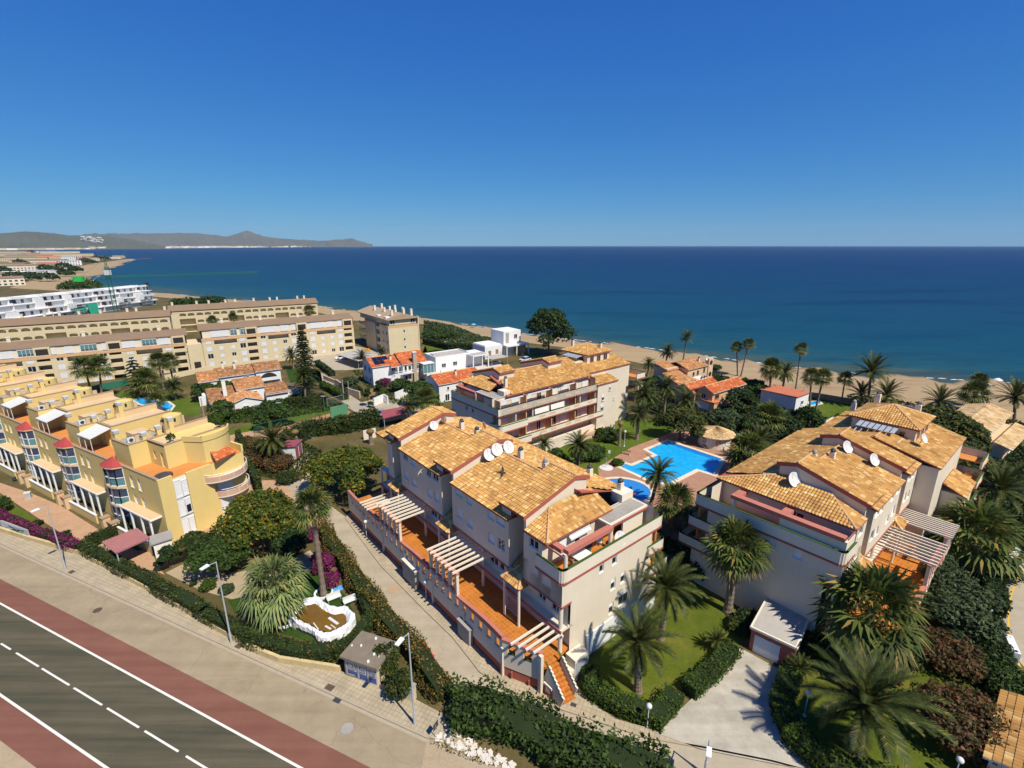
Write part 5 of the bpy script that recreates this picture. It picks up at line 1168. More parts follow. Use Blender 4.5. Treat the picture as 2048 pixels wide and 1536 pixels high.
# ---------- hedges ----------
def hedge(pts,w,h,m,label,dens=42,size=.12,px=True,name='hedge',group='clipped hedges',cat='hedge',z=0.,rough=.08,seed=1):
    P=[G(*p) if px else Vector((*p,0)) for p in pts]; o=P[0].copy(); P=[p-o for p in P]
    t=thing(name,label,cat,(o.x,o.y,z),0,group); g=np.random.default_rng(seed); b=MB(); VV=[];FF=[];n0=0
    off=[]
    for i,p in enumerate(P):
        a=(P[i]-P[i-1]).normalized() if i else (P[1]-P[0]).normalized(); c=(P[i+1]-P[i]).normalized() if i<len(P)-1 else a
        d=(a+c).normalized(); nrm=Vector((-d.y,d.x,0)); k=1/max(.5,nrm.dot(Vector((-a.y,a.x,0)))); off.append(nrm*(w/2)*k)
    for i in range(len(P)-1):
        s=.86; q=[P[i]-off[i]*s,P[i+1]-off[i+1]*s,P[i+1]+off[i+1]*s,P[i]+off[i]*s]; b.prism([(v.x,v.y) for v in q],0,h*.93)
        A=[np.array(v) for v in (P[i]-off[i],P[i+1]-off[i+1],P[i+1]+off[i+1],P[i]+off[i])]; L=(P[i+1]-P[i]).length
        parts=[(A[0],A[1],'s'),(A[3],A[2],'s'),(A[0],A[1],'t')]
        if i==0: parts.append((A[0],A[3],'s'))
        if i==len(P)-2: parts.append((A[1],A[2],'s'))
        for (a,c,ty) in parts:
            ln=np.linalg.norm(c-a); n=int(dens*ln*(h if ty=='s' else w)); 
            if n<1: continue
            u=g.uniform(-.02,1.02,n)[:,None]; v=g.uniform(0,1,n)[:,None]
            if ty=='s': X=a+(c-a)*u+np.array([0,0,1])*h*(v**.8); nd=np.array([(c-a)[1],-(c-a)[0],0])/ln
            else: X=(A[0]+(A[1]-A[0])*u)*(1-v)+(A[3]+(A[2]-A[3])*u)*v+np.array([0,0,h]); nd=np.array([0,0,1.])
            wob=np.sin(X[:,:1]*1.7+X[:,1:2]*2.3)*rough+np.sin(X[:,:1]*.6-X[:,1:2]*.5)*rough*1.5
            X=X+nd*wob+g.normal(size=X.shape)*rough*.6
            nn=nd+g.normal(size=X.shape)*.75; nn/=np.linalg.norm(nn,axis=1)[:,None]; a1=np.cross(nn,g.normal(size=X.shape)); a1/=np.linalg.norm(a1,axis=1)[:,None]; b1=np.cross(nn,a1); s_=(size*g.uniform(.6,1.35,n))[:,None]
            VV.append(np.stack([X-a1*s_,X-b1*s_*.6,X+a1*s_,X+b1*s_*.6],1).reshape(-1,3)); FF.append(np.arange(n0,n0+4*n).reshape(n,4)); n0+=4*n
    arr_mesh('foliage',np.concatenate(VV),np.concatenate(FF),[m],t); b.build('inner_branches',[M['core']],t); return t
hedge([(165,1102),(290,1168),(400,1230),(500,1288),(610,1320),(668,1318)],1.25,1.5,M['leafHedgeD'],'long clipped hedge behind the low wall along the main road pavement',46,.12,seed=1)
hedge([(-60,1010),(20,1050),(90,1080),(160,1104)],1.0,1.5,M['leafPur'],'purple flowering hedge above the graffiti wall',60,.12,name='bougainvillea_hedge',seed=2)
hedge([(708,1298),(745,1245),(715,1185),(680,1120),(645,1065)],.9,1.5,M['leafHedgeD'],'inner hedge closing the small garden with the collapsed pool',46,.12,seed=3)
hedge([(888,1398),(845,1335),(780,1258),(720,1180),(670,1105),(640,1060)],1.7,1.6,M['leafHedgeB'],'browning hedge along the left side of the lane',48,.12,seed=4,rough=.16)
hedge([(668,1318),(708,1298)],1.0,1.5,M['leafHedgeD'],'short hedge return beside the graffiti hut',46,.12,seed=5)
hedge([(905,1432),(960,1430),(1040,1462),(1130,1510),(1230,1545),(1330,1590)],3.2,1.7,M['leafB'],'broad loose hedge in the foreground beside the lane',46,.17,name='shrub_hedge',seed=6,rough=.32)
hedge([(1178,1352),(1185,1390),(1240,1422),(1310,1448),(1350,1402)],1.6,1.3,M['leafHedge'],'bright clipped hedge round the lawn corner at the lane',60,.10,seed=7)
hedge([(1375,1392),(1425,1350),(1462,1308)],1.5,1.3,M['leafHedge'],'bright clipped hedge along the driveway, left side',60,.10,seed=8)
hedge([(1600,1322),(1575,1370),(1558,1420),(1585,1485),(1640,1535)],1.8,1.4,M['leafHedge'],'bright clipped hedge curving along the right side of the driveway',55,.11,seed=9)
hedge([(1640,1535),(1720,1560),(1800,1580)],1.6,1.2,M['leafHedge'],'low clipped hedge at the bottom edge by the lawn',55,.11,seed=10)
hedge([(178,1096),(230,1072),(280,1042)],.8,1.7,M['leafHedgeD'],'clipped hedge screening the pink carport',46,.12,seed=11)
hedge([(478,880),(500,945),(520,985)],.9,2.2,M['leafHedgeD'],'dark narrow hedge bordering the curving lawn',34,.15,seed=12)
hedge([(445,842),(500,832),(550,823)],1.5,2.0,M['leafHedge'],'clipped hedge between the little white houses and the garden path',26,.18,seed=13)
hedge([(572,818),(620,815),(650,808)],1.8,2.6,M['leafHedgeD'],'tall clipped hedge behind the tennis court',24,.2,seed=14)
hedge([(575,895),(620,872),(700,862),(755,848)],2.2,3.2,M['leafHedgeD'],'tall dark hedge between tennis court and yellow-flowered tree',26,.22,seed=15,rough=.25)
hedge([(645,775),(690,800)],1.6,1.8,M['leafHedge'],'clipped hedge along the near side of the lane',24,.2,seed=16)
hedge([(690,768),(720,790)],1.6,1.8,M['leafB'],'clipped hedge on top of the stone retaining wall',24,.2,seed=17)
hedge([(850,688),(900,700),(965,702)],1.8,2.4,M['leafB2'],'dark hedge between the dunes and the beach lawn',20,.26,seed=18)
hedge([(635,730),(665,752)],1.4,1.6,M['leafB2'],'hedge edging the car park',20,.24,seed=19)
hedge([(1600,895),(1640,872),(1680,845)],1.6,1.8,M['leafB'],'hedge along the beachside lawn next to the right block',24,.2,seed=20)
hedge([(1330,752),(1300,775)],1.6,1.8,M['leafB'],'hedge strip left of the peach villa',20,.24,seed=21)
hedge([(1445,860),(1510,888),(1545,900)],1.4,1.4,M['leafB2'],'hedge along the path behind the round hut',28,.2,seed=22)
hedge([(1960,1130),(1985,1185),(1990,1230)],1.8,1.6,M['leafB2'],'loose hedge behind the white road wall',34,.16,seed=23)
hedge([(455,730),(560,712),(610,702)],1.4,1.6,M['leafB2'],'dark hedge behind the white posts below the beige block',16,.28,seed=24)
hedge([(1570,1330),(1600,1322),(1632,1280)],1.,1.6,M['leafB2'],'dark hedge in the shade beside the garage',40,.15,seed=25)
# grass tufts on dunes, rough ground cover
def tufts(name,poly,n,size,m,seed,z=.1):
    g=np.random.default_rng(seed); P=[np.array(G(*p)) for p in poly]; A=np.array(P); X=[]
    mn,mx=A.min(0),A.max(0)
    def inside(x,y):
        c=False; j=len(A)-1
        for i in range(len(A)):
            if (A[i,1]>y)!=(A[j,1]>y) and x<(A[j,0]-A[i,0])*(y-A[i,1])/(A[j,1]-A[i,1])+A[i,0]: c=not c
            j=i
        return c
    while len(X)<n:
        x,y=g.uniform(mn[0],mx[0]),g.uniform(mn[1],mx[1])
        if inside(x,y): X.append((x,y,z))
    X=np.array(X); nn=g.normal(size=X.shape); nn[:,2]=abs(nn[:,2])*.6; nn/=np.linalg.norm(nn,axis=1)[:,None]; a=np.cross(nn,g.normal(size=X.shape)); a/=np.linalg.norm(a,axis=1)[:,None]; b=np.cross(nn,a); s=(size*g.uniform(.5,1.5,len(X)))[:,None]
    X[:,2]+=s[:,0]*.6
    V=np.stack([X-a*s,X-b*s*.6,X+a*s,X+b*s*.6],1).reshape(-1,3); o=arr_mesh(name,V,np.arange(4*len(X)).reshape(-1,4),[m]); tag(o,kind='stuff')
tufts('dune_grass',[(848,642),(905,652),(962,674),(1010,684),(1010,702),(960,705),(900,700),(846,690)],5000,.5,M['leafTam'],1)
tufts('dune_grass',[(1690,794),(1800,803),(1960,825),(2047,850),(2047,866),(1950,838),(1850,824),(1700,806)],900,.35,M['leafPine'],2)
tufts('ground_cover',[(1000,905),(1100,880),(1180,960),(1230,1010),(1390,1110),(1300,1110),(1180,1010),(1060,960)],5000,.25,M['leafB'],3)
tufts('ground_cover',[(1330,730),(1420,745),(1500,770),(1590,800),(1680,860),(1620,905),(1540,900),(1430,850),(1300,830),(1270,790)],14000,.32,M['leafB2'],4)
tufts('ground_cover',[(1830,900),(1960,860),(2060,900),(2060,1100),(1990,1200),(1960,1130),(1900,1080),(1880,1000)],12000,.25,M['leafB2'],5)
tufts('ground_cover',[(1870,1130),(1960,1140),(1995,1230),(2040,1370),(2060,1450),(1980,1400),(1900,1260),(1850,1180)],9000,.17,M['leafB2'],6)
tufts('ground_cover',[(430,800),(560,790),(640,790),(700,815),(560,840),(440,850)],5000,.3,M['leafB'],7)
tufts('ground_cover',[(700,740),(850,755),(900,790),(870,830),(760,800)],3000,.3,M['leafB'],8)
tufts('ground_cover',[(500,880),(590,880),(640,900),(640,940),(560,960),(500,950)],4000,.22,M['leafHedgeD'],9)
tufts('weeds',[(852,1484),(930,1488),(1000,1510),(1030,1535),(960,1530),(880,1500)],700,.07,M['leafHedgeB'],10,.02)
# ================= yellow terraced row =================
YA=-61; FY=Fr((-45.0,56.2),YA); UP=14.3
def yellow_unit(label):
    r=fthing('terraced_house',label,'terraced house',FY,'yellow terraced houses'); b=MB()
    wn=[]
    for y0,w in ((4.4,.8),(6.3,.9),(13.25,.7)): wn+= [(y0,y0+w,z,z+1.7,'shut') for z in (1.2,4.0,6.7)]
    facade(r,b,None,(0,0,0),(0,1,0),(-1,0,0),14.3,8.9,wn,d=.22,name='window',sill=True)
    b.box(.0,11.5,.02,14.28,0,8.88,0,'lt'); b.box(0,.25,0,14.3,8.9,9.4); b.box(11.3,11.6,0.,14.3,8.9,10.); 
    b.wall((3.,3.1,8.9),(0,1,0),(-1,0,0),4.4,3.4,[(.7,1.5,.1,2.2),(2.6,3.3,.9,2.1)],.15)
    b.box(3.001,11.3,3.1,7.4,8.9,12.0,0,'lt'); b.box(3.,11.3,3.1,3.35,12.,12.35); b.box(3.,3.25,3.35,7.4,12.,12.35)
    b.box(.8,5.5,7.4,11.9,8.9,12.0,0,'t'); b.box(.8,5.5,7.4,7.62,12.0,12.3); b.box(.8,1.02,7.62,11.9,12.0,12.3);b.box(5.3,5.5,7.62,11.9,12.,12.3);b.box(.8,5.5,11.7,11.9,12.,12.3)
    b.build('wall',[M['yellow']],r)
    f=MB(); f.box(.25,11.3,.02,14.28,8.89,8.93); f.build('roof_terrace',[M['orangeplain']],r)
    f=MB(); f.box(3.25,11.2,3.35,7.4,12.0,12.04,0); f.box(1.02,5.3,7.62,11.7,12.,12.04,1); f.build('roof',[M['ochre'],M['slab']],r)
    o=MB(); o.box(5.5,11.3,7.4,14.2,8.95,10.6); o.box(5.5,11.3,7.4,7.65,10.6,13.0); o.box(8.,11.3,13.95,14.2,10.6,12.2); o.box(2.2,4.2,8.6,11.,12.04,13.1); o.build('ochre_wall',[M['ochre']],r)
    c=MB()
    for a in ((0,.25),): c.box(-.05,.30,0,14.3,9.4,9.5)
    for x0,x1,y0,y1,z in ((2.95,11.3,3.05,3.4,12.35),(2.95,3.3,3.4,7.4,12.35),(.75,5.55,7.35,7.67,12.3),(.75,1.07,7.67,11.9,12.3),(5.5,11.35,7.35,7.7,13.),(2.15,4.25,8.55,8.75,13.1)): c.box(x0,x1,y0,y1,z,z+.08)
    c.build('coping',[mat('brown_coping',(.36,.25,.16),.9,.15,2.) if 'cop' not in M else M['cop']],r)
    for (x,y,h) in ((1.3,11.6,13.6),(4.8,7.9,13.8),(6.3,7.55,14.6),(2.9,7.8,13.5)):
        k=MB(); k.box(x-.28,x+.28,y-.28,y+.28,8.9,h-.5); ch=k.build('chimney',[M['yellow']],r)
        k=MB(); 
        for j in range(4): k.box(x-.36,x+.36,y-.36,y+.36,h-.5+j*.12,h-.44+j*.12)
        k.box(x-.2,x+.2,y-.2,y+.2,h-.5,h-.06); k.build('chimney_cap',[M['plastic']],ch)
    t=MB(); t.lathe([(1.28,8.9),(1.28,13.55),(1.2,13.55),(1.2,13.35),(0.01,13.38)],(8.5,11.6,0),22)
    tw=t.build('stair_turret',[M['yellow']],r); t=MB()
    for a,z in ((2.6,12.6),(3.3,12.9),(3.9,12.4),(4.5,12.9)): t.box(8.5+1.3*math.cos(a)-.12,8.5+1.3*math.cos(a)+.12,11.6+1.3*math.sin(a)-.12,11.6+1.3*math.sin(a)+.12,z,z+.4)
    t.build('slit_window',[M['dark']],tw)
    # glazed bay with red cap
    yc=10.75; P=[(0,8.6),(-.75,9.25),(-1.1,10.2),(-1.1,11.3),(-.75,12.25),(0,12.9)]
    for k,(z0,z1) in enumerate(((.9,3.4),(3.7,6.2),(6.5,9.15))):
        q=MB(); q.prism([(x-.12 if x<0 else .1,yc+(y-yc)*1.06) for x,y in P],z0-.3,z0-.02); q.build('bay_sill',[M['ochre']],r)
        w=MB(); g=MB(); gl=MB()
        for (x0,y0),(x1,y1) in zip(P[:-1],P[1:]):
            n=1 if math.hypot(x1-x0,y1-y0)<1.05 else 1
            w.bar((x0,y0,z0),(x0,y0,z1),.13,.13); w.bar((x1,y1,z0),(x1,y1,z1),.13,.13)
            for z in (z0+.05,z0+(z1-z0)*.46,z1-.06): w.bar((x0,y0,z),(x1,y1,z),.09,.1)
            g.face([(x0*.96,y0,z0),(x1*.96,y1,z0),(x1*.96,y1,z0+(z1-z0)*.46),(x0*.96,y0,z0+(z1-z0)*.46)],1)
            g.face([(x0*.96,y0,z0+(z1-z0)*.46),(x1*.96,y1,z0+(z1-z0)*.46),(x1*.96,y1,z1),(x0*.96,y0,z1)],0)
        o=w.build('bay_window',[M['frame']],r); g.build('pane',[M['glassblue'],M['glassteal']],o)
    k=MB(); Q=[(x-.25 if x<0 else .05,yc+(y-yc)*1.1,9.3) for x,y in P]
    for a_,b_ in zip(Q[:-1],Q[1:]): k.face([a_,b_,(.05,yc,10.35)],0); k.face([a_,b_,(b_[0],b_[1],9.15),(a_[0],a_[1],9.15)],1)
    k.build('bay_roof',[mat('red_bay_cap',(.36,.055,.05),.7,.1,1.),M['ochre']],r)
    # entrance canopy on white posts, front wall, gate pillars
    k=MB(); k.box(-2.3,.0,.4,11.-3.,3.55,3.8,0) if False else None
    k.box(-1.4,.2,14.6-14.3+.2,10.9-2.4,4.0,4.22,0); k.box(-1.3,.1,.6,8.4,4.221,4.24,1); k.build('entrance_canopy',[M['shutcream'],M['ochre']],r)
    for yy in (.8,3.,5.6,8.2):
        p=MB(); p.bar((-1.3,yy,.1),(-1.3,yy,4.),.2,.2); p.build('canopy_post',[M['frame']],r)
    p=MB(); p.box(-2.2,-2.0,.2,8.4,0,1.25,0); p.box(-2.25,-1.95,.2,8.4,1.25,1.4,1)
    p.build('front_wall',[M['yellow'],M['frame']],r)
    for yy in (8.6,11.2):
        p=MB(); p.box(-2.6,-1.7,yy,yy+.8,0,1.9,0); p.box(-2.68,-1.62,yy-.08,yy+.88,1.9,2.02,1); p.build('gate_pillar',[M['ochre'],M['cop']],r)
    p=MB(); p.box(-2.3,-1.9,9.5,11.1,1.3,1.5,0); p.build('letter_shelf',[M['orangeplain']],r)
    return r
M['cop']=mat('brown_coping',(.36,.25,.16),.9,.15,2.)
u0=yellow_unit('yellow terraced house at the near end, with the round balconies and open roof terrace')
ords=['second','third','fourth','fifth','sixth']; units=[u0]
for k,o in enumerate(ords,1):
    units.append(dup(u0,FY.W(0,UP*k),label=f'{o} yellow terraced house from the near end, with red-capped glass bays'))
for k in (1,2,3,4,5):   # awnings over the upper terraces
    a=MB(); y=0.
    a.face([(.35,3.3,11.35),(.35,7.3,11.35),(3.05,7.3,12.1),(3.05,3.3,12.1)]); a.face([(.35,3.3,11.3),(.35,7.3,11.3),(3.05,7.3,12.05),(3.05,3.3,12.05)][::-1])
    for i in range(6): a.bar((.35,3.3+i*.8,11.33),(3.05,3.3+i*.8,12.1),.06,.08)
    a.bar((.35,3.3,11.3),(.35,7.3,11.3),.12,.12)
    for yy in (3.4,5.3,7.2): a.tube((.4,yy,9.4),(.4,yy,11.3),.05,.05,6)
    a.build('awning',[M['plastic']],units[k])
# rounded end of the row
e=u0; b=MB()
b.box(.0,1.7,-.30,.0,0,9.38); b.box(3.4,6.6,-.32,.0,0,9.0); b.box(1.7,3.4,-.12,0,0,8.6,1)
b.box(0,.2,-.3,0.,9.38,9.4); b.build('end_wall',[M['yellow'],M['white']],e)
for i,(x0,x1) in enumerate(((1.75,2.6),(2.65,3.35))):
    for z in (.6,3.4,6.1): window(e,None,(0,-.30,0),(1,0,0),(0,-1,0),(x0,x1,z,z+2.35-.25*i),'shut' if (i,z)!=(1,3.4) else 'half',name='end_shutter',sill=True)
for k,(cz,R,cx) in enumerate(((.9,2.6,9.6),(3.7,2.9,9.4),(6.6,3.6,8.6))):
    d=MB(); n=20; cc=(cx,1.6)
    arc=[(cc[0]+R*math.cos(math.radians(a)),cc[1]+R*math.sin(math.radians(a))*1.0) for a in np.linspace(-150,40,n)]
    d.prism([(cc[0]-R*.6,3.)]+arc+[(cc[0]+1.,3.4)],cz-.2,cz,1); bal=d.build('round_balcony',[M['ochre'],M['creamL']],e)
    d=MB()
    for (x0,y0),(x1,y1) in zip(arc[:-1],arc[1:]): d.face([(x0,y0,cz),(x1,y1,cz),(x1,y1,cz+.72),(x0,y0,cz+.72)])
    d.build('balcony_panel',[mat('pink_panel',(.55,.34,.24),.8,.08,2.)],bal); d=MB()
    d.path([(x,y,cz+1.05) for x,y in arc],.05); d.path([(x,y,cz+.78) for x,y in arc],.03)
    for x,y in arc[::3]: d.tube((x,y,cz),(x,y,cz+1.05),.03,.03,6)
    d.build('railing',[M['frame']],bal)
b=MB(); n=16
arc=[(8.2+4.0*math.cos(math.radians(a)),4.4+4.2*math.sin(math.radians(a))) for a in np.linspace(-112,0,n)]
b.prism([(6.6,8.)]+[(6.6,.2)]+arc+[(12.2,8.)],0,6.5); b.prism([(5.4,3.2)]+[(6.6,.6)]+[(x-.2,y+.3) for x,y in arc[:12]]+[(11.5,7.4),(5.4,7.4)],6.5,12.1); b.build('round_end_wall',[M['yellow']],e)
b=MB(); pr=[(5.4,3.2),(6.6,.6)]+[(x-.2,y+.3) for x,y in arc[:12]]
for (x0,y0),(x1,y1) in zip(pr[:-1],pr[1:]): b.bar((x0,y0,12.45),(x1,y1,12.45),.2,.75)
b.build('roof_parapet',[M['yellow']],e)
roof(e,[[(7.0,-1.0,9.35),(10.4,-.2,9.35),(9.6,1.6,10.6),(7.4,1.2,10.6)]],None,name='porch_roof',m=M['tileRed'])
w=MB(); w.box(7.3,9.6,.25,.42,6.7,9.2); w.box(7.2,9.3,-.1,.3,3.9,6.3); w.box(7.2,9.2,-.1,.3,1.,3.5); w.build('balcony_shutter',[M['whiteshut']],e)
for nm,lab,x,y,z in (('potted_plant','potted plant in a white box on the yellow house roof terrace',7.2,9.8,9.0),('potted_plant','dark pot with a thin bush on the curved roof corner',10.6,3.4,12.05),('potted_plant','plants in pots behind the front parapet of the end roof',4.2,3.6,12.05)):
    t=thing(nm,lab,'potted plant',FY.W(x,y,z),0,'pots on the yellow roof terraces'); b=MB(); b.lathe([(.22,0),(.3,.45),(.26,.45),(.2,.1)],n=12); b.build('pot',[M['darkmetal'] if 'dark' in lab else M['plastic']],t)
    V,F=leafcloud([(0,0,.9,.5,.5,.6)],260,.13,int(x*10)); arr_mesh('leaves',V,F,[M['leafB']],t)
t=thing('parasol_cover','folded dark parasol lying on the corner roof of the yellow row','parasol',FY.W(1.5,1.3,9.0)); b=MB(); b.lathe([(.01,.5),(.5,.42),(1.0,.22),(1.05,.12),(.9,.1)],n=16); b.build('canopy',[M['darkmetal']],t); b=MB(); b.tube((0,0,0),(0,0,.4),.05,.05,6); b.build('pole',[M['metal']],t)
for k,(x,y) in enumerate(((1.8,9.),(3.1,8.2),(1.8,9.+UP),(3.2,8.3+UP),(1.8,9+2*UP))):
    t=thing('air_conditioner',f'white air conditioning unit on the {["near","near","second","second","third"][k]} yellow roof, {["by the chimney","by the ochre wall","by the chimney","by the ochre wall","next to the blue basin"][k]}','air conditioner',FY.W(x,y,12.05),math.radians(-YA),'air conditioners on the yellow roofs')
    b=MB(); b.box(-.45,.45,-.18,.18,.05,.7); b.build('casing',[M['plastic']],t); b=MB(); b.tube((0,-.181,.38),(0,-.19,.38),.26,.26,16); b.build('fan_grille',[M['darkmetal']],t)
# ================= beige gallery blocks =================
def gallery(fr,L,D,H,label,floors,mod,top,roofz,rear=False,chim=5,name='apartment_block',group='beige apartment rows'):
    """row of flats: x inward (0 facade), y along; module pattern along y"""
    r=fthing(name,label,'apartment building',fr,group); b=MB(); wins=[]; rec=[]
    fh=top/floors; y=.5; k=0
    if not rear:
        while y<L-3:
            for f in range(floors):
                z=f*fh
                if f or True: rec.append((y+.2,y+3.0,z+.9,z+fh-.12,3.2))
                wins.append((y+3.5,y+5.2,z+.75,z+2.35,'shut' if (k+f)%4 else 'glass'))
                wins.append((y+13.0,y+14.6,z+.75,z+2.3,'shut' if (k*2+f)%5 else 'glass'))
                if f<floors-1:
                    wins.append((y+6.6,y+7.9,z+.9,z+2.1,'shut' if (k+f)%3 else 'glass'))
                    wins.append((y+9.9,y+11.2,z+.9,z+2.1,'shut'))
            rec.append((y+5.9,y+12.3,top-fh+.2,top-.3,2.))
            y+=mod; k+=1
        wins=[w for w in wins if w[1]<L-.3]; rec=[q for q in rec if q[1]<L-.3]
    else:
        while y<L-3.5:
            for f in range(floors):
                z=f*fh
                wide=(k%3==2 and f<floors-1)
                if wide: rec.append((y+.2,y+6.2,z+.2,z+fh-.15,2.2))
                else:
                    rec.append((y+.35,y+2.9,z+1.0,z+2.25,1.2)); rec.append((y+3.5,y+6.0,z+1.0,z+2.25,1.2))
            y+=6.5; k+=1
    for q in rec:   # deep loggias are built with their own reveals
        pass
    holes=[w[:4] for w in wins]+[q[:4] for q in rec]
    us=MB(); o,u,n=(0,0,0),(0,1,0),(-1,0,0)
    b.wall(o,u,n,L,top,[w[:4] for w in wins]+[q[:4] for q in rec],.14)
    # remove infill faces of the loggias, rebuild them deeper
    keep=[]; nb=len(b.F)
    for i in range(nb):
        f=b.F[i]; vs=[b.V[j] for j in f]
        if all(abs(v[0]-.14)<1e-6 for v in vs):
            cy=sum(v[1] for v in vs)/4; cz=sum(v[2] for v in vs)/4
            if any(q[0]<cy<q[1] and q[2]<cz<q[3] for q in rec): continue
        keep.append(i)
    b.F=[b.F[i] for i in keep]; b.M=[b.M[i] for i in keep]; b.UV=[b.UV[i] for i in keep]
    for q in rec: 
        y0,y1,z0,z1,d=q; b.face([(.14,y0,z0),(.14,y1,z0),(d,y1,z0),(d,y0,z0)]);b.face([(.14,y0,z1),(.14,y1,z1),(d,y1,z1),(d,y0,z1)]);b.face([(.14,y0,z0),(.14,y0,z1),(d,y0,z1),(d,y0,z0)]);b.face([(.14,y1,z0),(.14,y1,z1),(d,y1,z1),(d,y1,z0)])
        b.face([(d,y0,z0),(d,y1,z0),(d,y1,z1),(d,y0,z1)],1)
    b.wall((0,0,0),(1,0,0),(0,-1,0),D,H); b.wall((0,L,0),(1,0,0),(0,1,0),D,H); b.wall((D,0,0),(0,1,0),(1,0,0),L,H)
    if rear:
        for q in rec:   # flat arches over the gallery openings
            if q[1]-q[0]<3:
                y0,y1,z0,z1,_=q; m=6
                for s in range(m):
                    t0,t1=s/m,(s+1)/m; a0,a1=[z1-.38*abs(2*t-1)**2.2 for t in (t0,t1)]
                    b.face([(.02,y0+(y1-y0)*t0,a0),(.02,y0+(y1-y0)*t1,a1),(.02,y0+(y1-y0)*t1,z1+.01),(.02,y0+(y1-y0)*t0,z1+.01)])
    b.build('wall',[M['beige'],M['cream'] if not rear else M['beige']],r)
    for w in wins: 
        window(r,None,o,u,n,w[:4],w[4],d=.14,sill=False) if w[4]=='glass' else None
    s=MB()
    for w in wins:
        if w[4]=='shut':
            q=MB(); y0,y1,z0,z1=w[:4]; q.box(.02,.1,y0+.03,y1-.03,z0+.03,z1-.03,0); q.box(-.05,.13,y0-.06,y1+.06,z0-.08,z0+.0,1); q.build('window_shutter',[M['whiteshut'],M['shutcream']],r)
    # tan band and set-back top storey
    t=MB(); t.box(-.06,.3,-.03,L+.03,top-.75,top); t.build('tan_band',[M['beigeband'] if not rear else M['beige']],r)
    if not rear:
        p=MB(); p.box(.75,D-.5,.4,L-.4,top,H); p.build('top_storey_wall',[M['creamL']],r)
        y=.8; i=0; rnd=random.Random(int(L*7))
        while y<L-3:
            q=MB()
            w=rnd.choice((1.8,2.4,3.6,5.))
            if rnd.random()<.62: q.box(.65,.74,y,y+w,top+.15,top+2.1,0); q.build('terrace_shutter',[M['whiteshut']],r)
            else:
                q.box(.3,.74,y,y+w,top+.9,top+2.1,1); 
                for j in range(int(w/.8)+1): q.box(.26,.3,y+j*w/max(1,int(w/.8))-.04,y+j*w/max(1,int(w/.8))+.04,top+.2,top+2.2,0)
                q.box(.2,.8,y-.05,y+w+.05,top+2.1,top+2.18,0); q.build('glazed_terrace',[M['frame'],M['glassteal']],r)
            y+=w+rnd.uniform(.5,2.)
        y=.5
        while y<L-3:
            p=MB(); p.box(-.1,3.,y-.25,y+3.2,top,H+.05); p.box(-.101,-.1,y+.2,y+2.8,top+.3,H-.4,1); p.build('stair_head',[M['beige'],M['dark']],r); y+=mod
    f=MB(); zr=roofz; ov=.7 if not rear else .35
    f.extr([(-ov if rear else .45,H),(-ov if rear else .45,H+.18),(D*.5,zr),(D+.5,H+.18),(D+.5,H)],1,-.5,L+.5,0); f.build('roof',[M['brownroof']],r)
    rr=random.Random(int(L)); 
    for i in range(chim):
        yy=L*(i+.5)/chim+rr.uniform(-2,2); xx=D*(.5 if not rear else .62); c=MB(); c.box(xx-.4,xx+.4,yy-.4,yy+.4,H,zr+1.1); c.box(xx-.5,xx+.5,yy-.5,yy+.5,zr+1.1,zr+1.25); c.build('chimney',[M['creamL']],r)
    return r
def frame_px(a,b,z=0.):
    """facade frame from two pixels on its line: origin at a, y axis towards b"""
    A,B=G(*a,z),G(*b,z); d=B-A; return Fr((A.x,A.y),math.degrees(math.atan2(d.x,d.y))),d.length
fr,L=frame_px((413,738),(711,703))
class FrL(Fr):
    """left-handed helper: x axis points away from the camera side"""
def flip(fr):   # x must point inward (away from the viewer): facade normal is -x
    return fr
# local x axis is clockwise of y; for facades facing the camera-right the interior lies anticlockwise, so run y the other way
def facing(a,b,z=0.):
    A,B=G(*a,z),G(*b,z); d=A-B; f=Fr((B.x,B.y),math.degrees(math.atan2(d.x,d.y))); return f,d.length
def interior(fr):   # True when local +x points away from the camera
    return fr.X.y>0
f2,L2=facing((413,738),(711,703)); f1=Fr((f2.W(1.5,L2+4.)[0],f2.W(1.5,L2+4.)[1],-1.1),f2.az)
gallery(f2,L2,12,12.1,'long beige apartment row with brown roof, right half nearest the car park',4,15.6,9.7,13.6,chim=4)
gallery(f1,66.,12,12.1,'long beige apartment row with brown roof, left half behind the yellow houses',4,15.6,9.7,13.6,chim=4)
pb=MB(); pb.box(.5,11.,L2-.0,L2+4.,0,8.2); pb.box(.49,.5,L2+1.2,L2+3.,0,2.6,1); pg=pb.build('portal_wing',[M['beige'],M['dark']],None); pg.location=f2.o; pg.rotation_euler=(0,0,math.radians(-f2.az)); tag(pg,'low beige passage with an arch joining the two halves of the long row','building')
# rear rows: placed from their roof eaves
A3,B3=G(-10,649,9.6),G(345,628,9.6)
def from_eaves(a,b,z,D,H,label,floors,**k):
    A,B=G(*a,z),G(*b,z); d=A-B; fr=Fr((B.x,B.y),math.degrees(math.atan2(d.x,d.y))); return gallery(fr,d.length,D,H,label,floors,16.,H-.3,H+2.2,True,**k)
from_eaves((-40,655),(338,632),9.6,11,9.6,'rear beige row with arched galleries, left of the gap',3,chim=9)
from_eaves((338,623),(634,606),9.6,11,9.6,'rear beige row with arched galleries reaching the beach',3,chim=10)
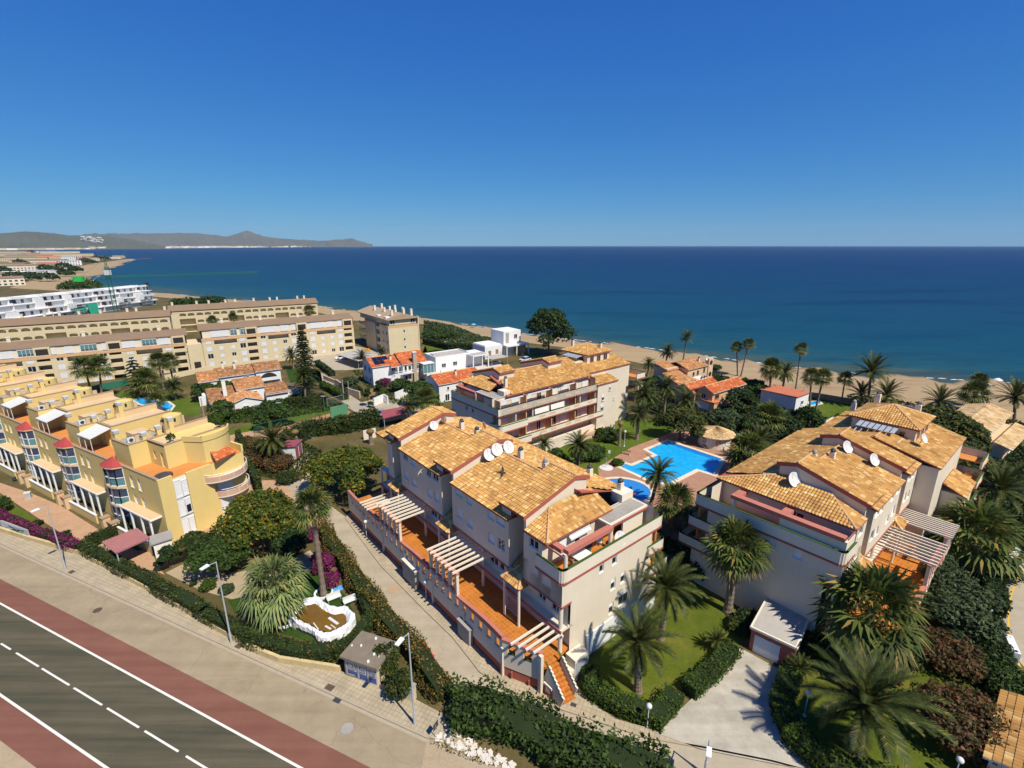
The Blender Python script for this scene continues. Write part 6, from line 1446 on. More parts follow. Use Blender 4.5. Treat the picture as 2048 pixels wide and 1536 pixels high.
# beige block end-on to the beach (long side in shade)
fe_=Fr((G(780,712).x,G(780,712).y),-37)
r=fthing('apartment_block','beige apartment block end-on to the beach, with shaded balconies and many chimneys','apartment building',fe_,'beige apartment rows')
b=MB(); H=11.6; Wd=11.5
ew=[(5.6,6.3,2.,3.),(5.6,6.3,4.8,5.8),(5.6,6.3,7.8,8.8)]
facade(r,b,None,(0,0,0),(1,0,0),(0,-1,0),Wd,10.6,[(*w,'glass') for w in ew],d=.12)
lw=[]
for y in (1.2,4.2): lw+=[(y,y+1.1,z,z+1.3,'glass') for z in (1.2,4.2,7.2)]
facade(r,b,None,(0,0,0),(0,1,0),(-1,0,0),8.,10.6,lw,d=.12)
b.box(3.,Wd,8.,30.,0,10.6,0,'b'); b.box(0,3.,12.,22.,0,10.6,0,'b'); b.wall((0,8.,0),(1,0,0),(0,1,0),3.,10.6); b.wall((Wd,0,0),(0,1,0),(1,0,0),8.,10.6)
b.box(.9,Wd-.3,1.,29.,10.6,12.8,0,'b'); b.box(Wd-.1,Wd+.25,-.2,1.4,0,13.2); b.build('wall',[M['beige']],r)
t=MB(); t.box(-.05,Wd+.1,-.06,.2,9.9,10.6); t.box(-.06,.2,.2,8.,9.9,10.6); t.box(-.06,.2,12.,22.,9.9,10.6); t.build('tan_band',[M['beigeband']],r)
for y in (8.3,22.3,26.):
    for z in (2.6,5.4,8.2): q=MB(); q.box(.2,3.,y,y+3.2,z,z+.15); q.box(.2,.35,y,y+3.2,z+.15,z+1.1); q.box(.35,3.,y,y+.15,z+.15,z+1.1); q.build('balcony',[M['beige']],r)
t=MB()
for y0,y1 in ((0,9.),(9.,21.),(21.,30.)): t.extr([(-.3,12.6),(-.3,12.8),(5.7,14.6),(Wd+.4,12.8),(Wd+.4,12.6)],1,y0,y1-.1,0)
t.build('roof',[mat('tan_roof',(.36,.26,.17),.95,.12,.3)],r)
for i,(x,y) in enumerate(((3.,3.),(5.7,6.),(8.,4.),(10.,2.),(9.5,8.),(4.,12.),(7.,14.),(10.,16.),(3.5,20.),(8.,24.))): c=MB(); c.box(x-.35,x+.35,y-.35,y+.35,12.8,15.6); c.box(x-.42,x+.42,y-.42,y+.42,15.6,15.75); c.build('chimney',[M['creamL']],r)
for (x,w) in ((1.2,1.8),(9.,1.8)): window(r,None,(0,.95,10.6),(1,0,0),(0,-1,0),(x,x+w,.4,1.9),'glass',d=.05)
sh=MB(); sh.box(.3,2.6,9.,11.4,12.7,13.4); sh.box(.3,2.6,2.,4.2,12.7,13.5); sh.build('white_penthouse',[M['white']],r)
# ================= white stepped block under construction =================
P2,P1=G(306,571,12),G(-60,607,12); d=P1-P2; fw=Fr((P2.x,P2.y),math.degrees(math.atan2(d.x,d.y))); Lw=d.length
r=fthing('building_site_block','white stepped apartment block still under construction behind the beige rows','apartment building',fw)
b=MB(); n=int(Lw/15); rw=random.Random(21); gl=[]
for lev,(z0,z1,x0) in enumerate(((0,3.1,0.),(3.1,6.2,1.6),(6.2,9.2,3.4),(9.2,12.,5.4))):
    hl=[]
    for k in range(n+1):
        y=k*15
        for a,w,zz in ((rw.uniform(.6,1.2),1.4,2.2),(rw.uniform(4.,5.),4.4,2.45),(rw.uniform(10.6,11.6),1.5,2.2)):
            if lev<3 and rw.random()<.3: continue
            if y+a+w<Lw-.3: hl.append((y+a,y+a+w,.3,zz)); gl.append((x0+.5 if w>3 else x0+.12,y+a,y+a+w,z0+.3,z0+zz,w>3))
    b.wall((x0,0,z0),(0,1,0),(-1,0,0),Lw,z1-z0,hl,.9,0)
    b.wall((x0,0,z0),(1,0,0),(0,-1,0),18-x0,z1-z0); b.box(x0-1.5,18,-.2,Lw,z1-.28,z1)
    for k in range(n):
        b.box(x0-1.5,x0,k*15+8.9,k*15+9.2,z0,z1+.9)
        if rw.random()<.55 and lev<3: b.box(x0-2.2,x0,k*15+rw.uniform(9.3,10.),k*15+rw.uniform(13.,15.4),z0,z1+rw.choice((0.,.9,2.4)))
    for k in range(n+1):
        if rw.random()<.7: b.box(x0-1.5,x0-1.38,k*15+1.,k*15+8.,z1,z1+.75)
b.build('wall',[M['white'],M['dark']],r)
b=MB()
for (x,y0,y1,z0,z1,wide) in gl: b.face([(x,y0,z0),(x,y1,z0),(x,y1,z1),(x,y0,z1)],1 if wide and rw.random()<.5 else 0); b.bar((x-.02,(y0+y1)/2,z0),(x-.02,(y0+y1)/2,z1),.08,.06,2)
b.build('window_glass',[mat('tinted_window',(.03,.035,.07),.25,.2,1.,spec=.5),mat('brown_interior',(.13,.075,.05),.9,.3,.7),M['frame']],r)
b=MB()
for k in range(n):
    for q in range(3): b.box(8+q*1.4,9+q*1.4,k*15+3+q,k*15+4.2+q,12.,12.7)
b.build('roof_vent',[M['plastic']],r)
for k,(y,z) in enumerate(((6.,.2),(22.,.2),(52.,3.2))):
    sc=MB()
    for i in range(6):
        for j in range(5): sc.tube((-2.2-.9*(j%2),y+i*1.6,0),(-2.2-.9*(j%2),y+i*1.6,z+7.),.05,.05,4)
    for j in range(4): sc.bar((-2.6,y,1.8*j+1.5),(-2.6,y+8.,1.8*j+1.5),.9,.06)
    o=sc.build('scaffolding',[M['metal']],None); o.location=fw.o; o.rotation_euler=(0,0,math.radians(-fw.az)); tag(o,['metal scaffolding at the sea end of the white building site','metal scaffolding in the middle of the white building site, by the crane','metal scaffolding toward the left part of the white building site'][k],'scaffolding')
nt=MB(); nt.face([(-3.2,44,.2),(-3.2,50,.2),(-2.0,50,6.),(-2.0,44,6.)]); nt.face([(-2.9,51,2.),(-2.9,58,2.),(-2.2,58,4.5),(-2.2,51,4.5)]); o=nt.build('safety_net',[mat('green_net',(.02,.28,.18),.8,.15,1.)],None); o.location=fw.o; o.rotation_euler=(0,0,math.radians(-fw.az)); tag(o,'green safety netting hung on the white building site','netting')
# crane
cb=G(236,640); ct=GH(236,640,540,0,213); t=thing('tower_crane','green tower crane standing over the white building site','crane',cb,math.radians(2))
def lattice(b,a,c,w,n,r=.09):
    a=Vector(a);c=Vector(c);d=(c-a).normalized();u=d.orthogonal().normalized();v=d.cross(u); K=[u*w+v*w,u*w-v*w,-u*w-v*w,-u*w+v*w]
    for k in K: b.tube(a+k,c+k,r,r,4)
    for i in range(n):
        p,q=a.lerp(c,i/n),a.lerp(c,(i+1)/n)
        for j in range(4): b.tube(p+K[j],q+K[(j+1)%4],r*.6,r*.6,4)
H_=ct
b=MB(); lattice(b,(0,0,0),(0,0,H_+2),.8,int(H_/2.)); b.build('mast',[M['green_metal']],t)
hz=H_-3.5
b=MB(); lattice(b,(0,0,hz),(66,20,hz+1.),.55,36,.10); b.build('jib',[M['green_metal']],t)
b=MB(); lattice(b,(0,0,hz),(-15,-4.5,hz),.6,8,.10); b.build('counter_jib',[M['green_metal']],t)
b=MB(); b.box(-14,-10,-4.8,-2.6,hz-1.8,hz+.6); b.build('counterweight',[mat('bright_green_panel',(.03,.5,.08),.6,.08,1.)],t)
b=MB(); b.box(-1.,1.,-1.2,1.2,hz+1.2,hz+3.6); b.build('cab',[M['plastic']],t)
b=MB(); lattice(b,(0,0,hz+2),(0,0,hz+9),.35,4,.08)
for q in ((40,12,hz+1),(-12,-3.6,hz)): b.tube((0,0,hz+9),q,.05,.05,4)
b.build('tower_head',[M['green_metal']],t)
# ================= villas =================
def vill(label,px,az,name='villa',group=None,z=0.):
    o=G(*px,z); f=Fr((o.x,o.y),az); return fthing(name,label,'house',f,group),f
def gwall(b,x0,x1,y0,y1,h,hr,axis,m=0):
    """box with gable ends; ridge along axis (0=x,1=y)"""
    b.box(x0,x1,y0,y1,0,h,m,'tb')
    if axis==1:
        c=(x0+x1)/2
        for y in (y0,y1): b.face([(x0,y,h),(x1,y,h),(c,y,hr)],m)
    else:
        c=(y0+y1)/2
        for x in (x0,x1): b.face([(x,y0,h),(x,y1,h),(x,c,hr)],m)
def groof(root,x0,x1,y0,y1,h,hr,axis,m,ov=.35,name='roof',pitch=.36,row=.5):
    if axis==1:
        c=(x0+x1)/2; k=(hr-h)/((x1-x0)/2); e=h-k*ov
        P=[[(x0-ov,y0-ov,e),(x0-ov,y1+ov,e),(c,y1+ov,hr),(c,y0-ov,hr)],[(x1+ov,y1+ov,e),(x1+ov,y0-ov,e),(c,y0-ov,hr),(c,y1+ov,hr)]]; cp=[((c,y0-ov,hr),(c,y1+ov,hr))]
    else:
        c=(y0+y1)/2; k=(hr-h)/((y1-y0)/2); e=h-k*ov
        P=[[(x1+ov,y0-ov,e),(x0-ov,y0-ov,e),(x0-ov,c,hr),(x1+ov,c,hr)],[(x0-ov,y1+ov,e),(x1+ov,y1+ov,e),(x1+ov,c,hr),(x0-ov,c,hr)]]; cp=[((x0-ov,c,hr),(x1+ov,c,hr))]
    P=[[(x,y,z+.1) for x,y,z in q] for q in P]
    return roof(root,P,None,name,m,M['white'] if m is not M['tileStraw'] else M['cream'],.12,pitch,row,[((*a[:2],a[2]+.1),(*c_[:2],c_[2]+.1)) for a,c_ in cp],.08)
def wn(root,o,u,n,l,kind='glass',d=.1,**k):
    for q in l: window(root,None,Vector(o)-Vector(n)*(-d-.02),u,n,q[:4],q[4] if len(q)>4 else kind,d=d,**k)
X_,Y_=(1,0,0),(0,1,0); NX,NY=(-1,0,0),(0,-1,0)
# villa with solar panels: origin at the corner between shaded gable and sunny front. y along the front (away right), x to the left rear => use az with interior at -x
r,f=vill('white villa with red tiled roof, dark solar panels and a tall stone chimney',(747.6,773),54)
W_=7.6; L_=15.5
b=MB(); gwall(b,-W_,0,0,L_,5.6,7.4,1); b.box(0,1.6,8.2,L_,0,5.4,0,'b'); b.build('wall',[M['white']],r)
groof(r,-W_,0,0,8.2,5.6,7.4,1,M['tileRed']); groof(r,-W_,1.6,8.2,L_,5.5,7.9,1,M['tileRed'],name='roof')
roof(r,[[(1.9,4.6,5.2),(1.9,7.6,5.2),(-1.,6.9,6.4),(-1.,5.3,6.4)]],None,'porch_roof',M['tileRed'],M['white'])
wn(r,(-W_,0,0),X_,NY,[(1.2,2.5,3.5,5.1),(4.6,5.9,3.5,5.1),(1.6,2.7,.8,2.0),(4.8,5.9,.8,2.1)]); wn(r,(0,0,0),Y_,X_,[(5.4,6.6,3.5,4.9)]); wn(r,(1.6,0,0),Y_,X_,[(8.6,9.4,3.2,5.1),(9.8,10.7,3.6,4.9),(12.4,13.3,3.6,4.8),(8.7,9.5,.1,2.1)],gm=M['dark'])
q=MB(); q.box(1.6,2.5,11.1,12.1,0,8.6,0); q.box(1.5,2.6,11.,12.2,8.6,8.75,1); q.build('chimney',[M['stone'],M['white']],r)
q=MB(); q.box(1.6,3.,5.2,10.8,2.9,3.05,0); q.box(2.9,3.,5.2,10.8,3.9,4.,0)
for i in range(16): q.tube((2.95,5.3+i*.36,3.05),(2.95,5.3+i*.36,3.95),.05,.05,5)
for i in range(9): q.box(1.0,2.4,2.6+i*.3,2.9+i*.3,.3*i,.3*i+.3,0)
q.build('balcony_stairs',[M['white']],r)
q=MB(); q.box(1.6,4.4,13.2,16.6,2.4,2.55); q.box(1.7,4.3,13.3,16.5,2.6,5.2,1); 
for y in (13.3,14.4,15.5,16.5): q.box(4.25,4.33,y-.05,y+.05,2.5,5.2)
q.box(1.6,4.5,13.2,16.7,5.2,5.4); q.build('glazed_porch',[M['white'],M['glassteal']],r)
q=MB(); q.box(1.6,1.62,9.8,L_,0,2.6); q.build('stone_facing',[M['stone']],r)
for i,(a,c) in enumerate(((.3,.55),(.3,.86))):
    for j in range(3 if i else 2):
        yb=1.0+j*1.5; s=MB(); k=(7.4-5.6)/(W_/2); x0=-.35-i*1.55; x1=x0-1.45; s.face([(x0,yb,5.85-k*x0*1.0+.02),(x0,yb+1.4,5.85-k*x0+.02),(x1,yb+1.4,5.85-k*x1+.02),(x1,yb,5.85-k*x1+.02)]); s.face([(x0,yb,5.78-k*x0),(x1,yb,5.78-k*x1),(x1,yb,5.87-k*x1),(x0,yb,5.87-k*x0)]); s.build('solar_panel',[M['solar']],r)
chimney(r,(-1.8,6.,7.),.9)
# V1: terraced villa with an arched veranda
r,f=vill('white villa with brown tiled roofs and an arched veranda above the lawn',(565,776),54)
b=MB(); gwall(b,-7.5,0,-5.6,0,5.8,7.2,0) if False else None
b.box(-8.,0,-6.,0,2.7,5.6,0,'b'); b.box(-8.,-3.,-6.,0,0,2.7,0,'b'); b.box(-8.5,-.8,-15.,-6.,0,5.2,0,'b'); b.box(-7.,1.4,-19.,-15.,0,5.2,0,'b')
for y in (-5.9,-.3): b.box(-.3,0,y,y+.3,0,2.7)
b.face([(1.4,-19.,5.2),(-7,-19.,5.2),(-2.8,-19.,6.8)]); b.build('wall',[M['white']],r)
roof(r,[[(.4,-6.2,5.6),(.4,.4,5.6),(-4.,.4,7.2),(-4.,-6.2,7.2)],[(-8.4,.4,5.6),(-8.4,-6.2,5.6),(-4.,-6.2,7.2),(-4.,.4,7.2)]],None,'roof',M['tileDark'],M['white'],.12,.36,.5)
roof(r,[[(-.4,-15.,5.2),(-.4,-6.,5.2),(-4.6,-6.,6.9),(-4.6,-15.,6.9)],[(-8.8,-6.,5.2),(-8.8,-15.,5.2),(-4.6,-15.,6.9),(-4.6,-6.,6.9)]],None,'roof',M['tileDark'],M['white'],.12,.36,.5)
roof(r,[[(1.7,-19.3,5.1),(1.7,-14.8,5.1),(-2.8,-14.8,6.9),(-2.8,-19.3,6.9)],[(-7.3,-14.8,5.1),(-7.3,-19.3,5.1),(-2.8,-19.3,6.9),(-2.8,-14.8,6.9)]],None,'roof',M['tileOr'],M['white'],.12,.36,.5)
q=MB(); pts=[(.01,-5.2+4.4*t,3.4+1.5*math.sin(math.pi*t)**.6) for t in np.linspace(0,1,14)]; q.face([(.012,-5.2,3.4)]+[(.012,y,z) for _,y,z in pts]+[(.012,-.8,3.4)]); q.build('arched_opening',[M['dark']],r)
q=MB(); q.box(.0,.12,-5.4,-.6,2.75,3.6); q.build('balustrade',[M['frame']],r)
wn(r,(1.4,0,0),Y_,X_,[(-17.8,-16.4,3.2,4.4,'shut'),(-17.4,-16.6,2.2,2.8)]); wn(r,(-.8,0,0),Y_,X_,[(-9.,-7.6,2.8,4.6)])
q=MB(); q.box(1.4,4.6,-19.,-13.,2.3,2.5); q.box(4.3,4.6,-19.,-18.7,0,2.3); q.box(4.3,4.6,-13.3,-13.,0,2.3); q.build('porch',[M['shutcream']],r)
chimney(r,(-4.2,-13.,6.8),1.6); chimney(r,(-3.4,-10.4,6.6),1.5)
# low white houses in front
r,f=vill('small white house with an orange tiled roof behind the clipped hedge',(465,831),54,group='small white houses')
b=MB(); gwall(b,-7.,0,0,4.6,2.9,3.9,1) if False else gwall(b,-6.5,0,0,6.4,2.8,3.9,0); b.build('wall',[M['white']],r)
groof(r,-6.5,0,0,6.4,2.8,3.9,0,M['tileOr']); wn(r,(0,0,0),Y_,X_,[(2.4,3.6,.7,1.9)]); wn(r,(-6.5,0,0),X_,NY,[(2.,2.9,.8,1.9)])
r,f=vill('white house wing with stepped brown tiled roofs and a tall white chimney',(549,798),54,group='small white houses')
b=MB(); b.box(-6.,0,-8.,-2.,0,4.,0,'b'); b.box(-4,1.5,-2.,3.,0,2.2,0,'b'); b.box(-6.,2.,-14.,-8.,0,2.2,0,'b'); b.build('wall',[M['white']],r)
roof(r,[[(.4,-8.3,3.9),(.4,-1.7,3.9),(-6.3,-1.7,5.2),(-6.3,-8.3,5.2)]],None,'roof',M['tileOr'],M['white'],.12,.36,.5); roof(r,[[(2.,-2.2,2.),(2.,3.4,2.),(-4.,3.4,3.4),(-4.,-2.2,3.4)]],None,'roof',M['tileDark'],M['white'],.12,.36,.5); roof(r,[[(2.6,-14.3,2.),(2.6,-8.,2.),(-6.,-8.,3.8),(-6.,-14.3,3.8)]],None,'roof',M['tileDark'],M['white'],.12,.36,.5)
q=MB(); q.box(-1.2,-.4,-11.,-10.2,2.,6.2); q.build('chimney',[M['white']],r); wn(r,(0,0,0),Y_,X_,[(-4.6,-3.7,1.8,3.)],gm=M['dark'])
# V3 flat-roofed white house
r,f=vill('long white flat-roofed house with a framed porch at its right end',(872,744),54)
b=MB(); b.box(-7.5,0,0,12.5,0,4.3,0,'b'); b.box(-.25,0,0,12.5,4.3,4.65);b.box(-7.5,-7.25,0,12.5,4.3,4.65);b.box(-7.25,-.25,0,.25,4.3,4.65);b.box(-7.25,-.25,12.25,12.5,4.3,4.65)
for q in ((0,.3,11.,11.3,0,4.),(3.7,4.,11.,11.3,0,4.),(0,.3,16.7,17.,0,4.),(3.7,4.,16.7,17.,0,4.)): b.box(*q)
b.box(-.0,4.,11.,17.,4.,4.35); b.box(-4.5,0,12.5,17.,0,4.3,0,'b'); b.build('wall',[M['white']],r)
q=MB(); q.box(-7.2,-.3,.3,12.2,4.31,4.34,0); q.box(.3,3.7,11.3,16.7,4.351,4.37,0); q.build('roof',[M['gravelroof']],r)
wn(r,(0,0,0),Y_,X_,[(2.,3.5,1.1,2.4),(6.,7.5,1.2,2.5)]); wn(r,(-7.5,0,0),X_,NY,[(3.4,4.,.9,2.6)])
b=MB(); 
for i in range(2): b.box(-5.2+i*1.2,-4.4+i*1.2,1.,1.8,4.34,4.8)
b.build('roof_vent',[M['metal']],r)
q=MB(); q.box(0,5.,17.4,24.,2.5,2.62); 
for x,y in ((.2,17.6),(4.8,17.6),(.2,23.8),(4.8,23.8)): q.tube((x,y,0),(x,y,2.5),.06,.06,6)
q=q.build('carport',[M['gravelroof']],None); q.location=f.o; q.rotation_euler=(0,0,math.radians(-f.az)); tag(q,'grey flat carport beside the white house with the framed porch','carport')
# V4 white cubes
r,f=vill('white cubic beach villa with a tall block and a curved brown stone wall',(970,719),54)
b=MB(); b.box(-8.,0,0,7.,0,4.4,0,'b'); b.box(-9.,-1.,8.5,16.,4.,8.6); b.box(-9,-1,7.,18.,0,3.9,0,'b'); b.box(-1.,1.6,8.,18.,3.5,4.); 
for y in (8.2,12.5,17.7): b.box(1.2,1.5,y-.15,y+.15,0,3.5)
b.box(-7.8,-.2,.2,6.8,4.4,4.7); b.build('wall',[M['white']],r)
q=MB(); n=10; arc=[(-.6+2.6*math.sin(math.pi*t),12.8+5.*t) for t in np.linspace(0,1,n)]; q.prism(arc,0,3.45); q.build('curved_stone_wall',[M['brownstone']],r)
wn(r,(0,0,0),Y_,X_,[(1.4,2.5,1.4,2.8),(4.4,5.5,1.7,3.)],fm=M['wood'],gm=M['wood']); wn(r,(-1.,0,0),Y_,X_,[(13.,14.4,5.8,7.3)])
q=MB(); q.box(-1.,-.98,9.4,10.8,4.3,8.); q.build('tall_recess',[M['concrete']],r)
# V5 white with red roof, arched windows
r,f=vill('white house with orange-red roof and small arched windows below the flat white house',(879,806),54)
b=MB(); gwall(b,-7.4,0,0,9.5,5.,6.4,1) if False else gwall(b,-7.4,0,0,9.5,4.8,6.4,1); b.build('wall',[M['white']],r); groof(r,-7.4,0,0,9.5,4.8,6.4,1,M['tileRed'])
wn(r,(0,0,0),Y_,X_,[(2.2,2.8,3.,3.9),(5.6,6.4,3.2,4.2),(1.6,2.8,.2,2.),(4.6,6.,.2,2.)]); wn(r,(-7.4,0,0),X_,NY,[(2.6,3.4,2.6,4.),(4.6,5.3,2.6,4.)],gm=M['glassblue'])
chimney(r,(-2.2,6.,6.),1.2)
r,f=vill('low house with red tiled roof just right of the white arched-window house',(915,770),54)
b=MB(); gwall(b,-5,0,0,7.,2.6,3.5,1); b.build('wall',[M['white']],r); groof(r,-5,0,0,7.,2.6,3.5,1,M['tileRed'])
# peach villa P1
r,f=vill('peach villa with patchy tiled roofs and a gable tower with a round window',(1381,770),54)
b=MB(); b.box(-7.5,0,-2.,9.,0,4.8,0,'b'); b.box(-7.5,-3.,-7.,-2.,0,5.,0,'b'); b.box(-3.,2.,-9.,-2.,0,2.4,0,'b'); b.box(-.9,.3,7.4,9.6,0,6.6,0,'b'); b.build('wall',[M['peach']],r)
roof(r,[[(.4,-2.3,4.7),(.4,7.3,4.7),(-3.8,7.3,6.2),(-3.8,-2.3,6.2)],[(-7.9,7.3,4.7),(-7.9,-2.3,4.7),(-3.8,-2.3,6.2),(-3.8,7.3,6.2)]],None,'roof',M['tileOr'],M['peach'],.12,.36,.5)
roof(r,[[(-2.6,-7.3,4.6),(-2.6,-2.,4.6),(-7.6,-2.,6.),(-7.6,-7.3,6.)]],None,'roof',M['tileOr'],M['peach'],.12,.36,.5); roof(r,[[(2.4,-9.3,2.2),(2.4,-2.,2.2),(-3.,-2.,4.2),(-3.,-9.3,4.2)]],None,'roof',M['tileOr'],M['peach'],.12,.36,.5)
wn(r,(0,0,0),Y_,X_,[(.4,1.2,2.6,3.6),(2.4,3.2,2.6,3.8),(5.4,6.2,2.8,4.2)],fm=M['wood']); wn(r,(-3.,0,0),Y_,X_,[(-5.6,-4.,2.2,4.)],fm=M['wood'],gm=M['dark'])
q=MB(); q.tube((.31,8.5,5.3),(.33,8.5,5.3),.7,.7,18); q.tube((.31,8.5,1.9),(.33,8.5,1.9),.7,.7,18); q.build('round_window',[M['dark']],r); chimney(r,(-2.,5.8,6.),.9)
q=MB(); q.face([(1.,-1.,2.6),(1.,2.4,2.6),(3.6,2.4,2.3),(3.6,-1.,2.3)]); 
for x,y in ((3.5,-.9),(3.5,2.3)): q.tube((x,y,0),(x,y,2.3),.05,.05,6)
q.build('awning',[M['plastic']],r)
dish_obj('satellite_dish','small white dish on the roof edge of the peach villa',f.W(-.6,7.,6.2),150,.4,25)
# salmon villa P2
r,f=vill('salmon villa with two joined red roofs and twin chimneys',(1421,825),54)
b=MB(); gwall(b,-4.,0,0,13.5,4.8,5.9,1); gwall(b,-9.5,-4.,-1.,9.,3.9,5.3,1); b.box(-2.,1.,-.6,2.2,0,2.6,0,'b'); b.build('wall',[M['salmon']],r)
groof(r,-4.2,0.1,0,13.5,4.8,5.9,1,M['tileRed']); groof(r,-9.5,-4.3,-1.,10.,3.9,5.4,1,M['tileRed'])
wn(r,(0,0,0),Y_,X_,[(1.2,2.,1.3,2.3),(1.,2.6,3.,4.1),(6.4,7.7,2.4,3.7),(9.,9.8,1.8,4.2),(11.,11.8,1.8,4.2),(12.3,13.,1.8,4.2)],fm=M['wood']); wn(r,(-4.,0,0),X_,NY,[(1.2,2.4,2.9,4.2)])
q=MB(); q.box(-3.2,-.4,-.62,-.58,.1,2.2); q.build('garage_door',[M['whiteshut']],r); q=MB(); q.box(-2.2,1.2,-.8,2.4,2.6,2.75,0); q.build('porch_roof',[M['tileRed']],r)
for y in (6.,7.2): chimney(r,(-7.,y,5.),1.2)
# white house with flat red roof
A,B,C_=G(1513,792,3.6),G(1537,781,3.6),G(1590,808,3.6); o=C_; D_=G(1615,797.5,3.6)
fz=Fr((G(1588,824).x,G(1588,824).y),54); Wz=(A-C_).length; Lz=(D_-C_).length
r=fthing('villa','white house with a flat red roof by the beachside lawn','house',fz)
b=MB(); b.box(-Wz,0,0,Lz,0,3.4,0,'b'); b.build('wall',[M['white']],r); q=MB(); q.extr([(-Wz-.3,3.42),(-Wz-.3,3.55),(.3,3.75),(.3,3.6)],1,-.3,Lz+.3,0); q.build('roof',[M['redroof']],r)
wn(r,(0,0,0),Y_,X_,[(2.6,3.8,1.2,2.2)]); q=MB(); q.tube((-1.,Lz-.8,3.4),(-1.,Lz-.8,4.6),.12,.12,8); q.build('chimney',[M['metal']],r)
# villa at the right edge with drying sheets
r,f=vill('low villa at the right edge with tiled eaves and bright white blinds',(2010,915),54)
b=MB(); b.box(-9.,0,-3.,14.,0,2.6,0,'b'); b.box(-9.,-3.,-3.,14.,2.6,5.2,0,'b'); b.build('wall',[M['peach']],r)
roof(r,[[(1.,-3.3,2.5),(1.,14.,2.5),(-1.6,14.,3.3),(-1.6,-3.3,3.3)]],None,'roof',M['tileStraw'],M['cream'],.1,.36,.5); roof(r,[[(-2.2,-3.3,5.1),(-2.2,14.,5.1),(-6.,14.,6.2),(-6.,-3.3,6.2)],[(-9.5,14.,5.1),(-9.5,-3.3,5.1),(-6.,-3.3,6.2),(-6.,14.,6.2)]],None,'roof',M['tileStraw'],M['cream'],.1,.36,.5)
for y in (-2.4,1.4,5.2,9.): q=MB(); q.box(-2.9,-2.8,y,y+3.,3.5,4.9); q.build('blind',[M['plastic']],r)
wn(r,(0,0,0),Y_,X_,[(1.,2.4,.6,2.),(6.,7.4,.6,2.)])
# tiled roof at the very bottom right corner
r,f=vill('tiled roof corner showing at the bottom right of the lower garden',(2052,1536),50,'garden_pavilion')
b=MB(); b.box(-2.,6.,-4,4.,0,2.4,0,'b'); b.build('wall',[M['cream']],r); groof(r,-2.,6.,-4.,4.,2.4,3.6,1,M['tileA'],name='roof')
# ================= pool hut, garage, huts, carports =================
kc=G(1427,889); r=thing('pool_hut','round cream pool hut with a straw-coloured conical tile roof','hut',kc)
b=MB(); b.lathe([(3.,0),(3.,2.6)],n=40); b.build('wall',[M['cream']],r)
V=[];F=[];uv=[]; n=84; K=9
b=MB()
for i in range(n):
    a0,a1,am=[2*math.pi*(i+t)/n for t in (0,1,.5)]
    for k in range(K):
        r0,r1=3.75*(1-k/K),3.75*(1-(k+1)/K); z0,z1=2.45+1.5*k/K,2.45+1.5*(k+1)/K; h=.09*(1 if k<K-1 else .4)
        P=lambda rr,a,z: (rr*math.cos(a),rr*math.sin(a),z)
        u=[(i+.5,k+.5)]*4
        b.face([P(r0,a0,z0),P(r0,am,z0+h),P(r1,am,z1+h*.6),P(r1,a0,z1)],0,u); b.face([P(r0,am,z0+h),P(r0,a1,z0),P(r1,a1,z1),P(r1,am,z1+h*.6)],0,u)
b.build('roof',[M['tileStraw']],r)
for a,z in ((math.radians(-100),1.5),(math.radians(-150),1.5)):
    q=MB(); c=Vector((3.06*math.cos(a),3.06*math.sin(a),z)); t_=Vector((-math.sin(a),math.cos(a),0)); q.path([c+(t_*math.cos(s)+Vector((0,0,1))*math.sin(s))*.36 for s in np.linspace(0,2*math.pi,15)],.09,6); o=q.build('lifebuoy',[mat('orange_white_ring',(.55,.22,.12),.7,.3,2.)],None); o.location=kc; tag(o,'faded orange lifebuoy on the pool hut wall, %s'%('beside the hatch' if z and a>math.radians(-120) else 'further left'),'lifebuoy','lifebuoys on the pool hut')
q=MB(); a=math.radians(-62); q.obox((2.95*math.cos(a),2.95*math.sin(a)),(-math.sin(a),math.cos(a)),(math.cos(a),math.sin(a)),.45,.1,1.,1.75); q.build('serving_hatch',[M['white']],r)
q=MB(); a=math.radians(-18); q.obox((2.95*math.cos(a),2.95*math.sin(a)),(-math.sin(a),math.cos(a)),(math.cos(a),math.sin(a)),.42,.12,.02,2.05); q.build('door',[M['wood']],r)
fg=Fr((G(1496,1300).x,G(1496,1300).y),0); A,B=G(1496,1300),G(1582.5,1343); d=B-A; fg=Fr((A.x,A.y),math.degrees(math.atan2(d.x,d.y)))
Lg=d.length; hg=GH(1494,1300,1250,0); r=fthing('garage','flat-roofed garage with a white door and dark red side at the top of the driveway','garage',fg)
b=MB(); b.box(-6.2,0,0,Lg,0.05,hg-.25,0,'b'); b.box(-6.2,.02,-.04,Lg+.02,hg-.6,hg-.25,0); b.build('wall',[M['red']],r); q=MB(); q.box(-6.4,.15,-.15,Lg+.15,hg-.25,hg-.02,1); q.box(-6.2,-.05,.05,Lg-.05,hg-.019,hg,0); q.build('roof',[M['gravelroof'],M['creamL']],r); q=MB(); q.box(.0,.05,.35,Lg*.68,.1,hg-.75); q.build('garage_door',[M['whiteshut']],r)
A,B=G(691,1352),G(755,1375); d=B-A; ft=Fr((A.x,A.y),math.degrees(math.atan2(d.x,d.y))); ht=GH(691,1352,1312); Lt=d.length
r=fthing('transformer_hut','small flat-roofed hut covered in grey and blue graffiti letters at the pavement','hut',ft)
b=MB(); b.box(-2.7,0,0,Lt,.1,ht); b.build('wall',[mat('pale_yellow_render',(.62,.52,.34),.9,.15,.8,stain=.2)],r); q=MB(); q.box(-3.0,.25,-.25,Lt+.25,ht,ht+.22); q.build('roof',[mat('dirty_flat_roof',(.20,.165,.12),.95,.25,.8,.2,18)],r)
rr=random.Random(5)
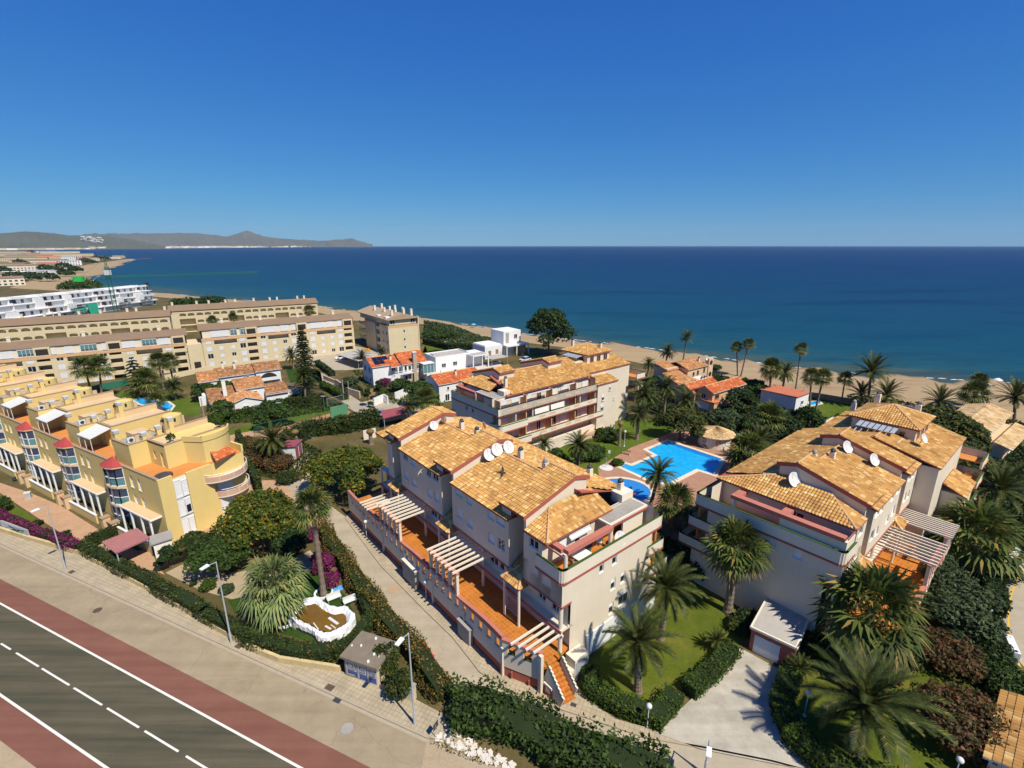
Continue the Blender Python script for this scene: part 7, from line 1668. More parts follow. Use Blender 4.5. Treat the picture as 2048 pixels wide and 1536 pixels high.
for i in range(7): q=MB(); x,y=rr.uniform(-2.7,0),rr.uniform(0,Lt); s=rr.uniform(.08,.16); q.obox((x,y),(.8,.6),(-.6,.8),s,s*.6,ht+.222,ht+.27); q.build('roof_stone',[M['white']],r)
# graffiti: big bubble letters E F F with outline on a blue and violet ground
gr=MB(); gr.box(.004,.008,.05,Lt-.05,.25,ht-.25,0); gr.box(.009,.011,.1,Lt-.1,.3,.9,1)
def letter(b,strokes,y0,z0,s,w):
    for k,(m,ww,dx) in enumerate(((3,w*1.55,.012),(2,w,.016))):
        for (a,c) in strokes: b.bar((dx+.0,y0+a[0]*s,z0+a[1]*s),(dx+.0,y0+c[0]*s,z0+c[1]*s),.006,ww,m)
def seg_(b,a,c,w,m,dx):
    a=Vector((dx,*a));c=Vector((dx,*c));dd=(c-a).normalized();nn=Vector((0,-dd.z,dd.y))*w/2; e=dd*w*.3
    b.face([a-e-nn,c+e-nn,c+e+nn,a-e+nn],m)
Hh_=ht-.7
for li,(y0,st) in enumerate(((.22,[((0,0),(0,1)),((0,1),(.55,.95)),((0,.52),(.5,.5)),((0,0),(.55,.04)),((.55,.95),(.58,.62))]),(.22+Lt*.36,[((0,0),(.05,1)),((.05,1),(.5,.96)),((.03,.55),(.42,.55))]),(.22+Lt*.66,[((0,0),(.03,1)),((.03,1),(.55,.93)),((.02,.55),(.42,.52))]))):
    for m,w,dx in ((3,.36,.013),(2,.24,.016)):
        for a,c in st: seg_(gr,(y0+a[0]*Lt*.42,.38+a[1]*Hh_),(y0+c[0]*Lt*.42,.38+c[1]*Hh_),w,m,dx+.0005*(a[0]+c[1]))
GM=[mat('graffiti_pale_ground',(.42,.44,.52),.8,.25,2.),mat('graffiti_blue',(.07,.10,.30),.8,.3,2.),mat('graffiti_silver',(.36,.35,.33),.6,.12,3.),mat('graffiti_black',(.02,.02,.03),.8,.1,3.)]
gr.build('graffiti',GM,r)
A,B=G(805,1398),G(826,1407); d=B-A; fm_=Fr((A.x,A.y),math.degrees(math.atan2(d.x,d.y))); r=fthing('meter_box','yellowish street meter box with pink and grey scribbles by the lamp post','electric cabinet',fm_)
b=MB(); b.box(-.5,0,0,d.length,.1,1.55); b.build('wall',[mat('pale_yellow_box',(.55,.46,.30),.9,.15,1.)],r); q=MB(); q.box(-.56,.06,-.06,d.length+.06,1.55,1.65); q.build('roof',[M['dirtr'] if 'dirtr' in M else M['slab']],r); q=MB(); q.box(.003,.008,.04,d.length-.04,.6,1.45,0); q.box(.009,.012,.1,d.length*.5,.95,1.3,1); q.build('graffiti',[GM[0],mat('pink_scribble',(.5,.2,.3),.8,.3,4.)],r)
# graffiti wall at the left edge
A,B=G(4,1060),G(57,1080); d=B-A; fl_=Fr((A.x,A.y),math.degrees(math.atan2(d.x,d.y))); r=fthing('painted_wall','low wall panel with blue, green and grey graffiti under the purple hedge','wall',fl_)
b=MB(); b.box(-.25,0,0,d.length,.1,1.5); b.build('wall',[M['concrete']],r); q=MB(); q.box(.004,.01,.1,d.length-.1,.2,1.45,0); rr=random.Random(2)
for i in range(14): seg_(q,(rr.uniform(.3,d.length-.3),rr.uniform(.3,1.35)),(rr.uniform(.3,d.length-.3),rr.uniform(.3,1.35)),rr.uniform(.06,.2),rr.choice((1,2,3)),.013+.001*i)
q.build('graffiti',[GM[0],mat('graffiti_bright_blue',(.05,.16,.5),.8,.2,3.),mat('graffiti_green',(.16,.36,.14),.8,.2,3.),GM[3]],r)
# low yellow wall in front of the road hedge
w=MB(); wp=[Vector((*p,0)) for p in wallw]
for a,c in zip(wp[1:-1],wp[2:]): w.bar((a.x,a.y,.4),(c.x,c.y,.4),.3,.62)
o=w.build('garden_wall',[mat('crumbling_yellow_wall',(.56,.43,.22),.95,.3,1.2,.3,10,stain=.3)],None); tag(o,'long low crumbling yellow wall between pavement and hedge','wall')
def carport(name,label,P,z,m,posts=True,sl=0.):
    q=[G(*p,z) for p in P]; c=sum(q,Vector())/4; t=thing(name,label,'carport',(c.x,c.y,0)); b=MB(); q=[p-Vector((c.x,c.y,0)) for p in q]
    n=12
    for i in range(n):
        a0,a1=i/n,(i+1)/n; p0,p1=q[0].lerp(q[1],a0),q[0].lerp(q[1],a1); r0,r1=q[3].lerp(q[2],a0),q[3].lerp(q[2],a1); up=Vector((0,0,.05)); pm,rm=(p0+p1)/2+up,(r0+r1)/2+up
        b.face([p0,pm,rm,r0]);b.face([pm,p1,r1,rm])
    lo=[p-Vector((0,0,.12)) for p in q]; b.face(lo[::-1])
    for i in range(4): b.face([lo[i],lo[(i+1)%4],q[(i+1)%4],q[i]])
    b.build('roof',[m],t); 
    for p in q:
        pb=MB(); pp=p*.93; pb.tube((pp.x,pp.y,0),(pp.x,pp.y,z-.1),.07,.07,6); pb.build('post',[M['metal']],t)
    return t
carport('carport','pink-red corrugated carport roof beside the yellow end wall',[(203,1083),(274,1055),(300,1075),(231,1106)],2.6,mat('pink_corrugated_sheet',(.36,.15,.14),.7,.15,.8))
carport('carport','dark red carport roof behind the lane block',[(761,821),(812,812),(824,822),(766,837)],2.6,mat('dark_red_sheet',(.30,.075,.085),.7,.2,.8))
carport('carport','pale flat shelter roof in the car park in front of the beige row',[(672,708),(720,697),(760,712),(716,722)],2.8,M['gravelroof'])
r,f=vill('small grey flat-roofed hut at the corner of the yellow row',(313,1122),50,'utility_hut'); b=MB(); b.box(-2.,0,0,1.9,0,2.4,0,'b'); b.build('wall',[M['shutcream']],r); q=MB(); q.box(-2.2,.2,-.2,2.1,2.4,2.55); q.build('roof',[M['concrete']],r)
A,B=G(591.6,921.5),G(605.5,907.7); d=B-A; fs=Fr((A.x,A.y),math.degrees(math.atan2(d.x,d.y))); r=fthing('shed','small white shed with maroon doors and roof beside the russet shrubs','shed',fs); Ls=d.length
hs_=2.6; b=MB(); b.box(-2.6,0,0,Ls,0,hs_,0,'b'); b.build('wall',[M['white']],r); q=MB(); q.extr([(-2.8,hs_),(-2.8,hs_+.1),(.25,hs_+.35),(.25,hs_+.2)],1,-.2,Ls+.2,0); q.build('roof',[M['maroon']],r)
for y in (.25,Ls*.55): q=MB(); q.box(.0,.04,y,y+Ls*.38,.05,hs_-.3); q.build('door',[M['maroon']],r)
# ---------- pools ----------
M['water']=None
def poolwater():
    m,t,b=newmat('pool_water',.06,.5); co=t.N('ShaderNodeTexCoord').outputs['Object']
    vo=t.N('ShaderNodeTexVoronoi',feature='SMOOTH_F1');vo.inputs['Scale'].default_value=1.4;t.link(co,vo.inputs['Vector'])
    col=ramp(t,vo.outputs['Distance'],[(.1,(.02,.42,.78)),(.6,(.012,.34,.72))]); t.link(col,b.inputs['Base Color'])
    q=t.N('ShaderNodeBump');q.inputs['Strength'].default_value=.12;q.inputs['Distance'].default_value=.1;t.link(noise(t,co,2.2,3),q.inputs['Height']);t.link(q.outputs[0],b.inputs['Normal']); return m
M['water']=poolwater(); M['rim']=mat('pale_pool_edge',(.66,.56,.43),.9,.1,1.); M['wd']=mat('deep_pool_side',(.01,.17,.50),.5,.1,1.)
pc=lambda x,y:(1150+x/3.966,840+y/3.966)
wpx=[(575,240),(740,172),(1160,312),(1092,432),(962,392),(735,505),(600,486),(508,440),(365,376),(398,352),(450,370),(655,284)]
wat=[G(*pc(*p),.0) for p in wpx]
def offset(P,d):
    out=[];n=len(P); ar=sum(P[i].x*P[(i+1)%n].y-P[(i+1)%n].x*P[i].y for i in range(n)); s=1 if ar>0 else -1
    for i in range(n):
        a,b,c=P[i-1],P[i],P[(i+1)%n]; u=(b-a).normalized();v=(c-b).normalized(); nu=Vector((u.y,-u.x,0))*s;nv=Vector((v.y,-v.x,0))*s; q=(nu+nv).normalized(); out.append(b+q*d/max(.35,q.dot(nu)))
    return out
def pool(name,label,P,rim,z=.05,m=None):
    o=sum(P,Vector())/len(P); t=thing(name,label,'swimming pool',(o.x,o.y,0)); P=[p-o for p in P]; Q=offset(P,rim); b=MB(); n=len(P)
    for i in range(n):
        j=(i+1)%n; b.face([(P[i].x,P[i].y,z+.05),(P[j].x,P[j].y,z+.05),(Q[j].x,Q[j].y,z+.05),(Q[i].x,Q[i].y,z+.05)]); b.face([(Q[i].x,Q[i].y,z+.05),(Q[j].x,Q[j].y,z+.05),(Q[j].x,Q[j].y,z-.1),(Q[i].x,Q[i].y,z-.1)])
    b.build('rim',[M['rim']],t); b=MB(); b.face([(p.x,p.y,z) for p in P]); b.build('water',[m or M['water']],t)
    return t,P
t,P=pool('swimming_pool','large turquoise L-shaped swimming pool with a pale stone edge',wat,.75)
b=MB(); 
for i in (1,): 
    a,c=P[1],P[2]; inw=Vector((-(c-a).y,(c-a).x,0)).normalized(); inw=inw if inw.dot(-((a+c)/2))>0 else -inw
    b.face([(a.x,a.y,.054),(c.x,c.y,.054),(c.x+inw.x*1.5,c.y+inw.y*1.5,.054),(a.x+inw.x*1.1,a.y+inw.y*1.1,.054)])
b.build('pool_step',[M['wd']],t)
kc_=G(*pc(375,560)); kp=[kc_+Vector((4.4*math.cos(a),4.0*math.sin(a),0)) for a in np.linspace(0,2*math.pi,28,endpoint=False)]
pool('paddling_pool','round blue paddling pool half hidden behind the tiled roof',kp,.7,.05,mat('paddling_pool_water',(.03,.22,.55),.15,.1,1.,spec=.5))
kp=[G(x,y) for x,y in ((268,800),(280,796),(300,796),(318,803),(335,804),(346,812),(340,820),(318,818),(300,812),(280,808))]
pool('kidney_pool','small blue kidney pool on the lawn behind the yellow row',kp,.5)
kp=[G(x,y) for x,y in ((1617,805),(1637,803),(1642,808),(1622,812))]; pool('garden_pool','blue garden pool beside the white house with the red roof',kp,.4)
# collapsed inflatable pool with murky water
lx=lambda x,y:(560+x/6.345,1130+y/6.345)
out=[(105,650),(160,545),(280,440),(400,405),(500,410),(550,470),(700,530),(830,525),(950,650),(860,780),(740,860),(600,930),(480,910),(400,830),(260,770),(110,680)]
inn_=[(205,635),(290,535),(400,500),(450,495),(520,550),(600,600),(690,630),(790,615),(835,660),(830,740),(770,775),(680,820),(600,850),(480,820),(380,750),(240,690)]
O=[G(*lx(*p),.75) for p in out]; I=[G(*lx(*p),.55) for p in inn_]; Om=sum(O,Vector())/len(O); Om.z=0
O=[p-Om for p in O]; I=[p-Om for p in I]
t=thing('collapsed_pool','sagging white pool liner full of murky brown water in the small garden','pool liner',Om); rr=random.Random(4)
def dens(P,k):
    r=[]; n=len(P)
    for i in range(n):
        p0,p1,p2,p3=P[i-1],P[i],P[(i+1)%n],P[(i+2)%n]
        for j in range(k):
            u=j/k; r.append(.5*((2*p1)+(-p0+p2)*u+(2*p0-5*p1+4*p2-p3)*u*u+(-p0+3*p1-3*p2+p3)*u**3))
    return r
O,I=dens(O,6),dens(I,6); n=len(O); b=MB(); rows=[]
for i in range(n):
    w=[rr.uniform(-.07,.07) for _ in range(7)]; o_,i_=O[i],I[i]; row=[]
    for k,(f,z) in enumerate(((-.10,.0),(-.06,.35),(.0,.78),(.25,.92),(.5,.88),(.78,.66),(1.04,.46))):
        p=o_.lerp(i_,f); row.append(b.p((p.x+w[k]*.6,p.y+w[(k+2)%7]*.6,max(0.01,z+w[k]*(1.1 if z>.1 else 0)))))
    rows.append(row)
for i in range(n):
    a,c=rows[i],rows[(i+1)%n]
    for k in range(6): b.F.append([a[k],a[k+1],c[k+1],c[k]]);b.M.append(1 if k==0 and 60<i<86 else 0);b.UV.append(None)
b.build('liner',[mat('white_liner',(.74,.75,.78),.55,.06,2.,spec=.4),M['darkmetal']],t)
b=MB(); b.face([(p.x,p.y,.58) for p in I]); b.build('murky_water',[mat('murky_brown_water',(.16,.085,.008),.12,.35,.7,spec=.45)],t)
b=MB()
for (a,c,w) in (((615,665),(730,745),.28),((570,770),(640,810),.2),((420,730),(480,810),.1),((640,755),(700,800),.1)):
    p,q=G(*lx(*a),.62)-Om,G(*lx(*c),.62)-Om; b.bar((p.x,p.y,.6),(q.x,q.y,.6),w,.06)
b.build('liner_fold',[M['plastic']],t)
for (px,label,w,l,h,az) in (((668,1200),'white plastic lounger folded beside the sagging pool',.55,1.5,.35,55),((700,1208),'white bench with backrest by the garden hedge',.5,1.4,.45,55)):
    t=thing('garden_bench',label,'bench',G(*px),math.radians(90-az),'white garden seats'); b=MB(); b.box(-l/2,l/2,-w/2,w/2,h,h+.06); b.build('seat',[M['plastic']],t); b=MB(); b.box(-l/2,l/2,w/2-.05,w/2+.02,h+.06,h+.5); b.build('backrest',[M['plastic']],t)
    for x in (-l/2+.1,l/2-.1):
        for y in (-w/2+.06,w/2-.06): b=MB(); b.tube((x,y,0),(x,y,h),.03,.03,6); b.build('leg',[M['plastic']],t)
t=thing('blue_mat','small bright blue mat on the artificial turf','mat',G(675,1178)); b=MB(); b.box(-.55,.55,-.4,.4,.01,.07); b.box(-.5,.1,-.35,.3,.07,.1); o=b.build('mat_top',[mat('light_blue_foam',(.10,.33,.70),.7,.1,2.)],t); o.rotation_euler=(0,0,.5)
h=MB(); c=G(672,1190); h.path([Vector((.5*math.cos(a)*(1+.2*math.sin(3*a)),.32*math.sin(a),.05)) for a in np.linspace(0,6.6,22)],.025,5); o=h.build('garden_hose',[mat('green_hose',(.06,.25,.08),.6,.1,3.)]); o.location=c; tag(o,'green garden hose coiled next to the blue mat','hose')
for (p,lab) in (((647,1187),'white round kerb at the foot of the tall bare palm'),((572,1243),'white round kerb at the foot of the squat pale palm')):
    q=MB(); q.lathe([(1.05,0),(1.05,.22),(.85,.22),(.85,0)],n=22); o=q.build('palm_kerb',[M['white']]); o.location=G(*p); tag(o,lab,'kerb ring','white rings round palms')
# ---------- lamps ----------
def lamp_globe(px,yb,yt,label):
    g=G(px,yb); h=GH(px,yb,yt); t=thing('globe_lamp',label,'lamp post',g,0,'globe lamps in the gardens'); b=MB(); b.lathe([(.16,0),(.16,.08),(.07,.2),(.04,.4),(.035,h-.5),(.09,h-.42),(.02,h-.4)],n=12); b.build('pole',[M['frame']],t)
    b=MB(); b.lathe([(.02,h-.44)]+[(.24*math.sin(a),h-.2-.24*math.cos(a)) for a in np.linspace(.3,math.pi-.02,10)],n=18); b.build('globe',[M['plastic']],t,True)
for a in ((1293,1458,1407,'white globe lamp at the corner of the bright lawn hedge'),(1607,1432,1378,'white globe lamp in the garden right of the driveway'),(1906,1560,1508,'white globe lamp at the bottom right corner lawn'),(1972,1240,1213,'white globe lamp among feathery trees near the road wall'),(1990,1297,1274,'white globe lamp between shrubs along the side road'),(1248,893,861,'white globe lamp by the pale headless palm'),(733,1075,1040,'globe lamp in front of the far pergola of the lane terrace'),(852,1197,1160,'globe lamp in front of the middle pergola of the lane terrace'),(1324,846,828,'globe lamp under the dark clump of palms'),(1444,1165,1140,'globe lamp in the shaded strip between the blocks')): lamp_globe(*a)
def street_lamp(px,yb,yt,label,back=True,tx=None):
    g=G(px,yb); h=GH(px,yb,yt,0,tx); t=thing('street_lamp',label,'street lamp',(g.x,g.y,.12),math.atan2(RN.y,RN.x),'tall street lamps'); b=MB(); b.tube((0,0,0),(0,0,1.2),.11,.11,10); b.tube((0,0,1.2),(0,0,h),.085,.05,10); b.tube((0,0,h-.05),(-.75,0,h+.12),.04,.04,8); b.build('pole',[M['metal']],t); b=MB(); b.extr([(-1.5,h+.1),(-1.5,h+.2),(-.75,h+.24),(-.7,h+.08)],1,-.17,.17,0); b.build('lamp_head',[mat('white_lamp_head',(.75,.78,.80),.4,.05,2.,spec=.5)],t)
street_lamp(131,1140,1014,'tall street lamp by the purple hedge',tx=98); street_lamp(463,1288,1126,'tall street lamp halfway along the clipped road hedge',tx=430); street_lamp(829,1450,1268,'tall street lamp beside the meter box',tx=818); street_lamp(1408,1550,1480,'street lamp at the bottom edge by the side pavement',tx=1412)
def post(px,yb,yt,label,r=.1,m=None,tx=None,name='utility_pole',cat='pole',arm=False):
    g=G(px,yb); h=GH(px,yb,yt,0,tx); t=thing(name,label,cat,g,0,'poles among the houses'); b=MB(); b.tube((0,0,-.05),(0,0,h),r*1.1,r*.8,8); b.build('shaft',[m or M['concrete']],t)
    b=MB(); 
    if arm: b.box(-.5,.5,-.15,.15,h,h+.12)
    else: b.lathe([(r*.8,h),(r,h+.04),(.01,h+.1)],n=8)
    b.build('cap' if not arm else 'lamp_head',[M['metal']],t)
post(410,845,795,'grey pole beside the clipped dome shrub',.12); post(688,800,760,'left concrete pole at the lane bend',.14); post(698,790,762,'right concrete pole at the lane bend',.11); post(748,822,795,'slim post in front of the red carport',.1)
post(563,855,805,'green floodlight mast beside the broad dark tree',.07,M['green_metal'],arm=True); post(651,838,792,'green floodlight mast at the tennis hedge corner',.07,M['green_metal'],arm=True)
post(473,838,792,'thin wooden pole in front of the small white house',.07,M['wood']); post(378,740,702,'slim lamp mast in front of the portal between beige rows',.06,M['metal'],arm=True); post(1436,818,772,'slim pole in front of the salmon villa',.06,M['metal']); post(882,770,740,'grey pole beside the framed porch',.1); post(1008,716,690,'dark pole by the white cube villa',.1,M['wood'])
# ---------- fences, walls, courts ----------
def wallrun(name,label,pts,h,th,m,cat='wall',group=None,cap=None):
    P=[G(*p) for p in pts]; o=P[0].copy(); t=thing(name,label,cat,o,0,group); b=MB()
    for a,c in zip(P[:-1],P[1:]): a,c=a-o,c-o; b.bar((a.x,a.y,h/2),(c.x,c.y,h/2),th,h)
    b.build('wall_body',[m],t)
    if cap:
        b=MB()
        for a,c in zip(P[:-1],P[1:]): a,c=a-o,c-o; b.bar((a.x,a.y,h+.04),(c.x,c.y,h+.04),th+.1,.08)
        b.build('coping',[cap],t)
    return t
wallrun('garden_wall','white garden wall beside the villa yard entrance',[(748,812),(768,803),(776,808)],2.,.25,M['white'])
wallrun('garden_wall','white wall in front of the bougainvillea and arched-window house',[(790,800),(838,780),(862,790)],2.,.25,M['white'])
wallrun('garden_wall','white wall with blank panel left of the small white houses',[(400,812),(455,802),(470,806)],2.4,.25,M['white'])
wallrun('garden_wall','long white wall below the terraced villa drive',[(560,798),(600,786)],1.8,.25,M['white'])
wallrun('garden_wall','stone retaining wall along the lane',[(672,770),(700,790),(720,796)],1.8,.4,M['stone'])
wallrun('garden_wall','low stone wall of the lane bend below the hedge',[(648,758),(672,768)],1.2,.4,M['stone'])
wallrun('gate_wall','brown gate wall beside the slim cypresses',[(738,792),(752,788)],1.8,.15,M['wood'],'gate')
wallrun('garden_wall','white corner wall jutting into the side road, upper',[(1985,1155),(2008,1128),(2030,1115)],1.3,.5,M['white'])
wallrun('garden_wall','white wall block along the side road, middle',[(1992,1190),(2002,1225)],1.2,.6,M['white'])
wallrun('garden_wall','white wall block along the side road, lower',[(2010,1290),(2026,1328)],1.2,.6,M['white'])
wallrun('beach_wall','low wall between the beachside lawn and the sand',[(1545,787),(1600,792),(1680,806),(1720,812)],1.5,.25,M['brownstone'])
wallrun('beach_wall','white wall at the sand behind the tower roof',[(1800,822),(1840,832),(1870,838)],1.6,.25,M['white'])
wallrun('beach_wall','dark garden wall in front of the right-hand dunes',[(1900,842),(1960,852),(2000,858)],1.6,.25,M['brownstone'])
wallrun('garden_wall','grey wall with posts behind the pool hut path',[(1455,868),(1510,888),(1545,902)],1.2,.2,M['shutcream'])
wallrun('balustrade_wall','pale balustrade behind the lane block next to the red carport',[(765,845),(800,838),(815,842)],1.6,.2,M['creamL'])
wallrun('garden_wall','pale wall behind the headless palm at the block corner',[(727,880),(752,874)],2.,.2,M['creamL'])
wallrun('garden_wall','white garden wall with pillars below the beige row',[(405,768),(455,752),(480,746)],1.8,.2,M['white'])
wallrun('deck_edge','concrete deck edge running along the foot of the beige rows',[(330,760),(413,742),(500,730),(620,714)],1.5,.3,M['beige'])
wallrun('garden_wall','low wall of the villa forecourt with the solar roof',[(810,790),(835,782),(842,770)],1.,.25,M['stone'])
wallrun('practice_wall','green tennis practice wall at the end of the court',[(662,842),(696,834)],3.2,.3,mat('green_wall_paint',(.09,.24,.13),.85,.15,.8),'wall')
def fence(label,pts,h,name='wire_fence',m=None,post_m=None,step=3.,mesh=True):
    P=[G(*p) for p in pts]; o=P[0].copy(); t=thing(name,label,'fence',o,0,'wire fences'); b=MB(); k=0
    for a,c in zip(P[:-1],P[1:]):
        a,c=a-o,c-o; n=max(1,int((c-a).length/step))
        for i in range(n+1):
            q=a.lerp(c,i/n); q0=MB(); q0.tube((q.x,q.y,0),(q.x,q.y,h),.04,.04,6); q0.build('post',[post_m or M['green_metal']],t)
        for j in range(7): b.tube((a.x,a.y,h*(j+.5)/7),(c.x,c.y,h*(j+.5)/7),.012,.012,3)
        for j in range(int((c-a).length/.35)):
            q=a.lerp(c,j*.35/(c-a).length); b.tube((q.x,q.y,.05),(q.x,q.y,h),.010,.010,3)
        b.tube((a.x,a.y,h),(c.x,c.y,h),.03,.03,5)
    b.build('wire_mesh',[post_m or M['green_metal']],t); return t
fence('green wire fence on the long side of the tennis court',[(510,878),(560,866),(640,852)],3.)
fence('green wire fence at the left end of the tennis court',[(510,878),(545,888)],3.)
fence('wire fence above the lane by the practice wall',[(655,815),(688,806)],2.2,post_m=M['metal'])
t=fence('green screened fence at the foot of the beige row behind the palms',[(150,795),(205,780),(258,770)],1.9)
gs=MB(); P=[G(*p) for p in [(150,795),(205,780),(258,770)]]
for a,c in zip(P[:-1],P[1:]): a,c=a-P[0],c-P[0]; gs.face([(a.x,a.y,.1),(c.x,c.y,.1),(c.x,c.y,1.8),(a.x,a.y,1.8)])
gs.build('screen',[mat('green_screen_cloth',(.03,.16,.11),.9,.15,1.)],t)
n_=MB(); A,B=G(590,884),G(655,858); c=(A+B)/2; t=thing('tennis_net','white-topped net across the green tennis court','tennis net',A); d=B-A; d=d.normalized()*9; n_.bar((0,0,.95),(d.x,d.y,.95),.03,.08); n_.build('tape',[M['frame']],t); n_=MB(); 
for j in range(6): n_.tube((0,0,.1+j*.14),(d.x,d.y,.1+j*.14),.008,.008,3)
n_.build('net',[M['darkmetal']],t)
for i in(0,1): n_=MB(); n_.tube((d.x*i,d.y*i,0),(d.x*i,d.y*i,1.05),.05,.05,6); n_.build('post',[M['green_metal']],t)
# ---------- things around the pool ----------
def bench(px,label,az,l=1.6,m=None):
    t=thing('park_bench',label,'bench',G(*px),math.radians(-az),'benches by the pool'); m=m or M['wood']; b=MB()
    for i in range(3): b.box(-l/2,l/2,-.22+i*.15,-.1+i*.15,.42,.46)
    b.build('seat',[m],t); b=MB()
    for i in range(2): b.box(-l/2,l/2,.24,.28,.55+i*.16,.66+i*.16)
    b.build('backrest',[m],t)
    for x in (-l/2+.15,l/2-.15): b=MB(); b.box(x-.05,x+.05,-.25,.28,0,.42); b.build('leg',[M['creamL']],t)
bench(pc(405,275),'wooden bench on white legs at the edge of the pool lawn',30); bench(pc(1045,222),'dark bench leaning against the pool hut',-20,1.5,M['darkmetal'])
bench((597,960),'weathered wooden bench frame beside the garden path',20,2.)
t=thing('parasol_stand','round white stone base with a bare parasol pole on the pool terrace','parasol base',G(*pc(245,382))); b=MB(); b.lathe([(1.2,.04),(1.2,.12),(.2,.2),(.01,.2)],n=24); b.build('base',[M['plastic']],t); b=MB(); b.tube((0,0,.1),(0,0,2.),.035,.035,8); b.build('pole',[M['metal']],t)
for p,lab in ((pc(636,205),'pool ladder at the far left corner of the big pool'),(pc(390,362),'pool ladder in the shallow arm of the big pool')):
    t=thing('pool_ladder',lab,'ladder',G(*p,.1),.6,'pool ladders')
    for x in(-.25,.25): b=MB(); b.path([(x,-.5,-.05),(x,-.45,.75),(x,0,.85),(x,.25,.6),(x,.3,-.3)],.03,6); b.build('rail',[M['metal']],t)
    for z in (-.1,-.3): b=MB(); b.box(-.25,.25,.24,.34,z,z+.04); b.build('rung',[M['metal']],t)
t=thing('lifeguard_sign','white sign board on a thin post by the pool lawn','sign',G(*pc(268,300))); b=MB(); b.tube((0,0,0),(0,0,1.4),.03,.03,6); b.build('post',[M['metal']],t); b=MB(); b.box(-.22,.22,-.02,.02,.9,1.5); b.build('board',[M['plastic']],t)
# roof terrace furniture on the lane block
def AW(x,y,z): return FA.W(x,y,z)
RZ=math.radians(39.6)
t=thing('terrace_table','cream round-cornered table on the corner roof terrace','table',AW(3.6,1.15,9.9),RZ); b=MB(); b.prism([(-.9,-.45),(-.7,-.55),(.7,-.55),(.9,-.45),(.9,.45),(.7,.55),(-.7,.55),(-.9,.45)],.70,.76); b.build('tabletop',[M['shutcream']],t)
for x in(-.6,.6):
    for y in(-.35,.35): b=MB(); b.tube((x,y,0),(x,y,.7),.03,.03,6); b.build('leg',[M['shutcream']],t)
def chair(p,rz,label,m,group='chairs on the corner roof terrace'):
    t=thing('terrace_chair',label,'chair',p,rz,group); b=MB(); b.box(-.24,.24,-.24,.24,.42,.47); b.build('seat',[m],t); b=MB(); b.extr([(-.24,.47),(.24,.47),(.22,.85),(-.22,.85)],1,.2,.25,0); b.build('backrest',[m],t)
    for x in(-.2,.2):
        for y in(-.2,.2): b=MB(); b.tube((x,y,0),(x,y,.42),.02,.02,5); b.build('leg',[m],t)
        b=MB(); b.box(x-.03,x+.03,-.22,.22,.62,.66); b.build('armrest',[m],t)
chair(AW(2.4,1.0,9.9),RZ+1.4,'brown chair left of the cream terrace table',M['wood']); chair(AW(3.4,2.05,9.9),RZ,'white chair behind the cream terrace table',M['plastic']); chair(AW(4.2,2.0,9.9),RZ+.2,'second white chair nearer the pergola post behind the table',M['plastic']); chair(AW(6.8,1.7,9.9),RZ-1.2,'white chair by the terrace wall near the dish',M['plastic']); chair(AW(3.4,.4,9.9),RZ+3.1,'dark chair between table and parapet',M['darkmetal'])
t=thing('sun_lounger','black sun lounger tilted up on the corner roof terrace','sun lounger',AW(5.2,1.75,9.9),RZ+.5); b=MB(); b.bar((-.95,0,.35),(.3,0,.35),.6,.06); b.build('bed',[M['darkmetal']],t); b=MB(); b.bar((.3,0,.36),(.85,0,.95),.6,.06); b.build('backrest',[M['darkmetal']],t)
for x in(-.8,.2):
    for y in(-.25,.25): b=MB(); b.tube((x,y,0),(x,y,.34),.025,.025,5); b.build('leg',[M['metal']],t)
# ---------- vehicles ----------
def car(px,az,label,c,group='parked cars'):
    t=thing('parked_car',label,'car',G(*px),math.radians(-az),group); mb_=mat('car_paint',c,.3,.03,2.,spec=.6); b=MB()
    b.extr([(-2.1,.3),(-2.15,.75),(-1.2,.88),(-.6,.9),(1.6,.95),(2.1,.85),(2.15,.35)],0,-.85,.85,0); 
    b.build('body',[mb_],t); b=MB(); b.extr([(-1.15,.88),(-.45,1.42),(1.1,1.45),(1.85,.93)],0,-.78,.78,0); b.build('windows',[M['glass']],t); b=MB(); b.extr([(-.42,1.43),(-.35,1.47),(1.0,1.5),(1.08,1.45)],0,-.72,.72,0); b.build('roof',[mb_],t)
    for y in(-1.3,1.3):
        for x in(-.8,.8): b=MB(); b.tube((x-.1,y,.32),(x+.1,y,.32),.32,.32,14); b.build('wheel',[M['darkmetal']],t)
    for x in (-.6,.6): b=MB(); b.box(x-.15,x+.15,-2.17,-2.12,.6,.72); b.build('headlight',[M['plastic']],t)
car((684,718),70,'white car parked under the pale shelter in the beige row car park',(.8,.8,.8)); car((758,832),60,'blue-grey car beside the dark red carport',(.25,.33,.45)); car((1050,722),50,'pale grey car parked behind the white cube villa',(.5,.55,.6)); car((582,785),60,'dark car in the drive of the terraced villa',(.03,.03,.035))
# ---------- barrier, signs, manholes ----------
b=MB(); 
for i in range(2): 
    p,q=G(838+i*12,1295+i*14),G(850+i*12,1309+i*14); 
P=[G(838,1293),G(852,1308),G(866,1328)]; o=P[1]; t=thing('traffic_barrier','red plastic road barrier lying along the browning hedge','barrier',o)
for a,c in zip(P[:-1],P[1:]): b=MB(); a,c=a-o,c-o; b.bar((a.x,a.y,.45),(c.x,c.y,.45),.3,.8); b.build('panel',[M['redplastic']],t)
b=MB(); b.bar((-.3,-.2,.06),(.3,.2,.06),.5,.12); b.build('foot',[M['redplastic']],t)
t=thing('road_sign','small dark road sign seen from behind at the pavement end','sign',G(872,1478),1.1); b=MB(); b.tube((0,0,0),(0,0,1.5),.03,.03,6); b.build('post',[M['metal']],t); b=MB(); b.box(-.3,.3,-.015,.015,1.1,1.7); b.build('plate',[M['darkmetal']],t)
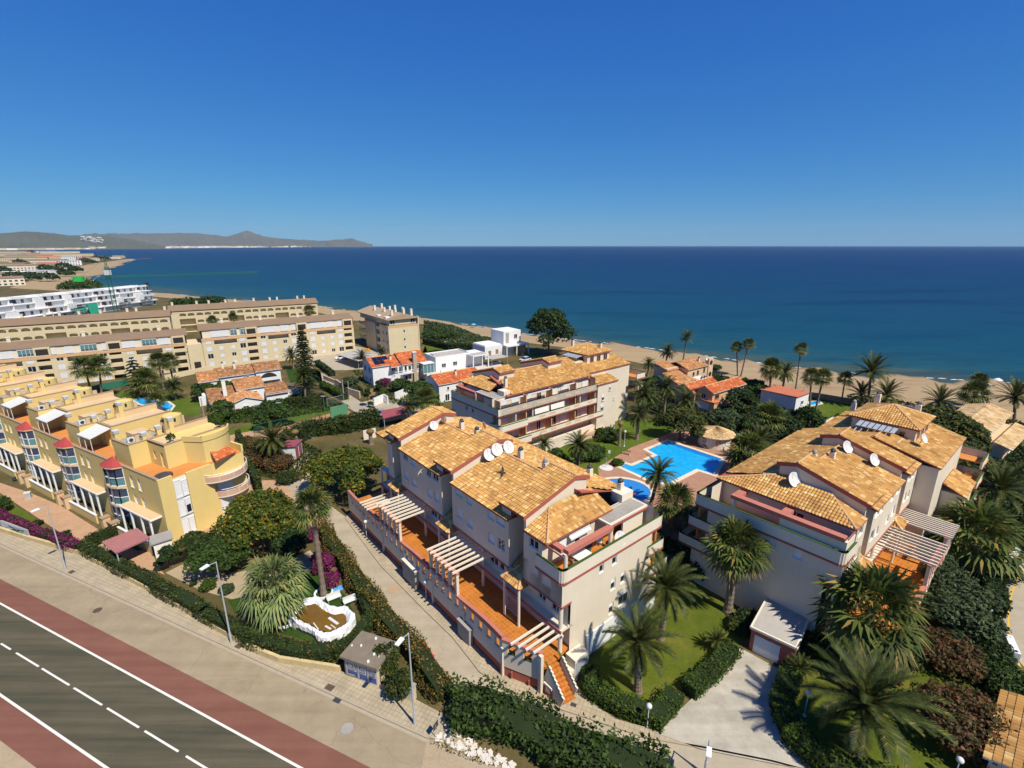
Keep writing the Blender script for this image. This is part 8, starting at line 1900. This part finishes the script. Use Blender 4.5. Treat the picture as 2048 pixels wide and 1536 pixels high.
def cover(px,label,r=.32,sq=False,z=.012,m=None):
    o=MB(); 
    if sq: o.box(-r,r,-r*.7,r*.7,0,.012)
    else: o.lathe([(r,0),(r,.012),(.01,.013)],n=20)
    q=o.build('manhole_cover',[m or mat('rusty_iron',(.10,.065,.05),.8,.3,4.)]); g=G(*px); q.location=(g.x,g.y,z); q.rotation_euler=(0,0,math.atan2(RD.y,RD.x)); tag(q,label,'manhole cover','covers in the street and pavement')
cover((194,1220),'round rusty manhole cover in the parking lane',.42); cover((693,1457),'round broken manhole patch in the parking lane further right',.5,m=M['concrete']); cover((143,1145),'square brown cover by the purple hedge lamp',.36,True,.134); cover((477,1294),'square brown cover at the foot of the middle street lamp',.36,True,.134); cover((659,1377),'square brown cover on the pavement left of the graffiti hut',.4,True,.134); cover((674,1400),'dark drain grate at the kerb below the graffiti hut',.36,True,.02,M['darkmetal']); cover((764,1391),'grey cover on the pavement in front of the shrub',.3,True,.134,M['slab']); cover((785,1385),'orange-brown cover next to the meter box',.34,True,.134,mat('orange_rust',(.33,.10,.05),.8,.2,4.)); cover((1146,1412),'small square grate on the pavement by the steps',.25,True,.125,M['darkmetal']); cover((788,1178),'square brownish repair patch in the lane',.8,True,.016,mat('tan_patch',(.40,.28,.17),.95,.15,1.5))
M['dirtr']=M['slab']
for (px,s,c) in (((840,1500),1.6,(.55,.52,.48)),((905,1475),.9,(.6,.57,.5))):
    pass
# rubble along the pavement end
rb_=MB(); rr=random.Random(8)
for i in range(160):
    t_=rr.random(); x=870+150*t_+rr.uniform(-14,14); y=1470+62*t_+rr.uniform(-12,12); g=G(x,y); s=rr.uniform(.05,.22); a=rr.uniform(0,3.14); rb_.obox((g.x,g.y),(math.cos(a),math.sin(a)),(-math.sin(a),math.cos(a)),s,s*rr.uniform(.5,.9),0,s*rr.uniform(.4,.9))
tag(rb_.build('white_rubble',[mat('white_rubble',(.62,.57,.49),.95,.2,2.)]),kind='stuff')
# beach people things
def beach_umb(px,c,label,r=1.2):
    t=thing('beach_umbrella',label,'beach umbrella',G(*px,-.2),.4,'things on the sand'); b=MB(); b.lathe([(.02,2.2),(r*.6,2.0),(r,1.65)],n=14); b.build('canopy',[mat('umbrella_cloth',c,.8,.08,1.)],t); b=MB(); b.tube((0,0,-.3),(0,0,2.2),.03,.03,6); b.build('pole',[M['metal']],t)
beach_umb((947,656),(.12,.45,.70),'light blue beach umbrella alone on the sand')
beach_umb((1993,772),(.75,.78,.82),'white and blue beach umbrella at the right of the sand',1.1)
t=thing('beach_chair','white folding chair beside the white beach umbrella','chair',G(1981,773,-.2),.6,'things on the sand'); b=MB(); b.box(-.3,.3,-.3,.3,.3,.36); b.build('seat',[M['plastic']],t); b=MB(); b.bar((0,.3,.3),(0,.6,.9),.6,.04); b.build('backrest',[M['plastic']],t)
def loungers():
    for i,px in enumerate(((862,683),(884,688),(893,688))):
        t=thing('sun_lounger',['single white sun lounger at the left of the beach lawn','left of two white sun loungers on the beach lawn','right of two white sun loungers on the beach lawn'][i],'sun lounger',G(*px),.7,'white loungers on the beach lawn'); b=MB(); b.box(-.35,.35,-1.,.4,.3,.38); b.build('bed',[M['plastic']],t); b=MB(); b.bar((0,.4,.36),(0,1.,.85),.7,.06); b.build('backrest',[M['plastic']],t)
        for x in(-.3,.3): b=MB(); b.box(x-.04,x+.04,-.9,-.8,0,.3); b.build('leg',[M['plastic']],t)
loungers()
t=thing('bin_container','orange rubbish container beside the beige block','container',G(733,704),.5); b=MB(); b.extr([(-1.,.1),(1.,.1),(1.15,1.2),(-1.15,1.2)],1,-.6,.6,0); b.build('body',[mat('orange_paint',(.62,.26,.03),.6,.1,1.)],t); b=MB(); b.box(-1.18,1.18,-.63,.63,1.2,1.28); b.build('lid',[mat('orange_lid',(.50,.20,.03),.6,.1,1.)],t)
t=thing('litter_bin','grey litter bin unit on the terracotta forecourt','litter bin',G(57,996),.5); b=MB(); b.box(-.35,.35,-.25,.25,0,.9); b.build('body',[M['metal']],t); b=MB(); b.box(-.38,.38,-.28,.28,.9,1.1); b.build('lid',[M['plastic']],t)
t=thing('flood_lamp','small dark floodlight box on the forecourt wall','lamp',G(29,962),.5); b=MB(); b.box(-.25,.25,-.15,.15,.3,.8); b.build('housing',[M['darkmetal']],t); b=MB(); b.tube((0,0,0),(0,0,.3),.05,.05,6); b.build('stand',[M['darkmetal']],t)
# ---------- birds ----------
def bird(px,py,dist,span,label,m,roll,yaw,pitch=0.):
    p=Vector((0,0,HC))+ray(px,py).normalized()*dist; t=thing('swift',label,'bird',p,0); t.rotation_euler=(pitch,roll,yaw); s=span; b=MB(); V=[]
    prof=[(.0,.20),(.012,.185),(.026,.15),(.036,.08),(.038,.0),(.030,-.08),(.018,-.15),(.008,-.20)]
    n=10; R=[]
    for r,y in prof: R.append([b.p((r*s*1.5*math.cos(i*2*math.pi/n),y*s,r*s*1.3*math.sin(i*2*math.pi/n))) for i in range(n)])
    for a,c in zip(R[:-1],R[1:]):
        for i in range(n): b.F.append([a[i],a[(i+1)%n],c[(i+1)%n],c[i]]);b.M.append(0);b.UV.append(None)
    for sg in(-1,1):   # long sickle wings and forked tail, grown from the body
        L=[(.03,.085,-.05),(.14,.105,-.01),(.28,.075,.0),(.40,.01,-.025),(.50,-.085,-.10)]
        for k in range(len(L)-1):
            (x0,f0,r0),(x1,f1,r1)=L[k],L[k+1]; z0,z1=.02*math.sin(x0*4),.02*math.sin(x1*4)
            top=[(sg*x0*s,f0*s,(z0+.008)*s),(sg*x1*s,f1*s,(z1+.004)*s),(sg*x1*s,r1*s,z1*s),(sg*x0*s,r0*s,z0*s)]; b.face(top); b.face([(q[0],q[1],q[2]-.012*s*(1-k/5)) for q in top][::-1])
        b.face([(0,-.17*s,.004*s),(sg*.035*s,-.18*s,.004*s),(sg*.06*s,-.29*s,.004*s),(sg*.008*s,-.21*s,.004*s)])
    b.build('body',[m],t,True); return t
bird(1002,945,9.5,.46,'dark swift gliding in front of the tiled roof, wings spread',mat('dark_brown_plumage',(.045,.032,.026),.8,.2,30.),.25,math.radians(-95),-.1)
bird(840,944,22,.42,'small pale bird flying past the shaded facade',mat('pale_plumage',(.42,.33,.22),.8,.2,30.),-.5,math.radians(60),.2)
# ---------- distant town, far shore, mountains ----------
def far_hill(name,prof,dist,m,depth=1200,seed=1):
    """ridge from a pixel skyline profile, real distance and thickness"""
    g=np.random.default_rng(seed); xs=np.linspace(prof[0][0],prof[-1][0],140); ys=np.interp(xs,[p[0] for p in prof],[p[1] for p in prof])
    b=MB(); rows=[]
    for x,y in zip(xs,ys):
        d=ray(x,489); d=Vector((d.x,d.y,0)).normalized(); rr=ray(x,y); hz=HC+rr.z/math.hypot(rr.x,rr.y)*dist; hz+=abs(g.normal())*dist*.0006
        row=[]
        for k,(f,hh) in enumerate(((-1.,-.03),(-.72,.18),(-.42,.48),(-.2,.80),(0,1.),(.4,.7),(1.,-.03))):
            q=d*(dist+depth*f+ (g.normal()*depth*.06 if 0<k<4 else 0)); row.append(b.p((q.x,q.y,max(-20,hz*hh*(1+g.normal()*.05*(0<k<4))))))
        rows.append(row)
    for a,c in zip(rows[:-1],rows[1:]):
        for k in range(6): b.F.append([a[k],a[k+1],c[k+1],c[k]]);b.M.append(0);b.UV.append(None)
    o=b.build(name,[m],None,True); tag(o,kind='structure'); return o
M['hill']=mat('scrub_hillside',(.085,.085,.05),.95,.35,.004,fine=.6); M['hill2']=mat('far_hillside',(.10,.095,.07),.95,.3,.003)
far_hill('hills',[(-400,476),(-200,470),(0,468),(40,464),(62,463),(100,465),(150,471),(185,474),(210,471),(232,474),(290,484),(330,492)],7200,M['hill'],1300,1)
far_hill('mountains',[(100,476),(180,468),(240,467),(300,467),(350,466),(400,466),(430,470),(455,473),(470,470),(486,464),(497,461),(508,465),(530,473),(570,478),(640,482),(690,479),(705,477),(722,483),(745,489)],9800,M['hill2'],900,2)
far=[G2(-700,494.8),G2(0,494.8),G2(200,494.6),G2(400,494.2)]+[(x*1.0,y) for x,y in []]
def gd(px,dist): d=ray(px,489); d=Vector((d.x,d.y,0)).normalized(); return (d.x*dist,d.y*dist)
sheet('far_shore_plain',[gd(-600,5200),gd(0,5400),gd(120,5600),gd(300,6400),gd(450,7400),gd(600,8600),gd(745,9600),gd(745,9900),gd(500,9500),gd(300,8600),gd(0,8000),gd(-600,7800)],mat('far_plain',(.17,.16,.10),.95,.3,.003),.3)
# far-off town: reads as one mass of pale specks
rr=random.Random(12); b=MB()
def blk(b,px,dist,w,h,m):
    x,y=gd(px,dist); d=Vector((x,y,0)).normalized(); s=Vector((d.y,-d.x,0)); b.obox((x,y),(s.x,s.y),(d.x,d.y),w/2,w*.35,0,h,m)
for i in range(520):
    px=rr.choice((rr.uniform(0,260),rr.uniform(180,480),rr.uniform(260,740))); lo=5450+max(0,px-120)*6.9; blk(b,px,lo+rr.uniform(30,500),rr.uniform(14,60),rr.uniform(7,24 if px>180 else 14),rr.randrange(4))
for i in range(60):   # white villas up the hill
    px=rr.gauss(190,14); x,y=gd(px,6750+rr.uniform(-100,100)); z=rr.uniform(40,120) if rr.random()<.75 else rr.uniform(20,60); b.obox((x,y),(1,0),(0,1),rr.uniform(8,18),8,z,z+rr.uniform(5,9),0)
FM=[mat('far_white',(.75,.73,.70),.9,.05,.1),mat('far_cream',(.66,.55,.42),.9,.05,.1),mat('far_tan',(.52,.38,.27),.9,.05,.1),mat('far_grey',(.45,.43,.42),.9,.05,.1)]
tag(b.build('distant_town',FM),kind='stuff')
tb=MB()
# nearer town along the curving beach: houses as things
def townhouse(px,py,w,d,h,wallm,roofm,label,k):
    g=G(px,py); t=thing('distant_house',label,'house',g,rr.uniform(-.2,.9),'houses along the curving beach'); b=MB(); b.box(-w/2,w/2,-d/2,d/2,0,h,0,'b')
    for f in range(max(1,int(h/3))):
        for q in range(int(w/4)): b.box(-w/2+q*4+1.,-w/2+q*4+3.,-d/2-.05,-d/2,f*3+.8,f*3+2.3,1)
    b.build('wall',[wallm,M['dark']],t); b=MB()
    b.extr([(-d/2-.4,h),(0,h+(1.8 if roofm is not M['white'] else .3)),(d/2+.4,h)],0,-w/2-.3,w/2+.3,0); b.build('roof',[roofm],t)
spots=[]
cols=[(M['white'],M['white'],'white','flat'),(M['beige'],M['brownroof'],'beige','brown'),(M['peach'],M['tileflat'] if 'tileflat' in M else M['redroof'],'orange','red'),(M['creamL'],M['brownroof'],'cream','brown')]
descr={}
HS=[(10,557,40,14,6,3),(45,552,46,14,6,0),(85,549,30,14,6,0),(62,541,60,16,8,3),(20,536,60,16,8,1),(105,536,36,14,8,2),(120,544,26,12,6,0),(140,530,34,14,9,0),(146,521,40,16,12,0),(168,521,26,14,8,2),(186,521,26,12,7,3),(205,518,22,10,6,0),(228,517,34,12,4,0),(238,515,30,12,6,1),(80,528,90,18,8,3),(30,522,120,20,8,1),(120,519,90,18,8,2),(60,515,140,20,8,1),(10,512,120,20,8,3),(100,512,120,20,8,2),(150,512,100,18,8,1),(20,506,160,24,9,1),(70,505,160,24,9,0),(120,506,140,22,8,3),(15,570,24,16,7,3)]
wrd=['nearest','second nearest','third']
nm=['at the left edge just above the white building site','with long white front near the beach grass','low and white between palms','long and cream in the second row','wide and beige at the left edge','small and orange beside dark trees','white and small at the edge of the sand','white and stepped above the beach','tallest white block by the curving beach','orange-red beside the tallest white block','cream, between dark trees near the headland','small white near the headland','low with a pale blue roof line on the headland sand','at the very tip of the headland','long cream row behind the white ones','long brown-roofed row at the left edge','reddish long row in the middle of the town','long brown-roofed row further inland','far cream row at the left edge','far reddish row in the middle','far beige row toward the sea','most distant beige row at the left','most distant white row','most distant cream row by the bay','with a red-brown roof and red pillar left of the sand']
for (px,py,w,d,h,c),n in zip(HS,nm):
    g=G(px,py); sc=1.; wm,rm,cn,rn=cols[c]; townhouse(px,py,w*sc,d,h,wm,rm,f'distant {cn} house {n}',0)
tr=[(60,560,8),(95,562,8),(30,563,9),(110,548,9),(127,540,10),(170,527,10),(180,528,9),(195,520,10),(210,521,9),(130,552,7),(150,544,7),(0,548,10),(62,506,14),(40,530,10),(90,541,8)]
tn=['left of the white fronts','below the long cream row','at the left edge by the sand','beside the orange house','in front of the small white house','right of the tallest white block','beside the tallest white block, lower','near the headland','on the headland ridge','on the beach grass','at the edge of the sand','at the left frame edge','tall and dark on the skyline of the bay','between the beige rows','behind the long cream row']
for i,((px,py,r_),n) in enumerate(zip(tr,tn)):
    g=G(px,py); broad('distant_tree','tree',g,[(0,0,r_*.6,r_,r_,r_*.6),(r_*.7,2,r_*.45,r_*.7,r_*.7,r_*.45)],420,1.5,M['leafB2'],f'distant dark tree clump {n}','trees of the distant town',None,i)
# far end jetty and rocks
sp=[G(268,518),G(300,516)]; b=MB(); a,c=sp; b.bar((a.x,a.y,-.6),(c.x,c.y,-.6),9,1.4); tag(b.build('sand_spit',[mat('wet_spit',(.20,.10,.08),.9,.2,.05)]),kind='structure')
# ---------- air: even haze from the camera out to the far mountains ----------
hz=MB(); hz.box(-11950,11950,-4200,12050,-23.5,430); hzo=hz.build('haze',[]); hm=bpy.data.materials.new('haze_air'); hm.use_nodes=True
ht_=hm.node_tree; ht_.nodes.clear(); ho=ht_.nodes.new('ShaderNodeOutputMaterial'); hv=ht_.nodes.new('ShaderNodeVolumePrincipled'); hv.inputs['Density'].default_value=3.2e-5; hv.inputs['Color'].default_value=(.55,.78,1.,1); hv.inputs['Anisotropy'].default_value=.0
ht_.links.new(hv.outputs[0],ho.inputs['Volume']); hzo.data.materials.append(hm); tag(hzo,kind='stuff')
